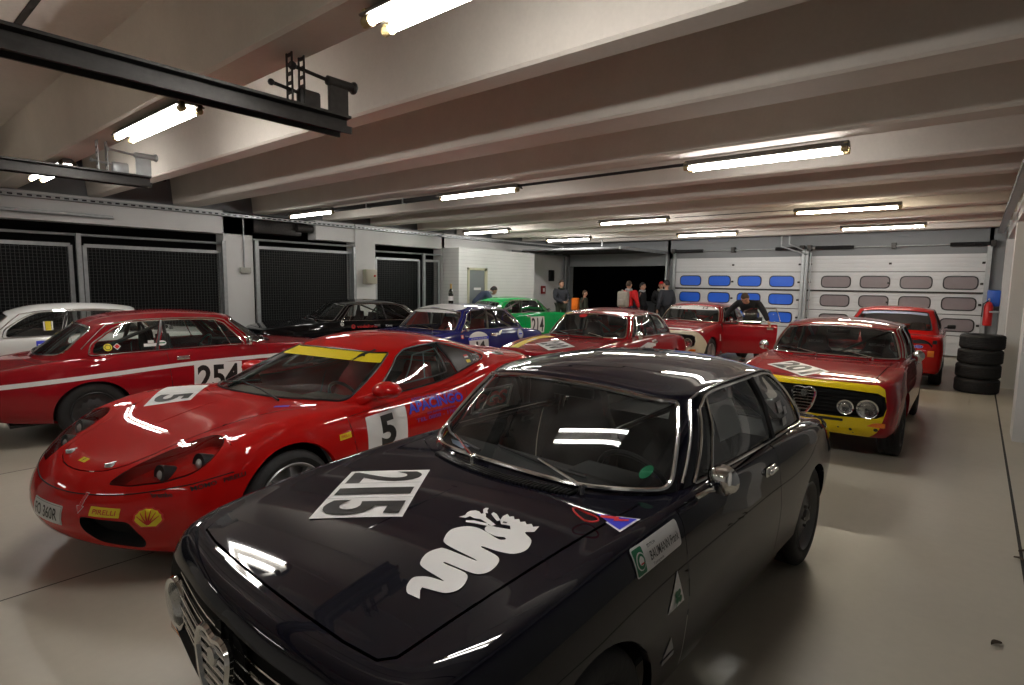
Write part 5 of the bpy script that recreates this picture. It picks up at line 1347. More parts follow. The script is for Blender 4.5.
# ---------------------------------------------------------------- paints
M['navy'] = mat('midnight_blue_paint', (0.002, 0.002, 0.0075), 0.6, coat=1.0, noise=0.05, nscale=3, spec=0.05)
M['red'] = paint('red_paint', (0.42, 0.006, 0.008))
M['darkred'] = paint('dark_red_paint', (0.30, 0.006, 0.012))
M['raceyellow'] = paint('yellow_paint', (0.80, 0.60, 0.01))
M['whitepaint'] = paint('white_paint', (0.72, 0.72, 0.70))
M['cream'] = paint('cream_paint', (0.70, 0.66, 0.52))
M['blackpaint'] = paint('black_paint', (0.003, 0.003, 0.004), 0.3)
M['bluepaint'] = paint('blue_paint', (0.018, 0.022, 0.16))
M['greenpaint'] = paint('green_paint', (0.0, 0.36, 0.08))
M['brightred'] = paint('bright_red_paint', (0.50, 0.005, 0.004))
M['midalloy'] = mat('mid_grey_alloy', (0.16, 0.16, 0.16), 0.4, 0.5, noise=0.12, nscale=14)
M['greyplastic'] = mat('grey_plastic', (0.22, 0.23, 0.24), 0.4, noise=0.1)
M['clearcover'] = glass_mat('clear_lamp_cover', (1, 1, 1), through=1.0, dirt=0.01, ior=1.3)
M['dash'] = mat('tan_dashboard', (0.10, 0.085, 0.07), 0.7, noise=0.2)
M['paleblue'] = mat('pale_blue_vinyl', (0.45, 0.52, 0.72), 0.4, noise=0.05)
M['whitecage'] = mat('white_cage_paint', (0.6, 0.6, 0.6), 0.4, noise=0.05)
V = [M['white'], M['ink'], M['yellowv'], M['redv'], M['bluev'], M['greenv'], M['purplev'], M['greyv'], M['paleblue']]
WHITE, INK, YEL, RED, BLU, GRN, PUR, GRY, PBL = range(9)

def side_place(surfs, cx, cz, side, tilt=0.0):
    ex = np.array([-math.cos(tilt)*side, 0, math.sin(tilt)]); ey = np.array([math.sin(tilt)*side, 0, math.cos(tilt)])
    return onto(surfs, (cx, 0, cz), ex, ey, (0, -side, 0), side)
def top_place(surfs, cx, cy, ang):
    return onto(surfs, (cx, cy, 0), (math.cos(ang), math.sin(ang), 0), (-math.sin(ang), math.cos(ang), 0), (0, 0, -1), 0)
def front_place(surfs, cy, cz): return onto(surfs, (0, cy, cz), (0, 1, 0), (0, 0, 1), (-1, 0, 0), 0)
def rear_place(surfs, cy, cz): return onto(surfs, (0, cy, cz), (0, -1, 0), (0, 0, 1), (1, 0, 0), 0)
def sticker(root, name, flat, place, label=None, cell=0.04, base=0.0025):
    o = link(name, lay(name, flat, V, place, cell, 0.0012, base), root)
    if label: o['label'] = label
    return o
def number(txt, w, h, bold=0.03, frame=True, pad=0.86, tw=0.88, bg=WHITE):
    f = Flat().rect(-w/2, -h/2, w/2, h/2, bg)
    return f.text(txt, 0, 0, h*pad, INK, bold, w*tw)
CARS = 'race cars parked in the hall'
def coupe(label, x, y, deg, style, skip=()):
    r = empty('coupe_car', (x, y, 0), math.radians(deg), label, 'car')
    st = dict(paint='red', nose='paint', hoodpaint='paint', roofpaint='paint', rim='darkalloy', seatcol='seat', cage='satin', headglass='lampglass', noseside='paint', pillar='satin', grillebar='void', driprail='chrome', badge='reflector', bucket='paint')
    st.update(style)
    return r, build_kit(COUPE, r, st, skip)
one_lamp = ('headlamp_inner', 'mirror_right')
# --- the nearest car
R1, O1 = coupe('black-blue coupe nearest the viewer, with number 215 and white snake on its hood', -1.48, 2.507, 268.1,
    {'paint': 'navy', 'rim': 'midalloy', 'grillebar': 'chrome'}, one_lamp)
f = Flat().rect(-0.21, -0.17, 0.21, 0.17, WHITE)
for i, ch in enumerate('215'):
    x = (i-1)*0.137; f.text(ch, x, 0, 0.30, INK, 0.028, 0.115 if ch != '1' else 0.06)
for x in (-0.0685, 0.0685): f.rect(x-0.0015, -0.17, x+0.0015, 0.17, GRY)
sticker(R1, 'number_panel', f, top_place([CL], 1.225, -0.226, math.atan2(0.25, 0.336)), 'white panel with black number 215', 0.04, 0.006)
SN = [(1.539, 0.433), (1.545, 0.389), (1.526, 0.36), (1.494, 0.345), (1.475, 0.358), (1.46, 0.383), (1.449, 0.425), (1.446, 0.412), (1.443, 0.327), (1.426, 0.299), (1.387, 0.282), (1.35, 0.291), (1.336, 0.313), (1.324, 0.421), (1.319, 0.415), (1.319, 0.293), (1.294, 0.258), (1.248, 0.239), (1.208, 0.258), (1.188, 0.291), (1.186, 0.334), (1.194, 0.399), (1.186, 0.417), (1.178, 0.419), (1.174, 0.408), (1.187, 0.378), (1.182, 0.33), (1.150, 0.315), (1.144, 0.345), (1.125, 0.392), (1.108, 0.375), (1.120, 0.345), (1.102, 0.324), (1.075, 0.312), (1.053, 0.314), (1.063, 0.332), (1.052, 0.342), (1.066, 0.358), (1.054, 0.368), (1.067, 0.385), (1.054, 0.395), (1.066, 0.412), (1.052, 0.422), (1.064, 0.438), (1.048, 0.452), (1.085, 0.462), (1.109, 0.441), (1.132, 0.487), (1.182, 0.51), (1.224, 0.494), (1.245, 0.447), (1.255, 0.394), (1.262, 0.398), (1.266, 0.466), (1.292, 0.491), (1.335, 0.498), (1.364, 0.482), (1.376, 0.441), (1.385, 0.364), (1.391, 0.372), (1.384, 0.449), (1.407, 0.477), (1.446, 0.488), (1.478, 0.471), (1.493, 0.435), (1.504, 0.4), (1.515, 0.405)]
SN = [(a, b) for a, b in SN]
def smooth_run(P, a, b, m=4):
    out = P[:a]
    for i in range(a, b):
        p0, p1, p2, p3 = [np.array(P[min(max(k, 0), len(P)-1)]) for k in (i-1, i, i+1, i+2)]
        out += [tuple(0.5*(2*p1+(p2-p0)*t+(2*p0-5*p1+4*p2-p3)*t*t+(3*p1-p0-3*p2+p3)*t**3)) for t in np.arange(m)/m]
    return out+P[b:]
SN = smooth_run(smooth_run(SN, 45, 64), 1, 27)
f = Flat().poly(SN, WHITE)
for q in ([(1.176, 0.198), (1.153, 0.206), (1.136, 0.198), (1.120, 0.198), (1.106, 0.21), (1.104, 0.228), (1.112, 0.243), (1.098, 0.25), (1.106, 0.262), (1.118, 0.272), (1.135, 0.335), (1.150, 0.330), (1.140, 0.270), (1.150, 0.245), (1.148, 0.225), (1.165, 0.222)],
          [(1.104, 0.246), (1.086, 0.228), (1.072, 0.226), (1.066, 0.236), (1.082, 0.245), (1.096, 0.262)], [(1.094, 0.275), (1.080, 0.272), (1.082, 0.290), (1.106, 0.330), (1.118, 0.325), (1.104, 0.295)],
          [(1.190, 0.248), (1.182, 0.240), (1.165, 0.262), (1.150, 0.315), (1.162, 0.325), (1.176, 0.280)]):
    f.poly(q, WHITE)
f.poly([(1.118, 0.350), (1.112, 0.362), (1.104, 0.360), (1.108, 0.345)], INK)
sticker(R1, 'snake_emblem', f, onto([CL], (0, 0, 0), (1, 0, 0), (0, 1, 0), (0, 0, -1), 0), 'white crowned snake emblem', 0.04, 0.006)
f = Flat().poly([(0.844, 0.525), (0.775, 0.678), (0.901, 0.671)], WHITE).poly([(0.842, 0.543), (0.787, 0.669), (0.889, 0.663)], BLU)
f.poly([(0.86, 0.566), (0.835, 0.61), (0.85, 0.615), (0.82, 0.655), (0.805, 0.652), (0.826, 0.622), (0.812, 0.614), (0.842, 0.562)], RED)
sticker(R1, 'fender_sticker', f, onto([CL], (0, 0, 0), (1, 0, 0), (0, 1, 0), (0, 0, -1), 1), 'blue triangle with red lightning bolt')
tow = MB().tube([(0.925+0.030*math.cos(a), 0.552+0.048*math.sin(a), 0.897+0.02*max(0, math.cos(a+1.2))) for a in np.linspace(0, 2*PI, 20, endpoint=False)], 0.0035, 5, closed=True)
link('strap_loop', tow.mesh('strap_loop', M['redv']), R1)
f = Flat().rect(-0.155, -0.042, 0.155, 0.042, WHITE, 0.012).rect(-0.150, -0.037, -0.094, 0.037, GRN, 0.006)
f.poly(circle(-0.119, 0, 0.026, 24), WHITE).poly(circle(-0.119, 0, 0.022, 24), GRN).poly(circle(-0.119, 0.002, 0.013, 18), WHITE).rect(-0.128, -0.008, -0.110, -0.003, RED)
f.text('EDITION', 0.0-0.045, 0.027, 0.008, INK, 0.0, 0.05).text('BAUMANN Frank', 0.03, 0.0, 0.028, INK, 0.008, 0.20).text('Tuningteile', -0.028, -0.027, 0.012, INK, 0, 0.07)
sticker(R1, 'name_sticker', f, side_place([CL], 0.80, 0.812, 1, 0.03), 'white sticker reading BAUMANN Frank with green crest', 0.02, 0.004)
f = Flat().poly([(0.02, 0.065), (0.062, -0.055), (-0.062, -0.055)], WHITE)
for a in (0.25, 0.75, 1.25, 1.75): f.poly(circle(0.012+0.014*math.cos(a*PI), -0.02+0.014*math.sin(a*PI), 0.0125, 14), GRN)
f.poly([(0.008, -0.025), (-0.012, -0.05), (-0.018, -0.048), (0.004, -0.02)], GRN)
sticker(R1, 'clover_sticker', f, side_place([CL], 0.715, 0.635, 1), 'pale triangle with green clover leaf')
f = Flat().poly([(0.01, 0.04), (0.04, -0.018), (-0.04, -0.018)], GRY).rect(-0.045, -0.042, 0.045, -0.026, GRY, 0.003)
sticker(R1, 'maker_badge', f, side_place([CL], 0.745, 0.44, 1), 'small grey triangle badge low on the fender')
f = Flat().poly([(0.018*math.cos(a), 0.020*math.sin(a)) for a in np.linspace(0, 2*PI, 24, endpoint=False)], GRN)
sticker(R1, 'round_sticker', f, onto([CG], (0, 0.56, 0.955), (0, 1, 0), (0, 0, 1), (-1, 0, 0), 0), 'green round sticker in windscreen corner', 0.03, 0.001)
f = Flat().rect(-0.13, -0.055, 0.13, 0.055, PBL)
o = sticker(R1, 'document', f, on_plane((0.60, -0.50, 0.872), (0, 1, 0), (-1, 0, 0), (0, 0, 1)), 'pale paper on the dashboard')
link('tow_eye', MB().tube([(1.90+0.045*math.cos(a), -0.22, 0.36+0.03*math.sin(a)) for a in np.linspace(0, 2*PI, 16, endpoint=False)], 0.009, 6, closed=True).cyl((1.80, -0.22, 0.36), (1.86, -0.22, 0.36), 0.010, 8).mesh('tow_eye', M['steel']), R1)
f = Flat().rect(-0.16, -0.072, 0.16, 0.072, GRY, 0.004).rect(-0.152, -0.064, 0.152, 0.064, WHITE, 0.002).text('PGS', 0.0, 0, 0.085, RED, 0.03, 0.25)
o = sticker(R1, 'window_sticker', f, onto([CG], (0.02, 0, 0.985), (1, 0, 0), (0, 0, 1), (0, 1, 0), -1), 'red letters PGS on right door glass', 0.03, -0.02) if False else None
f = Flat()
for a, b, c, d in ((-0.16, -0.07, 0.16, -0.062), (-0.16, 0.062, 0.16, 0.07), (-0.16, -0.07, -0.152, 0.07), (0.152, -0.07, 0.16, 0.07)): f.rect(a, b, c, d, GRY)
f.text('PGS', 0.0, 0, 0.085, RED, 0.03, 0.25)
sticker(R1, 'window_sticker', f, onto([CG], (0.10, 0, 1.00), (-1, 0, 0), (0, 0, 1), (0, 1, 0), -1), 'lettering PGS in a frame on right door glass', 0.03, -0.012)
# documents leaning in the rear side window
f = Flat().rect(-0.12, -0.08, 0.12, 0.08, WHITE)
sticker(R1, 'window_paper', f, side_place([CG], -0.10, 1.075, 1), 'white paper behind the door glass', 0.05, -0.02)
f = Flat().rect(-0.05, 0.0, 0.04, 0.06, GRY).rect(0.05, -0.02, 0.10, 0.02, WHITE).rect(-0.02, -0.07, 0.05, -0.03, WHITE)
sticker(R1, 'window_stickers', f, side_place([CG], -0.80, 0.99, 1), None, 0.05, 0.001)
# --- the mid-engined car
R2 = empty('sports_car', (-4.26, 2.86, 0), math.radians(279), 'low bright red sports car with number 5 and yellow strip on its windscreen', 'car')
O2 = build_kit(SPORT, R2, dict(paint='brightred', bucket='brightred', seatcol='redseat', rim='alloy', cage='satin', dash='dash'))
# number on the hood
f = Flat().rect(-0.25, -0.15, 0.25, 0.15, WHITE).rect(-0.0, -0.15, 0.004, 0.15, GRY); f.text('5', 0.125, 0, 0.24, INK, 0.035, 0.17)
sticker(R2, 'number_panel', f, top_place([SL], 1.19, -0.50, math.radians(45)+0.0), 'white panel with black 5 on the hood')
f = Flat().poly(rounded([(-0.21, -0.14), (0.21, -0.14), (0.235, 0.13), (-0.20, 0.13)], 0.01), WHITE).text('5', 0.01, -0.005, 0.225, INK, 0.04, 0.16)
sticker(R2, 'number_panel', f, side_place([SL], 0.455, 0.585, 1, 0.02), 'white panel with black 5 on the door')
f = Flat().text('RESTAURANT PIZZERIA', 0.02, 0.085, 0.026, PUR, 0.01, 0.56).text('APACINGO', 0, 0.028, 0.080, BLU, 0.035, 0.68, arc=0.008).text('DA NINO ARIANNA', 0.05, -0.035, 0.018, PUR, 0.01, 0.36).text('TEL 0808 - 176717', 0.03, -0.072, 0.030, PUR, 0.012, 0.60)
sticker(R2, 'door_lettering', f, side_place([SL], -0.14, 0.650, 1, -0.01), 'blue lettering APACINGO on the red door')
f = Flat().rect(-0.055, -0.02, 0.055, 0.02, YEL, 0.003).text('PIRELLI', 0, 0, 0.018, RED, 0.01, 0.08)
sticker(R2, 'yellow_sticker', f, side_place([SL], 0.87, 0.632, 1), 'small yellow sticker')
f = Flat().rect(-0.085, -0.024, 0.085, 0.024, YEL, 0.003).text('PIRELLI', 0, 0, 0.024, RED, 0.012, 0.13)
sticker(R2, 'yellow_sticker', f, front_place([SL], 0.455, 0.437), 'yellow sticker above the air intake')
# yellow shell badge with red edge
fan = [(0.055*math.cos(a)*(1 if k % 2 else 0.93), 0.055*math.sin(a)*(1 if k % 2 else 0.93)) for k, a in enumerate(np.linspace(-0.35, PI+0.35, 17))]+[(-0.028, -0.042), (0.028, -0.042)]
f = Flat().poly([(a*1.16, b*1.16) for a, b in fan], RED).poly(fan, YEL)
for a in np.linspace(0.35, PI-0.35, 6): f.poly([(0.004*math.sin(a), -0.03-0.004*math.cos(a)), (0.046*math.cos(a)+0.0016*math.sin(a), 0.046*math.sin(a)-0.0016*math.cos(a)), (0.046*math.cos(a)-0.0016*math.sin(a), 0.046*math.sin(a)+0.0016*math.cos(a)), (-0.004*math.sin(a), -0.03+0.004*math.cos(a))], RED)
sticker(R2, 'shell_sticker', f, front_place([SL], 0.665, 0.41), 'yellow scallop badge with red edge', 0.02)
f = Flat().rect(-0.16, -0.052, 0.16, 0.052, WHITE, 0.008).rect(-0.154, -0.046, 0.154, 0.046, GRY, 0.006).rect(-0.152, -0.044, 0.152, 0.044, WHITE, 0.006).text('FO 360R', 0.0, 0, 0.062, INK, 0.01, 0.25)
sticker(R2, 'number_plate', f, front_place([SL], 0.02, 0.385), 'white front number plate')
horse = [(-0.2, -0.5), (-0.12, -0.2), (-0.25, 0.0), (-0.1, 0.25), (0.0, 0.3), (0.02, 0.5), (0.15, 0.42), (0.3, 0.38), (0.12, 0.26), (0.3, 0.12), (0.14, 0.14), (0.08, 0.0), (0.25, -0.15), (0.06, -0.1), (0.0, -0.25), (0.05, -0.5), (-0.05, -0.48), (-0.08, -0.3)]
f = Flat().poly([(a*0.14, b*0.075) for a, b in horse], INK)
sticker(R2, 'horse_emblem', f, onto([SG], (0, 0.40, 1.075), (0, 1, 0), (0, 0, 1), (-1, 0, 0), 0), 'black rearing horse on the yellow strip', 0.03, 0.002)
f = Flat().rect(-0.038, -0.016, 0.038, 0.016, YEL, 0.003).poly([(a*0.03, b*0.026) for a, b in horse], INK)
sticker(R2, 'nose_badge', f, top_place([SL], 2.01, -0.015, PI/2), 'small yellow badge on the nose')
for x, z, t, w, m in ((1.95, 0.528, 'brembo', 0.10, INK), (1.80, 0.560, 'MOMO', 0.12, INK), (1.66, 0.580, 'PIRELLI', 0.12, INK)):
    f = Flat().text(t, 0, 0, 0.024, m, 0.02, w); sticker(R2, 'small_lettering', f, onto([SL], (x, 0, z), (-math.cos(0.9), 0, 0.0) if x > 1.9 else (-0.9, 0, 0.14), (0, 0, 1), (0, -1, 0), 1), None, 0.03)
f = Flat().poly([(-0.012, 0.05), (0.012, 0.05), (0.012, -0.01), (0.026, -0.01), (0, -0.05), (-0.026, -0.01), (-0.012, -0.01)], WHITE).poly([(-0.010, 0.048), (0.010, 0.048), (0.010, -0.012), (0.021, -0.012), (0, -0.045), (-0.021, -0.012), (-0.010, -0.012)], RED)
sticker(R2, 'arrow_sticker', f, front_place([SL], 0.30, 0.465), 'red arrow with white outline')
f = Flat().rect(-0.19, 0.012, -0.13, 0.038, RED).rect(-0.19, 0.012, -0.13, 0.024, WHITE).text('J. Becker', 0.0, 0.025, 0.020, WHITE, 0.0, 0.17).rect(-0.19, -0.032, -0.13, -0.006, YEL).text('M. Bauer', 0.0, -0.02, 0.020, WHITE, 0.0, 0.17)
sticker(R2, 'name_lettering', f, side_place([SG], -0.98, 0.955, 1), 'white names on the black pane')
f = Flat().rect(-0.10, -0.008, 0.10, 0.008, YEL); sticker(R2, 'mirror_stripe', f, on_plane((0.612, 0.96, 0.915), (0, 1, 0), (-0.3, 0, 1), (1, 0, 0.2)), None, 0.05, -0.02) if False else None
f = Flat().rect(-0.05, -0.02, 0.05, 0.02, BLU).rect(0.06, -0.015, 0.13, 0.015, RED); sticker(R2, 'small_sticker', f, top_place([SL], 1.09, 0.555, 2.2), 'small blue and red stickers near the windscreen')
# --- the other cars
R3, O3 = coupe('dark red coupe with number 254 and a white side stripe, seen from behind', -7.54, 2.85, 86.4, {'paint': 'darkred', 'rim': 'darkalloy'}, ('headlamp_inner', 'mirror_left', 'wiper_blade'))
band = []; up = []; lo = []
zf = interp([-2.10, -1.5, -1.1, -0.25, 0.6, 1.2, 1.75], [0.625, 0.655, 0.677, 0.722, 0.735, 0.735, 0.72])
for x in np.linspace(-2.08, 1.72, 50): up.append((x, zf(float(x))+0.022)); lo.append((x, zf(float(x))-0.022))
f = Flat().poly([(a, b) for a, b in lo]+[(a, b) for a, b in up[::-1]], WHITE)
pl = lambda sd: onto([CL], (0, 0, 0), (1, 0, 0), (0, 0, 1), (0, -sd, 0), sd)
sticker(R3, 'side_stripe', f, pl(-1), 'white stripe along the right side', 0.08, 0.002)
sticker(R3, 'number_panel', number('254', 0.52, 0.33, 0.03), side_place([CL], 0.01, 0.545, -1, -0.03), 'white panel with black number 254', 0.05, 0.005)
for x, z, sh in ((-1.02, 0.925, 0), (-0.94, 0.93, 1), (-0.64, 0.93, 2), (-0.53, 0.94, 3)):
    f = Flat()
    if sh == 0: f.poly(circle(0, 0, 0.038, 20), YEL).poly(circle(0, 0, 0.028, 20), INK).poly(circle(0, 0, 0.022, 20), YEL)
    if sh == 1: f.poly([(0, 0.035), (0.035, 0), (0, -0.035), (-0.035, 0)], WHITE).poly([(0, 0.026), (0.026, 0), (0, -0.026), (-0.026, 0)], RED)
    if sh == 2: f.rect(-0.06, -0.02, 0.06, 0.012, WHITE).rect(-0.02, 0.015, 0.035, 0.045, WHITE)
    if sh == 3: f.poly([(0.045*math.cos(a), 0.028*math.sin(a)) for a in np.linspace(0, 2*PI, 20, endpoint=False)], WHITE).rect(-0.035, -0.005, 0.035, 0.008, GRN)
    sticker(R3, 'window_sticker', f, side_place([CG], x, z+0.025, -1), None, 0.05, 0.001)
f = Flat().rect(-0.05, -0.02, 0.05, 0.02, YEL); sticker(R3, 'window_sticker', f, onto([CG], (-3, 0.30, 0.985), (0, -1, 0), (0, 0, 1), (1, 0, 0), 0), 'yellow sticker in rear window', 0.05, 0.001)
R4, O4 = coupe('white coupe behind the red number 254 car, cut off by the left picture edge', -10.11, 2.61, 82.8, {'paint': 'whitepaint', 'rim': 'alloy'}, one_lamp)
f = Flat().rect(-0.03, -0.06, 0.03, 0.06, YEL).rect(-0.05, -0.06, -0.035, 0.06, WHITE).rect(0.035, -0.06, 0.05, 0.06, WHITE); sticker(R4, 'window_sticker', f, side_place([CG], -0.72, 1.02, -1), 'yellow and white sticker in side window', 0.05, 0.001)
f = Flat().rect(-0.06, -0.04, 0.06, 0.04, BLU).rect(-0.04, -0.025, 0.04, 0.0, WHITE); sticker(R4, 'blue_sticker', f, side_place([CL], -0.80, 0.79, -1), 'blue sticker on rear fender')
R5, O5 = coupe('black coupe with red lettering on its door beside the mesh gates', -10.01, 6.74, 256.3, {'paint': 'blackpaint', 'rim': 'alloy'}, ('headlamp_inner', 'mirror_right', 'mirror_left'))
f = Flat().poly(circle(-0.225, 0, 0.042, 20), RED).poly([(-0.235, 0.02), (-0.215, 0.028), (-0.205, 0.005), (-0.222, -0.018), (-0.24, -0.005)], INK).text('vodafone', 0.055, 0, 0.058, RED, 0.03, 0.42)
sticker(R5, 'door_lettering', f, side_place([CL], -0.08, 0.785, 1), 'red word vodafone with round logo')
f = Flat().text('Kima', 0, 0, 0.04, WHITE, 0.01, 0.14); sticker(R5, 'small_lettering', f, side_place([CL], -0.60, 0.785, 1), 'small white lettering')
f = Flat().poly(circle(0, 0, 0.035, 16), WHITE).poly(circle(0, 0, 0.02, 16), GRY); sticker(R5, 'round_sticker', f, onto([CL], (0.36, 0, 0.835), (1, 0, 0), (0, 0, 1), (0, -1, 0), 1), 'white round sticker at windscreen foot')
f = Flat().rect(-0.17, -0.045, 0.17, 0.045, WHITE); sticker(R5, 'number_plate', f, on_plane((1.93, 0.40, 0.40), (0, 1, 0), (0, 0, 1), (1, 0, 0)), None, 0.1, 0.0)
R6, O6 = coupe('dark blue coupe with white roof front and a bottle standing on its roof', -7.09, 6.8, 272, {'paint': 'bluepaint', 'seatcol': 'redseat', 'rim': 'alloy', 'cage': 'whitecage'}, one_lamp)
f = Flat().poly(rounded([(0.345, -0.45), (0.345, 0.45), (0.18, 0.50), (-0.02, 0.46), (-0.10, 0.25), (-0.06, 0.0), (-0.12, -0.25), (-0.02, -0.48), (0.18, -0.50)], 0.05, 3), WHITE)
sticker(R6, 'roof_graphic', f, onto([CG], (0, 0, 0), (1, 0, 0), (0, 1, 0), (0, 0, -1), 0), 'white patch on the front of the roof', 0.06, 0.002)
f = Flat().poly([(-0.50, 1.165), (0.50, 1.165), (0.47, 1.215), (-0.47, 1.215)], WHITE); sticker(R6, 'sun_strip', f, onto([CG], (0, 0, 0), (0, 1, 0), (0, 0, 1), (-1, 0, 0), 0), 'white strip across top of windscreen', 0.05, 0.001)
f = Flat().poly([(0.24*math.cos(a), 0.03+0.11*math.sin(a)) for a in np.linspace(0, PI, 16)]+[(-0.24, -0.17), (0.24, -0.17)], WHITE).rect(-0.26, 0.01, 0.26, 0.055, BLU, 0.01).text('www.avd.de', 0, 0.033, 0.022, WHITE, 0.01, 0.40).text('14', 0.03, -0.085, 0.14, INK, 0.04, 0.22)
sticker(R6, 'number_panel', f, side_place([CL], 0.04, 0.72, 1), 'white door panel with blue band and black 14')
f = Flat().poly([(-0.13, -0.01), (-0.05, 0.0), (-0.02, 0.02), (0.02, 0.0), (0.06, 0.035), (0.14, 0.05), (0.10, 0.01), (0.05, -0.03), (0.0, -0.02), (-0.04, -0.045), (-0.13, -0.03)], WHITE)
sticker(R6, 'white_emblem', f, side_place([CL], -0.47, 0.80, 1), 'white winged shape behind the door')
f = Flat().poly(circle(0, 0, 0.09, 20), GRY).poly(circle(0, 0, 0.07, 20), PBL).rect(-0.05, -0.01, 0.05, 0.012, BLU); sticker(R6, 'round_sticker', f, side_place([CL], -1.12, 0.755, 1), 'pale round sticker on rear fender')
f = Flat().rect(-0.03, -0.03, 0.03, 0.03, RED).rect(-0.022, -0.006, 0.022, 0.006, WHITE).rect(-0.006, -0.022, 0.006, 0.022, WHITE).text('Team Sport', 0.15, 0.0, 0.025, PBL, 0, 0.16); sticker(R6, 'small_lettering', f, side_place([CL], 0.43, 0.80, 1), None)
R7, O7 = coupe('bright green coupe with number 214 near the white block booth', -9.85, 12.25, 80, {'paint': 'greenpaint', 'rim': 'alloy', 'cage': 'whitecage'}, ('headlamp_inner', 'mirror_left'))
sticker(R7, 'number_panel', number('214', 0.50, 0.44, 0.02), side_place([CL], -0.03, 0.56, -1), 'white panel with black number 214')
R8, O8 = coupe('dark red coupe with checkered panel and yellow flash on hood, between blue and white-nosed cars', -4.54, 7.71, 273, {'paint': 'darkred', 'rim': 'alloy'}, one_lamp)
f = Flat().rect(-0.25, -0.19, 0.25, 0.19, WHITE)
for i in range(3): f.rect(-0.21+i*0.15, -0.15, -0.10+i*0.15, 0.15, INK) if False else f.text('200'[i], (i-1)*0.15, 0, 0.28, INK, 0.06, 0.12)
sticker(R8, 'number_panel', f, top_place([CL], 1.46, 0.06, math.atan2(0.56, 0.39)), 'white and black number panel', 0.05, 0.006)
f = Flat().poly([(0.80, -0.56), (0.86, -0.30), (1.1, -0.42), (1.45, -0.40), (1.76, -0.34), (1.76, -0.48), (1.35, -0.55), (1.0, -0.60)], YEL)
f.poly([(1.0, -0.50), (1.25, -0.50), (1.40, -0.46), (1.20, -0.44)], WHITE)
sticker(R8, 'hood_flash', f, onto([CL], (0, 0, 0), (1, 0, 0), (0, 1, 0), (0, 0, -1), 0), 'yellow flash along right hood edge', 0.05, 0.006)
f = Flat().poly([(0.36*0.8, -0.04), (0.36*0.8, 0.0), (0.0, 0.05), (-0.1, 0.04), (-0.36*0.8, 0.02), (-0.36*0.8, -0.04)], WHITE).text('001', 0.02, -0.07, 0.09, WHITE, 0.03, 0.25).rect(0.16, 0.03, 0.33, 0.055, WHITE).text('M', -0.18, -0.01, 0.04, INK, 0.02, 0.08)
sticker(R8, 'door_graphic', f, side_place([CL], -0.06, 0.76, 1, 0.06), 'white zigzag graphic with digits on the door')
f = Flat().poly([(0.07*math.cos(a), 0.025*math.sin(a)) for a in np.linspace(0, 2*PI, 20, endpoint=False)], RED); sticker(R8, 'window_sticker', f, onto([CG], (0, -0.12, 1.19), (0, 1, 0), (0, 0, 1), (-1, 0, 0), 0), 'red oval sticker at top of windscreen', 0.04, 0.001)
f = Flat().rect(-0.03, -0.18, 0.03, 0.0, YEL); sticker(R8, 'roof_graphic', f, top_place([CG], 0.25, -0.38, 0.0), 'yellow patch on roof corner', 0.05, 0.002)
R9, O9 = coupe('red coupe with cream nose and its door standing open beside a leaning man', -4.86, 12.5, 270.4, {'paint': 'darkred', 'nose': 'cream', 'noseside': 'cream', 'rim': 'alloy'}, ('mirror_right', 'doorgap_left', 'mirror_left', 'shield_bars'))
dr = O9['door_left']; dr.rotation_euler = (0, 0, -math.radians(60))
for n in ('quarter_light_left', 'door_window_left'):
    w = O9[n]; w.parent = dr; w.location = (-0.6, -0.78, -0.5)
mb = MB()
fr_ = rounded([(4.42, 1.38), (6.92, 1.38), (6.88, 4.2), (4.8, 4.15), (4.40, 3.5)], 0.1, 3); mb.tube([(a-0.6, b-0.78, c-0.5) for a, b, c in loop3(CG, CR(CG).loop(fr_), 0.0, 1)], 0.009, 6, closed=True)
link('window_frame', mb.mesh('window_frame', M['chrome']), dr)
mb = MB(); mb.rbox((-0.98, -0.10, -0.22), (-0.02, -0.06, 0.36), 0.02); link('door_card', mb.mesh('door_card', M['interior']), dr)
mb = MB(); mb.tube([(-0.16, -0.02, 0.40), (-0.16, 0.04, 0.44)], 0.01, 6); mb.ball((-0.15, 0.075, 0.46), 0.055, 8, (0.6, 1, 1)); link('mirror', mb.mesh('mirror', M['chrome']), dr)
f = Flat().poly([(-0.56, 1.145), (0.56, 1.145), (0.51, 1.215), (-0.51, 1.215)], WHITE).text('H R', -0.3, 1.18, 0.03, INK, 0.03, 0.15).text('H', 0.3, 1.18, 0.03, INK, 0.03, 0.1); sticker(R9, 'sun_strip', f, onto([CG], (0, 0, 0), (0, 1, 0), (0, 0, 1), (-1, 0, 0), 0), 'white strip across top of windscreen', 0.05, 0.001)
f = Flat().poly([(-0.02, 0.07), (0.02, 0.07), (0.035, -0.07), (-0.03, -0.07)], WHITE); sticker(R9, 'fender_badge', f, side_place([CL], 0.75, 0.60, 1), 'pale badge on fender behind the wheel')
f = Flat().poly([(1.70, -0.54), (1.74, 0.0), (1.70, 0.54), (1.62, 0.5), (1.66, 0), (1.62, -0.5)], WHITE); sticker(R9, 'hood_stripe', f, onto([CL], (0, 0, 0), (1, 0, 0), (0, 1, 0), (0, 0, -1), 0), 'cream band at the hood front', 0.05, 0.006)
R10, O10 = coupe('red coupe with yellow nose and two pairs of round headlamps facing the viewer', -1.25, 7.9, 270.5, {'paint': 'darkred', 'nose': 'raceyellow', 'rim': 'darkalloy'}, ())
f = Flat().rect(-0.27, -0.16, 0.27, 0.16, WHITE).text('201', 0, 0, 0.27, INK, 0.045, 0.46)
sticker(R10, 'number_panel', f, top_place([CL], 1.50, -0.16, math.atan2(0.38, 0.306)), 'white panel with black number 201', 0.05, 0.006)
f = Flat()
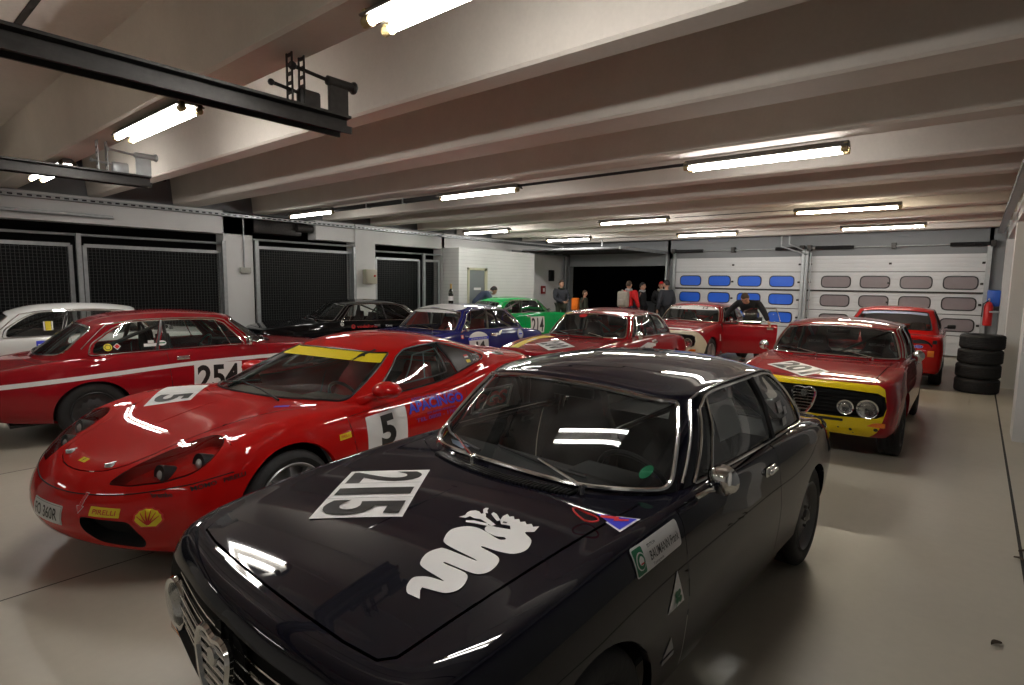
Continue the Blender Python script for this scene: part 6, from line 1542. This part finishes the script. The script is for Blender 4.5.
for y0, y1 in ((-0.42, -0.17), (-0.11, 0.08), (0.13, 0.34)): f.poly(rounded([(y0, -0.014), (y1, -0.014), (y1, 0.014), (y0, 0.014)], 0.013, 4), INK)
sticker(R10, 'cooling_slots', f, front_place([CL], 0.0, 0.425), 'black cooling slots in the yellow nose', 0.05, 0.002)
for yy, zz, r_ in ((0.30, 0.345, 0.008), (0.40, 0.335, 0.014), (0.60, 0.355, 0.018), (0.42, 0.30, 0.006)):
    sticker(R10, 'bolt_hole', Flat().poly(circle(0, 0, r_, 14), INK), front_place([CL], yy, zz), None, 0.05, 0.002)
f = Flat().text('RECARO', 0, 0, 0.032, GRY, 0.0, 0.17)
for sd in (1, -1): sticker(R10, 'seat_lettering', f, on_plane((-0.335, sd*0.34, 0.97), (0, 1, 0), (0, 0, 1), (1, 0, 0.1)), None, 0.1, 0.0)
R11 = empty('saloon_car', (-1.179, 13.427, 0), math.radians(91.5), 'bright red saloon seen from behind with pale strip in its rear window', 'car')
O11 = build_kit(SALOON, R11, dict(paint='brightred', rim='alloy', stripblue='paleblue', bumper='satin', bucket='paint'))
f = Flat().poly([(0.062*math.cos(a), 0.026*math.sin(a)) for a in np.linspace(0, 2*PI, 24, endpoint=False)], WHITE).poly([(0.057*math.cos(a), 0.022*math.sin(a)) for a in np.linspace(0, 2*PI, 24, endpoint=False)], BLU).text('Ford', 0, 0, 0.026, WHITE, 0.0, 0.07, shear=0.3)
sticker(R11, 'rear_badge', f, rear_place([HL], -0.44, 0.715), 'blue oval badge', 0.1, 0.003)
# ---------------------------------------------------------------- people
SKIN = mat('skin', (0.50, 0.27, 0.18), 0.55, noise=0.08, nscale=20)
def cloth(n, c, rough=0.85): return mat(n, c, rough, noise=0.25, nscale=18, bump=0.3)
def skinned(name, pts, edges, rad, mats, parent=None, sub=2, root=0):
    me = bpy.data.meshes.new(name); me.from_pydata([tuple(p) for p in pts], edges, [])
    o = bpy.data.objects.new(name, me); COL.objects.link(o)
    md = o.modifiers.new('skin', 'SKIN'); md.use_smooth_shade = True; md.branch_smoothing = 0.4
    for i, r in enumerate(rad):
        me.skin_vertices[0].data[i].radius = r if hasattr(r, '__len__') else (r, r)
        me.skin_vertices[0].data[i].use_root = i == root
    s = o.modifiers.new('sub', 'SUBSURF'); s.levels = sub; s.render_levels = sub
    dg = bpy.context.evaluated_depsgraph_get(); dg.update()
    nm = bpy.data.meshes.new_from_object(o.evaluated_get(dg)); nm.name = name
    bpy.data.objects.remove(o)
    return nm
def join_mesh(name, meshes, mats):
    bm = bmesh.new(); k = 0
    for me, mi in meshes:
        n0 = len(bm.faces); bm.from_mesh(me); bm.faces.ensure_lookup_table()
        for f in bm.faces[n0:]: f.material_index = mi; f.smooth = True
    out = bpy.data.meshes.new(name); bm.to_mesh(out); bm.free()
    for m in mats: out.materials.append(m)
    return out
BASEJ = dict(pelvis=(0, 0, 0.96), waist=(0, 0, 1.10), chest=(0.01, 0, 1.33), neck=(0.0, 0, 1.50), head=(0.02, 0, 1.64),
    shL=(0, 0.18, 1.43), elL=(-0.03, 0.25, 1.14), wrL=(0.06, 0.25, 0.90), shR=(0, -0.18, 1.43), elR=(-0.03, -0.25, 1.14), wrR=(0.06, -0.25, 0.90),
    hiL=(0, 0.10, 0.92), knL=(0.02, 0.11, 0.50), anL=(0.0, 0.12, 0.09), toL=(0.15, 0.14, 0.035), hiR=(0, -0.10, 0.92), knR=(0.02, -0.11, 0.50), anR=(0.0, -0.12, 0.09), toR=(0.15, -0.14, 0.035))
def person(label, x, y, facing, H, J=None, top='dark', legs='dark', hair=None, head_yaw=0.0, head_pitch=0.0, cap=None, scarf=None, bulk=1.0, z0=0.0, long_hair=False):
    j = dict(BASEJ); j.update(J or {}); j = {k: Vector(v) for k, v in j.items()}
    r = empty('person', (x, y, z0), facing, label, 'person'); r.scale = (H/1.78,)*3
    names = ['pelvis', 'waist', 'chest', 'neck', 'shL', 'elL', 'wrL', 'shR', 'elR', 'wrR', 'hiL', 'knL', 'anL', 'toL', 'hiR', 'knR', 'anR', 'toR']
    ix = {n: i for i, n in enumerate(names)}
    E = [('pelvis', 'waist'), ('waist', 'chest'), ('chest', 'neck'), ('chest', 'shL'), ('shL', 'elL'), ('elL', 'wrL'), ('chest', 'shR'), ('shR', 'elR'), ('elR', 'wrR'), ('pelvis', 'hiL'), ('hiL', 'knL'), ('knL', 'anL'), ('anL', 'toL'), ('pelvis', 'hiR'), ('hiR', 'knR'), ('knR', 'anR'), ('anR', 'toR')]
    R_ = dict(pelvis=0.085, waist=0.08, chest=0.08, neck=0.05, shL=0.05, elL=0.04, wrL=0.028, shR=0.05, elR=0.04, wrR=0.028, hiL=0.08, knL=0.052, anL=0.036, toL=0.03, hiR=0.08, knR=0.052, anR=0.036, toR=0.03)
    pts = [j[n] for n in names]; ed = [(ix[a], ix[b]) for a, b in E]; rad = [R_[n] for n in names]
    # neck to head
    pts.append(j['neck'].lerp(j['head'], 0.55)); ed.append((ix['neck'], len(pts)-1)); rad.append(0.05)
    body = skinned('b', pts, ed, rad, None)
    parts = [(body, 0)]
    # hands with four fingers and a thumb
    for s, w_, e_ in ((1, 'wrL', 'elL'), (-1, 'wrR', 'elR')):
        w = j[w_]; d = (w-j[e_]).normalized(); side = Vector((1, 0, 0)); side = (side-d*side.dot(d)).normalized(); nrm = d.cross(side)
        P = [w, w+d*0.05, w+d*0.09]; Ed = [(0, 1), (1, 2)]; Rr = [(0.022, 0.026), (0.018, 0.038), (0.012, 0.036)]
        parts.append((skinned('h', P, Ed, Rr, None, sub=1), 0))
        for q, (o, l) in enumerate(((-0.028, 0.062), (-0.010, 0.075), (0.010, 0.070), (0.027, 0.055))):
            a = w+d*0.085+side*o; b = a+d*l*0.55+nrm*0.008*s; c = b+d*l*0.4+nrm*0.022*s
            parts.append((skinned('f', [a, b, c], [(0, 1), (1, 2)], [0.009, 0.0085, 0.007], None, sub=1), 0))
        a = w+d*0.035-side*0.024; b = a+d*0.03-side*0.026; c = b+d*0.028-side*0.006+nrm*0.01*s
        parts.append((skinned('f', [a, b, c], [(0, 1), (1, 2)], [0.011, 0.010, 0.008], None, sub=1), 0))
    # head with brow, nose, chin, ears and eyes
    hd = MB(); Rm = Matrix.Rotation(head_yaw, 4, 'Z') @ Matrix.Rotation(head_pitch, 4, 'Y'); hd.T = Matrix.Translation(j['head']) @ Rm
    n, k = 14, 20; vs = []
    for i in range(n+1):
        t = PI*i/n; zz = -math.cos(t)*0.118; rr = math.sin(t)
        for q in range(k):
            a = 2*PI*q/k; cx, cy = math.cos(a), math.sin(a)
            w = 0.074 if zz > -0.02 else 0.074-0.022*min(1, (-zz-0.02)/0.09)
            dx = 0.095*cx+(0.012 if cx > 0 and zz < -0.06 else 0)
            if cx > 0.93 and -0.045 < zz < 0.005: dx += 0.020*(1-abs(zz+0.025)/0.03)
            if cx > 0.8 and 0.0 < zz < 0.03: dx -= 0.004
            vs.append((dx*rr, cy*w*rr, zz))
    hd._add(vs, [(i*k+q, i*k+(q+1) % k, (i+1)*k+(q+1) % k, (i+1)*k+q) for i in range(n) for q in range(k)])
    for s in (1, -1): hd.ball((-0.002, s*0.076, -0.005), 0.026, 5, (0.6, 0.35, 1.1))
    hd.cur = 1
    for s in (1, -1): hd.ball((0.083, s*0.030, 0.008), 0.011, 5)
    hd.cur = 2; hd.ball((0.090, 0, -0.062), 0.016, 5, (0.5, 1.4, 0.35)); hd.cur = 0
    hm = hd.mesh('hd', [SKIN]*3, None, False)
    bm = bmesh.new(); n_ = 0
    out = join_mesh('body', parts, [SKIN, M['ink'], mat('lips', (0.42, 0.14, 0.12), 0.5, noise=0.05)])
    bm.from_mesh(out); f0 = len(bm.faces); bm.from_mesh(hm); bm.faces.ensure_lookup_table()
    for f in bm.faces[f0:]: f.smooth = True
    bm.to_mesh(out); bm.free(); link('body', out, r)
    # clothes a little larger than the body
    b = bulk
    tn = ['pelvis', 'waist', 'chest', 'neck', 'shL', 'elL', 'wrL', 'shR', 'elR', 'wrR']
    tr = dict(pelvis=0.158*b, waist=0.155*b, chest=0.165*b, neck=0.088, shL=0.088*b, elL=0.062*b, wrL=0.046, shR=0.088*b, elR=0.062*b, wrR=0.046)
    ti = {n: i for i, n in enumerate(tn)}
    jm = skinned('jacket', [j[n] if n != 'neck' else j['chest'].lerp(j['neck'], 0.80) for n in tn], [(ti[a], ti[b_]) for a, b_ in E[:9]], [tr[n] for n in tn], None)
    jm.materials.clear(); jm.materials.append(top); link('jacket', jm, r)
    ln = ['pelvis', 'hiL', 'knL', 'anL', 'hiR', 'knR', 'anR']; li = {n: i for i, n in enumerate(ln)}
    lr = dict(pelvis=(0.15, 0.12), hiL=0.10, knL=0.072, anL=0.062, hiR=0.10, knR=0.072, anR=0.062)
    tm = skinned('trousers', [j[n] for n in ln], [(0, 1), (1, 2), (2, 3), (0, 4), (4, 5), (5, 6)], [lr[n] for n in ln], None)
    tm.materials.clear(); tm.materials.append(legs); link('trousers', tm, r)
    for s in ('L', 'R'):
        sm = skinned('shoe', [j['an'+s]+Vector((-0.05, 0, -0.045)), j['an'+s]+Vector((0.05, 0, -0.045)), j['to'+s]+Vector((0.02, 0, 0.008))], [(0, 1), (1, 2)], [0.045, 0.045, 0.038], None, sub=1)
        sm.materials.clear(); sm.materials.append(M['satin']); link('shoe', sm, r)
    # hair or cap
    hb = MB(); hb.T = Matrix.Translation(j['head']) @ Rm; vs = []; n2 = 9
    low = -0.10 if long_hair else -0.035
    for i in range(n2+1):
        f_ = i/n2
        for q in range(k):
            a = 2*PI*q/k; cx, cy = math.cos(a), math.sin(a)
            base_z = 0.060 if cx > 0.35 else (0.02 if cx > -0.1 else low)
            zz = 0.128-(0.128-base_z)*f_; t = math.sqrt(max(0, 1-(zz/0.130)**2)) if zz > -0.02 else math.sqrt(1-(0.02/0.13)**2)*(1-0.3*min(1, (-zz-0.02)/0.1))
            vs.append((0.103*cx*t-0.004, 0.083*cy*t, zz))
    hb._add(vs, [(i*k+q, i*k+(q+1) % k, (i+1)*k+(q+1) % k, (i+1)*k+q) for i in range(n2) for q in range(k)]+[tuple(range(k))])
    link('cap' if cap else 'hair', hb.mesh('hair', cap or hair, 60), r)
    if cap:
        pk = MB(); pk.T = hb.T; pk.prism([(0.06, -0.07), (0.15, -0.05), (0.165, 0), (0.15, 0.05), (0.06, 0.07)], 'Z', 0.052, 0.060); link('cap_peak', pk.mesh('cap_peak', cap), r)
    if scarf:
        sc = MB(); c = j['chest'].lerp(j['neck'], 0.95)
        sc.tube([c+Vector((0.075*math.cos(a)+0.01, 0.085*math.sin(a), 0.012*math.sin(3*a))) for a in np.linspace(0, 2*PI, 18, endpoint=False)], 0.034, 8, closed=True)
        link('collar', sc.mesh('collar', scarf), r)
    return r
HB = mat('brown_hair', (0.06, 0.035, 0.02), 0.7, noise=0.3, nscale=60); HD = mat('dark_hair', (0.012, 0.01, 0.01), 0.7, noise=0.3, nscale=60)
CD = cloth('black_cloth', (0.012, 0.012, 0.014)); CN = cloth('charcoal_cloth', (0.03, 0.032, 0.04)); CO = cloth('olive_cloth', (0.035, 0.04, 0.025)); CJ = cloth('jeans', (0.03, 0.04, 0.07))
CR_ = cloth('red_cloth', (0.60, 0.012, 0.015)); CG_ = cloth('grey_cloth', (0.35, 0.35, 0.36)); CW = cloth('white_cloth', (0.55, 0.56, 0.6)); CB = cloth('slate_blue_cloth', (0.035, 0.05, 0.09)); CC = cloth('cream_cloth', (0.45, 0.40, 0.33))
COr = cloth('orange_cloth', (0.85, 0.18, 0.01)); CPk = cloth('beige_backpack', (0.33, 0.29, 0.25))
# facing: 0 looks along +X
fold = dict(elL=(0.05, 0.26, 1.16), wrL=(0.26, 0.10, 1.10), elR=(0.05, -0.26, 1.16), wrR=(0.26, -0.06, 1.06))
person('person in charcoal and olive jacket, leftmost of the group by the dark open doorway', -10.70, 15.5, math.radians(-25), 1.80, fold, CN, CO, HB, 0.1, 0.0, bulk=1.15, scarf=CO)
person('small person with an orange bag strap, beside the person in the charcoal jacket', -9.97, 15.8, math.radians(5), 1.48, None, CO, CJ, HB, 0.2, 0.0, long_hair=True)
person('person in bright red jacket seen from behind wearing a beige backpack', -8.10, 15.3, math.radians(90), 1.80, dict(wrR=(0.10, -0.30, 0.98), elR=(-0.04, -0.30, 1.16)), CR_, CJ, HB, -0.2, 0.0, scarf=CG_, bulk=1.1)
person('young person in black jacket with dark hair, right of the red jacket', -8.16, 16.3, math.radians(0), 1.76, None, CD, CD, HD, 0.0, 0.0, scarf=CG_)
person('person in red cap and pale scarf at the right of the open doorway', -7.75, 16.8, math.radians(-70), 1.80, fold, CD, CD, None, 0.2, 0.0, cap=CR_, scarf=CC)
person('person in dark coat beside the door frame, back turned to the blue windows', -7.25, 16.1, math.radians(150), 1.84, None, CN, CD, HD, 0.3, 0.0, bulk=1.12)
lean = dict(pelvis=(-0.12, 0, 0.95), waist=(-0.02, 0, 1.08), chest=(0.16, 0, 1.25), neck=(0.30, 0, 1.36), head=(0.40, 0, 1.42), shL=(0.18, 0.20, 1.33), elL=(0.26, 0.36, 1.13), wrL=(0.30, 0.46, 0.95), shR=(0.18, -0.20, 1.33), elR=(0.24, -0.36, 1.15), wrR=(0.32, -0.46, 0.96),
    hiL=(-0.12, 0.10, 0.91), knL=(-0.06, 0.12, 0.50), anL=(-0.12, 0.14, 0.09), toL=(0.03, 0.16, 0.035), hiR=(-0.12, -0.10, 0.91), knR=(-0.06, -0.12, 0.50), anR=(-0.12, -0.14, 0.09), toR=(0.03, -0.16, 0.035))
person('person in black sweater leaning over the open red car door', -3.74, 12.62, math.radians(-92), 1.78, lean, CD, CD, HB, 0.0, 0.75)
bend = dict(lean); bend.update(head=(0.44, 0, 1.40), wrL=(0.48, 0.18, 0.98), wrR=(0.48, -0.18, 0.98))
person('person in slate blue jacket with white hood bending beside the green car', -10.93, 11.72, math.radians(62), 1.84, bend, CB, CJ, HD, 0.0, 0.6, scarf=CW, bulk=1.1)
# backpack and bags carried
e = empty('backpack', (-8.12, 15.3-0.275, 1.0), 0.0, 'beige backpack on the back of the person in red', 'backpack')
link('bag', MB().rbox((-0.17, -0.10, 0), (0.17, 0.09, 0.47), 0.06, 3).mesh('bag', CPk), e); link('pocket', MB().rbox((-0.13, -0.15, 0.04), (0.13, -0.09, 0.24), 0.03, 2).mesh('pocket', CPk), e)
for s in (1, -1): link('strap', MB().tube([(s*0.12, 0.08, 0.42), (s*0.13, 0.16, 0.50), (s*0.13, 0.30, 0.47)], 0.018, 6).mesh('strap', CPk), e)
tag(MB().rbox((-10.38, 15.62, 0.80), (-10.14, 15.80, 1.20), 0.04, 3).obj('shoulder_bag', COr), 'orange bag hanging beside the small person', 'bag')
# ---------------------------------------------------------------- loose things
tm = tyre_mesh(0.295, 0.19, 0.235).mesh('tyre', [M['rubber']])
rb = []
for i, (dx, dy, lb) in enumerate(((0.0, 0.0, 'lowest black tyre of the stack by the right wall'), (0.0, 0.01, 'second tyre from the floor in the stack by the right wall'), (0.01, 0.0, 'third tyre from the floor in the stack by the right wall'), (0.02, 0.005, 'topmost black tyre of the stack by the right wall'))):
    o = link('tyre', tm, None, (0.10+dx, 11.85+dy, 0.1195+0.2375*i), (PI/2, 0, 0.7*i)); tag(o, lb, 'tyre', 'race tyres stacked by the right wall')
# bottle on the roof of the blue car
import math as _m
c, s = _m.cos(_m.radians(272)), _m.sin(_m.radians(272)); lx, ly = -0.12, -0.02
bx, by = -7.09+c*lx-s*ly, 6.8+s*lx+c*ly; bz = 1.300
e = empty('bottle', (bx, by, bz), 0, 'dark bottle with gold neck standing on the roof of the blue car', 'bottle')
link('glass_body', MB().lathe([(0.0, 0.0), (0.042, 0.0), (0.044, 0.02), (0.044, 0.17), (0.034, 0.22), (0.017, 0.26), (0.015, 0.31)], 'Z', n=20).mesh('glass_body', mat('dark_bottle_glass', (0.01, 0.015, 0.008), 0.1, coat=0.5, noise=0.1)), e)
link('foil', MB().lathe([(0.018, 0.255), (0.0175, 0.31), (0.018, 0.345), (0.0, 0.348)], 'Z', n=16).mesh('foil', mat('gold_foil', (0.6, 0.42, 0.15), 0.35, 0.8, noise=0.1)), e)
link('label', MB().lathe([(0.0448, 0.05), (0.0448, 0.13)], 'Z', n=20).mesh('label', M['white'], fix=False), e)
# fire extinguisher and blue towel holder on the right wall near the back
e = empty('fire_extinguisher', (0.22, 16.98, -0.06), 0, 'red fire extinguisher by the far end of the right wall', 'fire extinguisher')
link('cylinder', MB().lathe([(0, 0.0), (0.08, 0.0), (0.085, 0.03), (0.085, 0.45), (0.05, 0.53), (0.025, 0.55)], 'Z', (0, 0, 0.9), 20).mesh('cylinder', M['redv']), e)
link('valve', MB().cyl((0, 0, 1.45), (0, 0, 1.52), 0.02, 10).box((-0.01, -0.09, 1.50), (0.01, 0.02, 1.53)).mesh('valve', M['steel']), e)
link('hose', MB().tube([(0, -0.02, 1.48), (-0.10, -0.06, 1.40), (-0.11, -0.06, 1.1)], 0.012, 6).mesh('hose', M['black']), e)
link('bracket', MB().box((0.02, -0.09, 1.2), (0.20, 0.09, 1.24)).mesh('bracket', M['steel']), e)
e = empty('towel_dispenser', (0.295, 17.25, 1.28), 0, 'blue dispenser box on the far right wall', 'dispenser')
link('cover', MB().rbox((-0.12, -0.14, 0), (0.12, 0.14, 0.38), 0.03).mesh('cover', mat('blue_box', (0.03, 0.12, 0.55), 0.4, noise=0.05)), e)
link('outlet', MB().box((-0.08, -0.10, -0.04), (0.08, 0.10, 0.005)).mesh('outlet', M['greyplastic']), e)
e = empty('emergency_sign', (-11.98, 16.2, 1.40), 0, 'small dark red box on the grey wall left of the open doorway', 'sign')
link('panel', MB().rbox((0, -0.12, -0.1), (0.05, 0.12, 0.18), 0.01).mesh('panel', mat('dull_red_box', (0.25, 0.02, 0.02), 0.5, noise=0.1)), e); link('mark', MB().box((0.05, -0.05, -0.03), (0.055, 0.05, 0.1)).mesh('mark', M['white']), e)
tag(MB().rbox((-12.0, 16.55, 1.75), (-11.9, 16.8, 2.15), 0.02).obj('wall_box', M['satin']), 'black box on the grey wall above the dark red box', 'box')
e = empty('street_lamp', (-13.9, 30.0, 0), 0, 'tiny glowing orange street lamp in the dark outside', 'street lamp')
link('pole', MB().cyl((0, 0, 0), (0, 0, 3.2), 0.05, 8).mesh('pole', M['darksteel']), e)
link('bulb', MB().ball((0, 0, 3.25), 0.07, 6).mesh('bulb', mat('orange_lamp_glow', (1, 0.4, 0.1), 0.5, emit=(1, 0.35, 0.05), estr=12)), e)
tag(MB().rbox((-12.6, 24, 0), (-11.2, 24.4, 0.9), 0.05).obj('concrete_barrier', WALLG), 'low grey barrier outside in the dark', 'barrier')
# a few leaves on the floor by the right wall
LF = mat('dry_leaf', (0.06, 0.04, 0.025), 0.8, noise=0.4, nscale=30)
for i, (x, y, a) in enumerate(((0.36, 4.75, 0.3), (0.37, 4.45, 1.8), (0.33, 4.6, 2.6), (0.2, 3.4, 0.8))):
    mb = MB(); n = 9; P = [[(u*0.06-0.03, (v-1)*0.018*math.sin(PI*(u*0.9+0.05)), 0.004+0.008*abs(v-1)+0.006*math.sin(3*u)) for v in (0, 1, 2)] for u in np.linspace(0, 1, n)]
    mb.grid(P); o = mb.obj('dry_leaf', LF, None, (x, y, 0), (0, 0, a), fix=False)
    tag(o, ['curled dry leaf in the drain slot nearest the wall', 'dry leaf on the floor below the first wall pillar', 'dry leaf lying left of the drain slot', 'single dry leaf farther out on the open floor'][i], 'leaf')
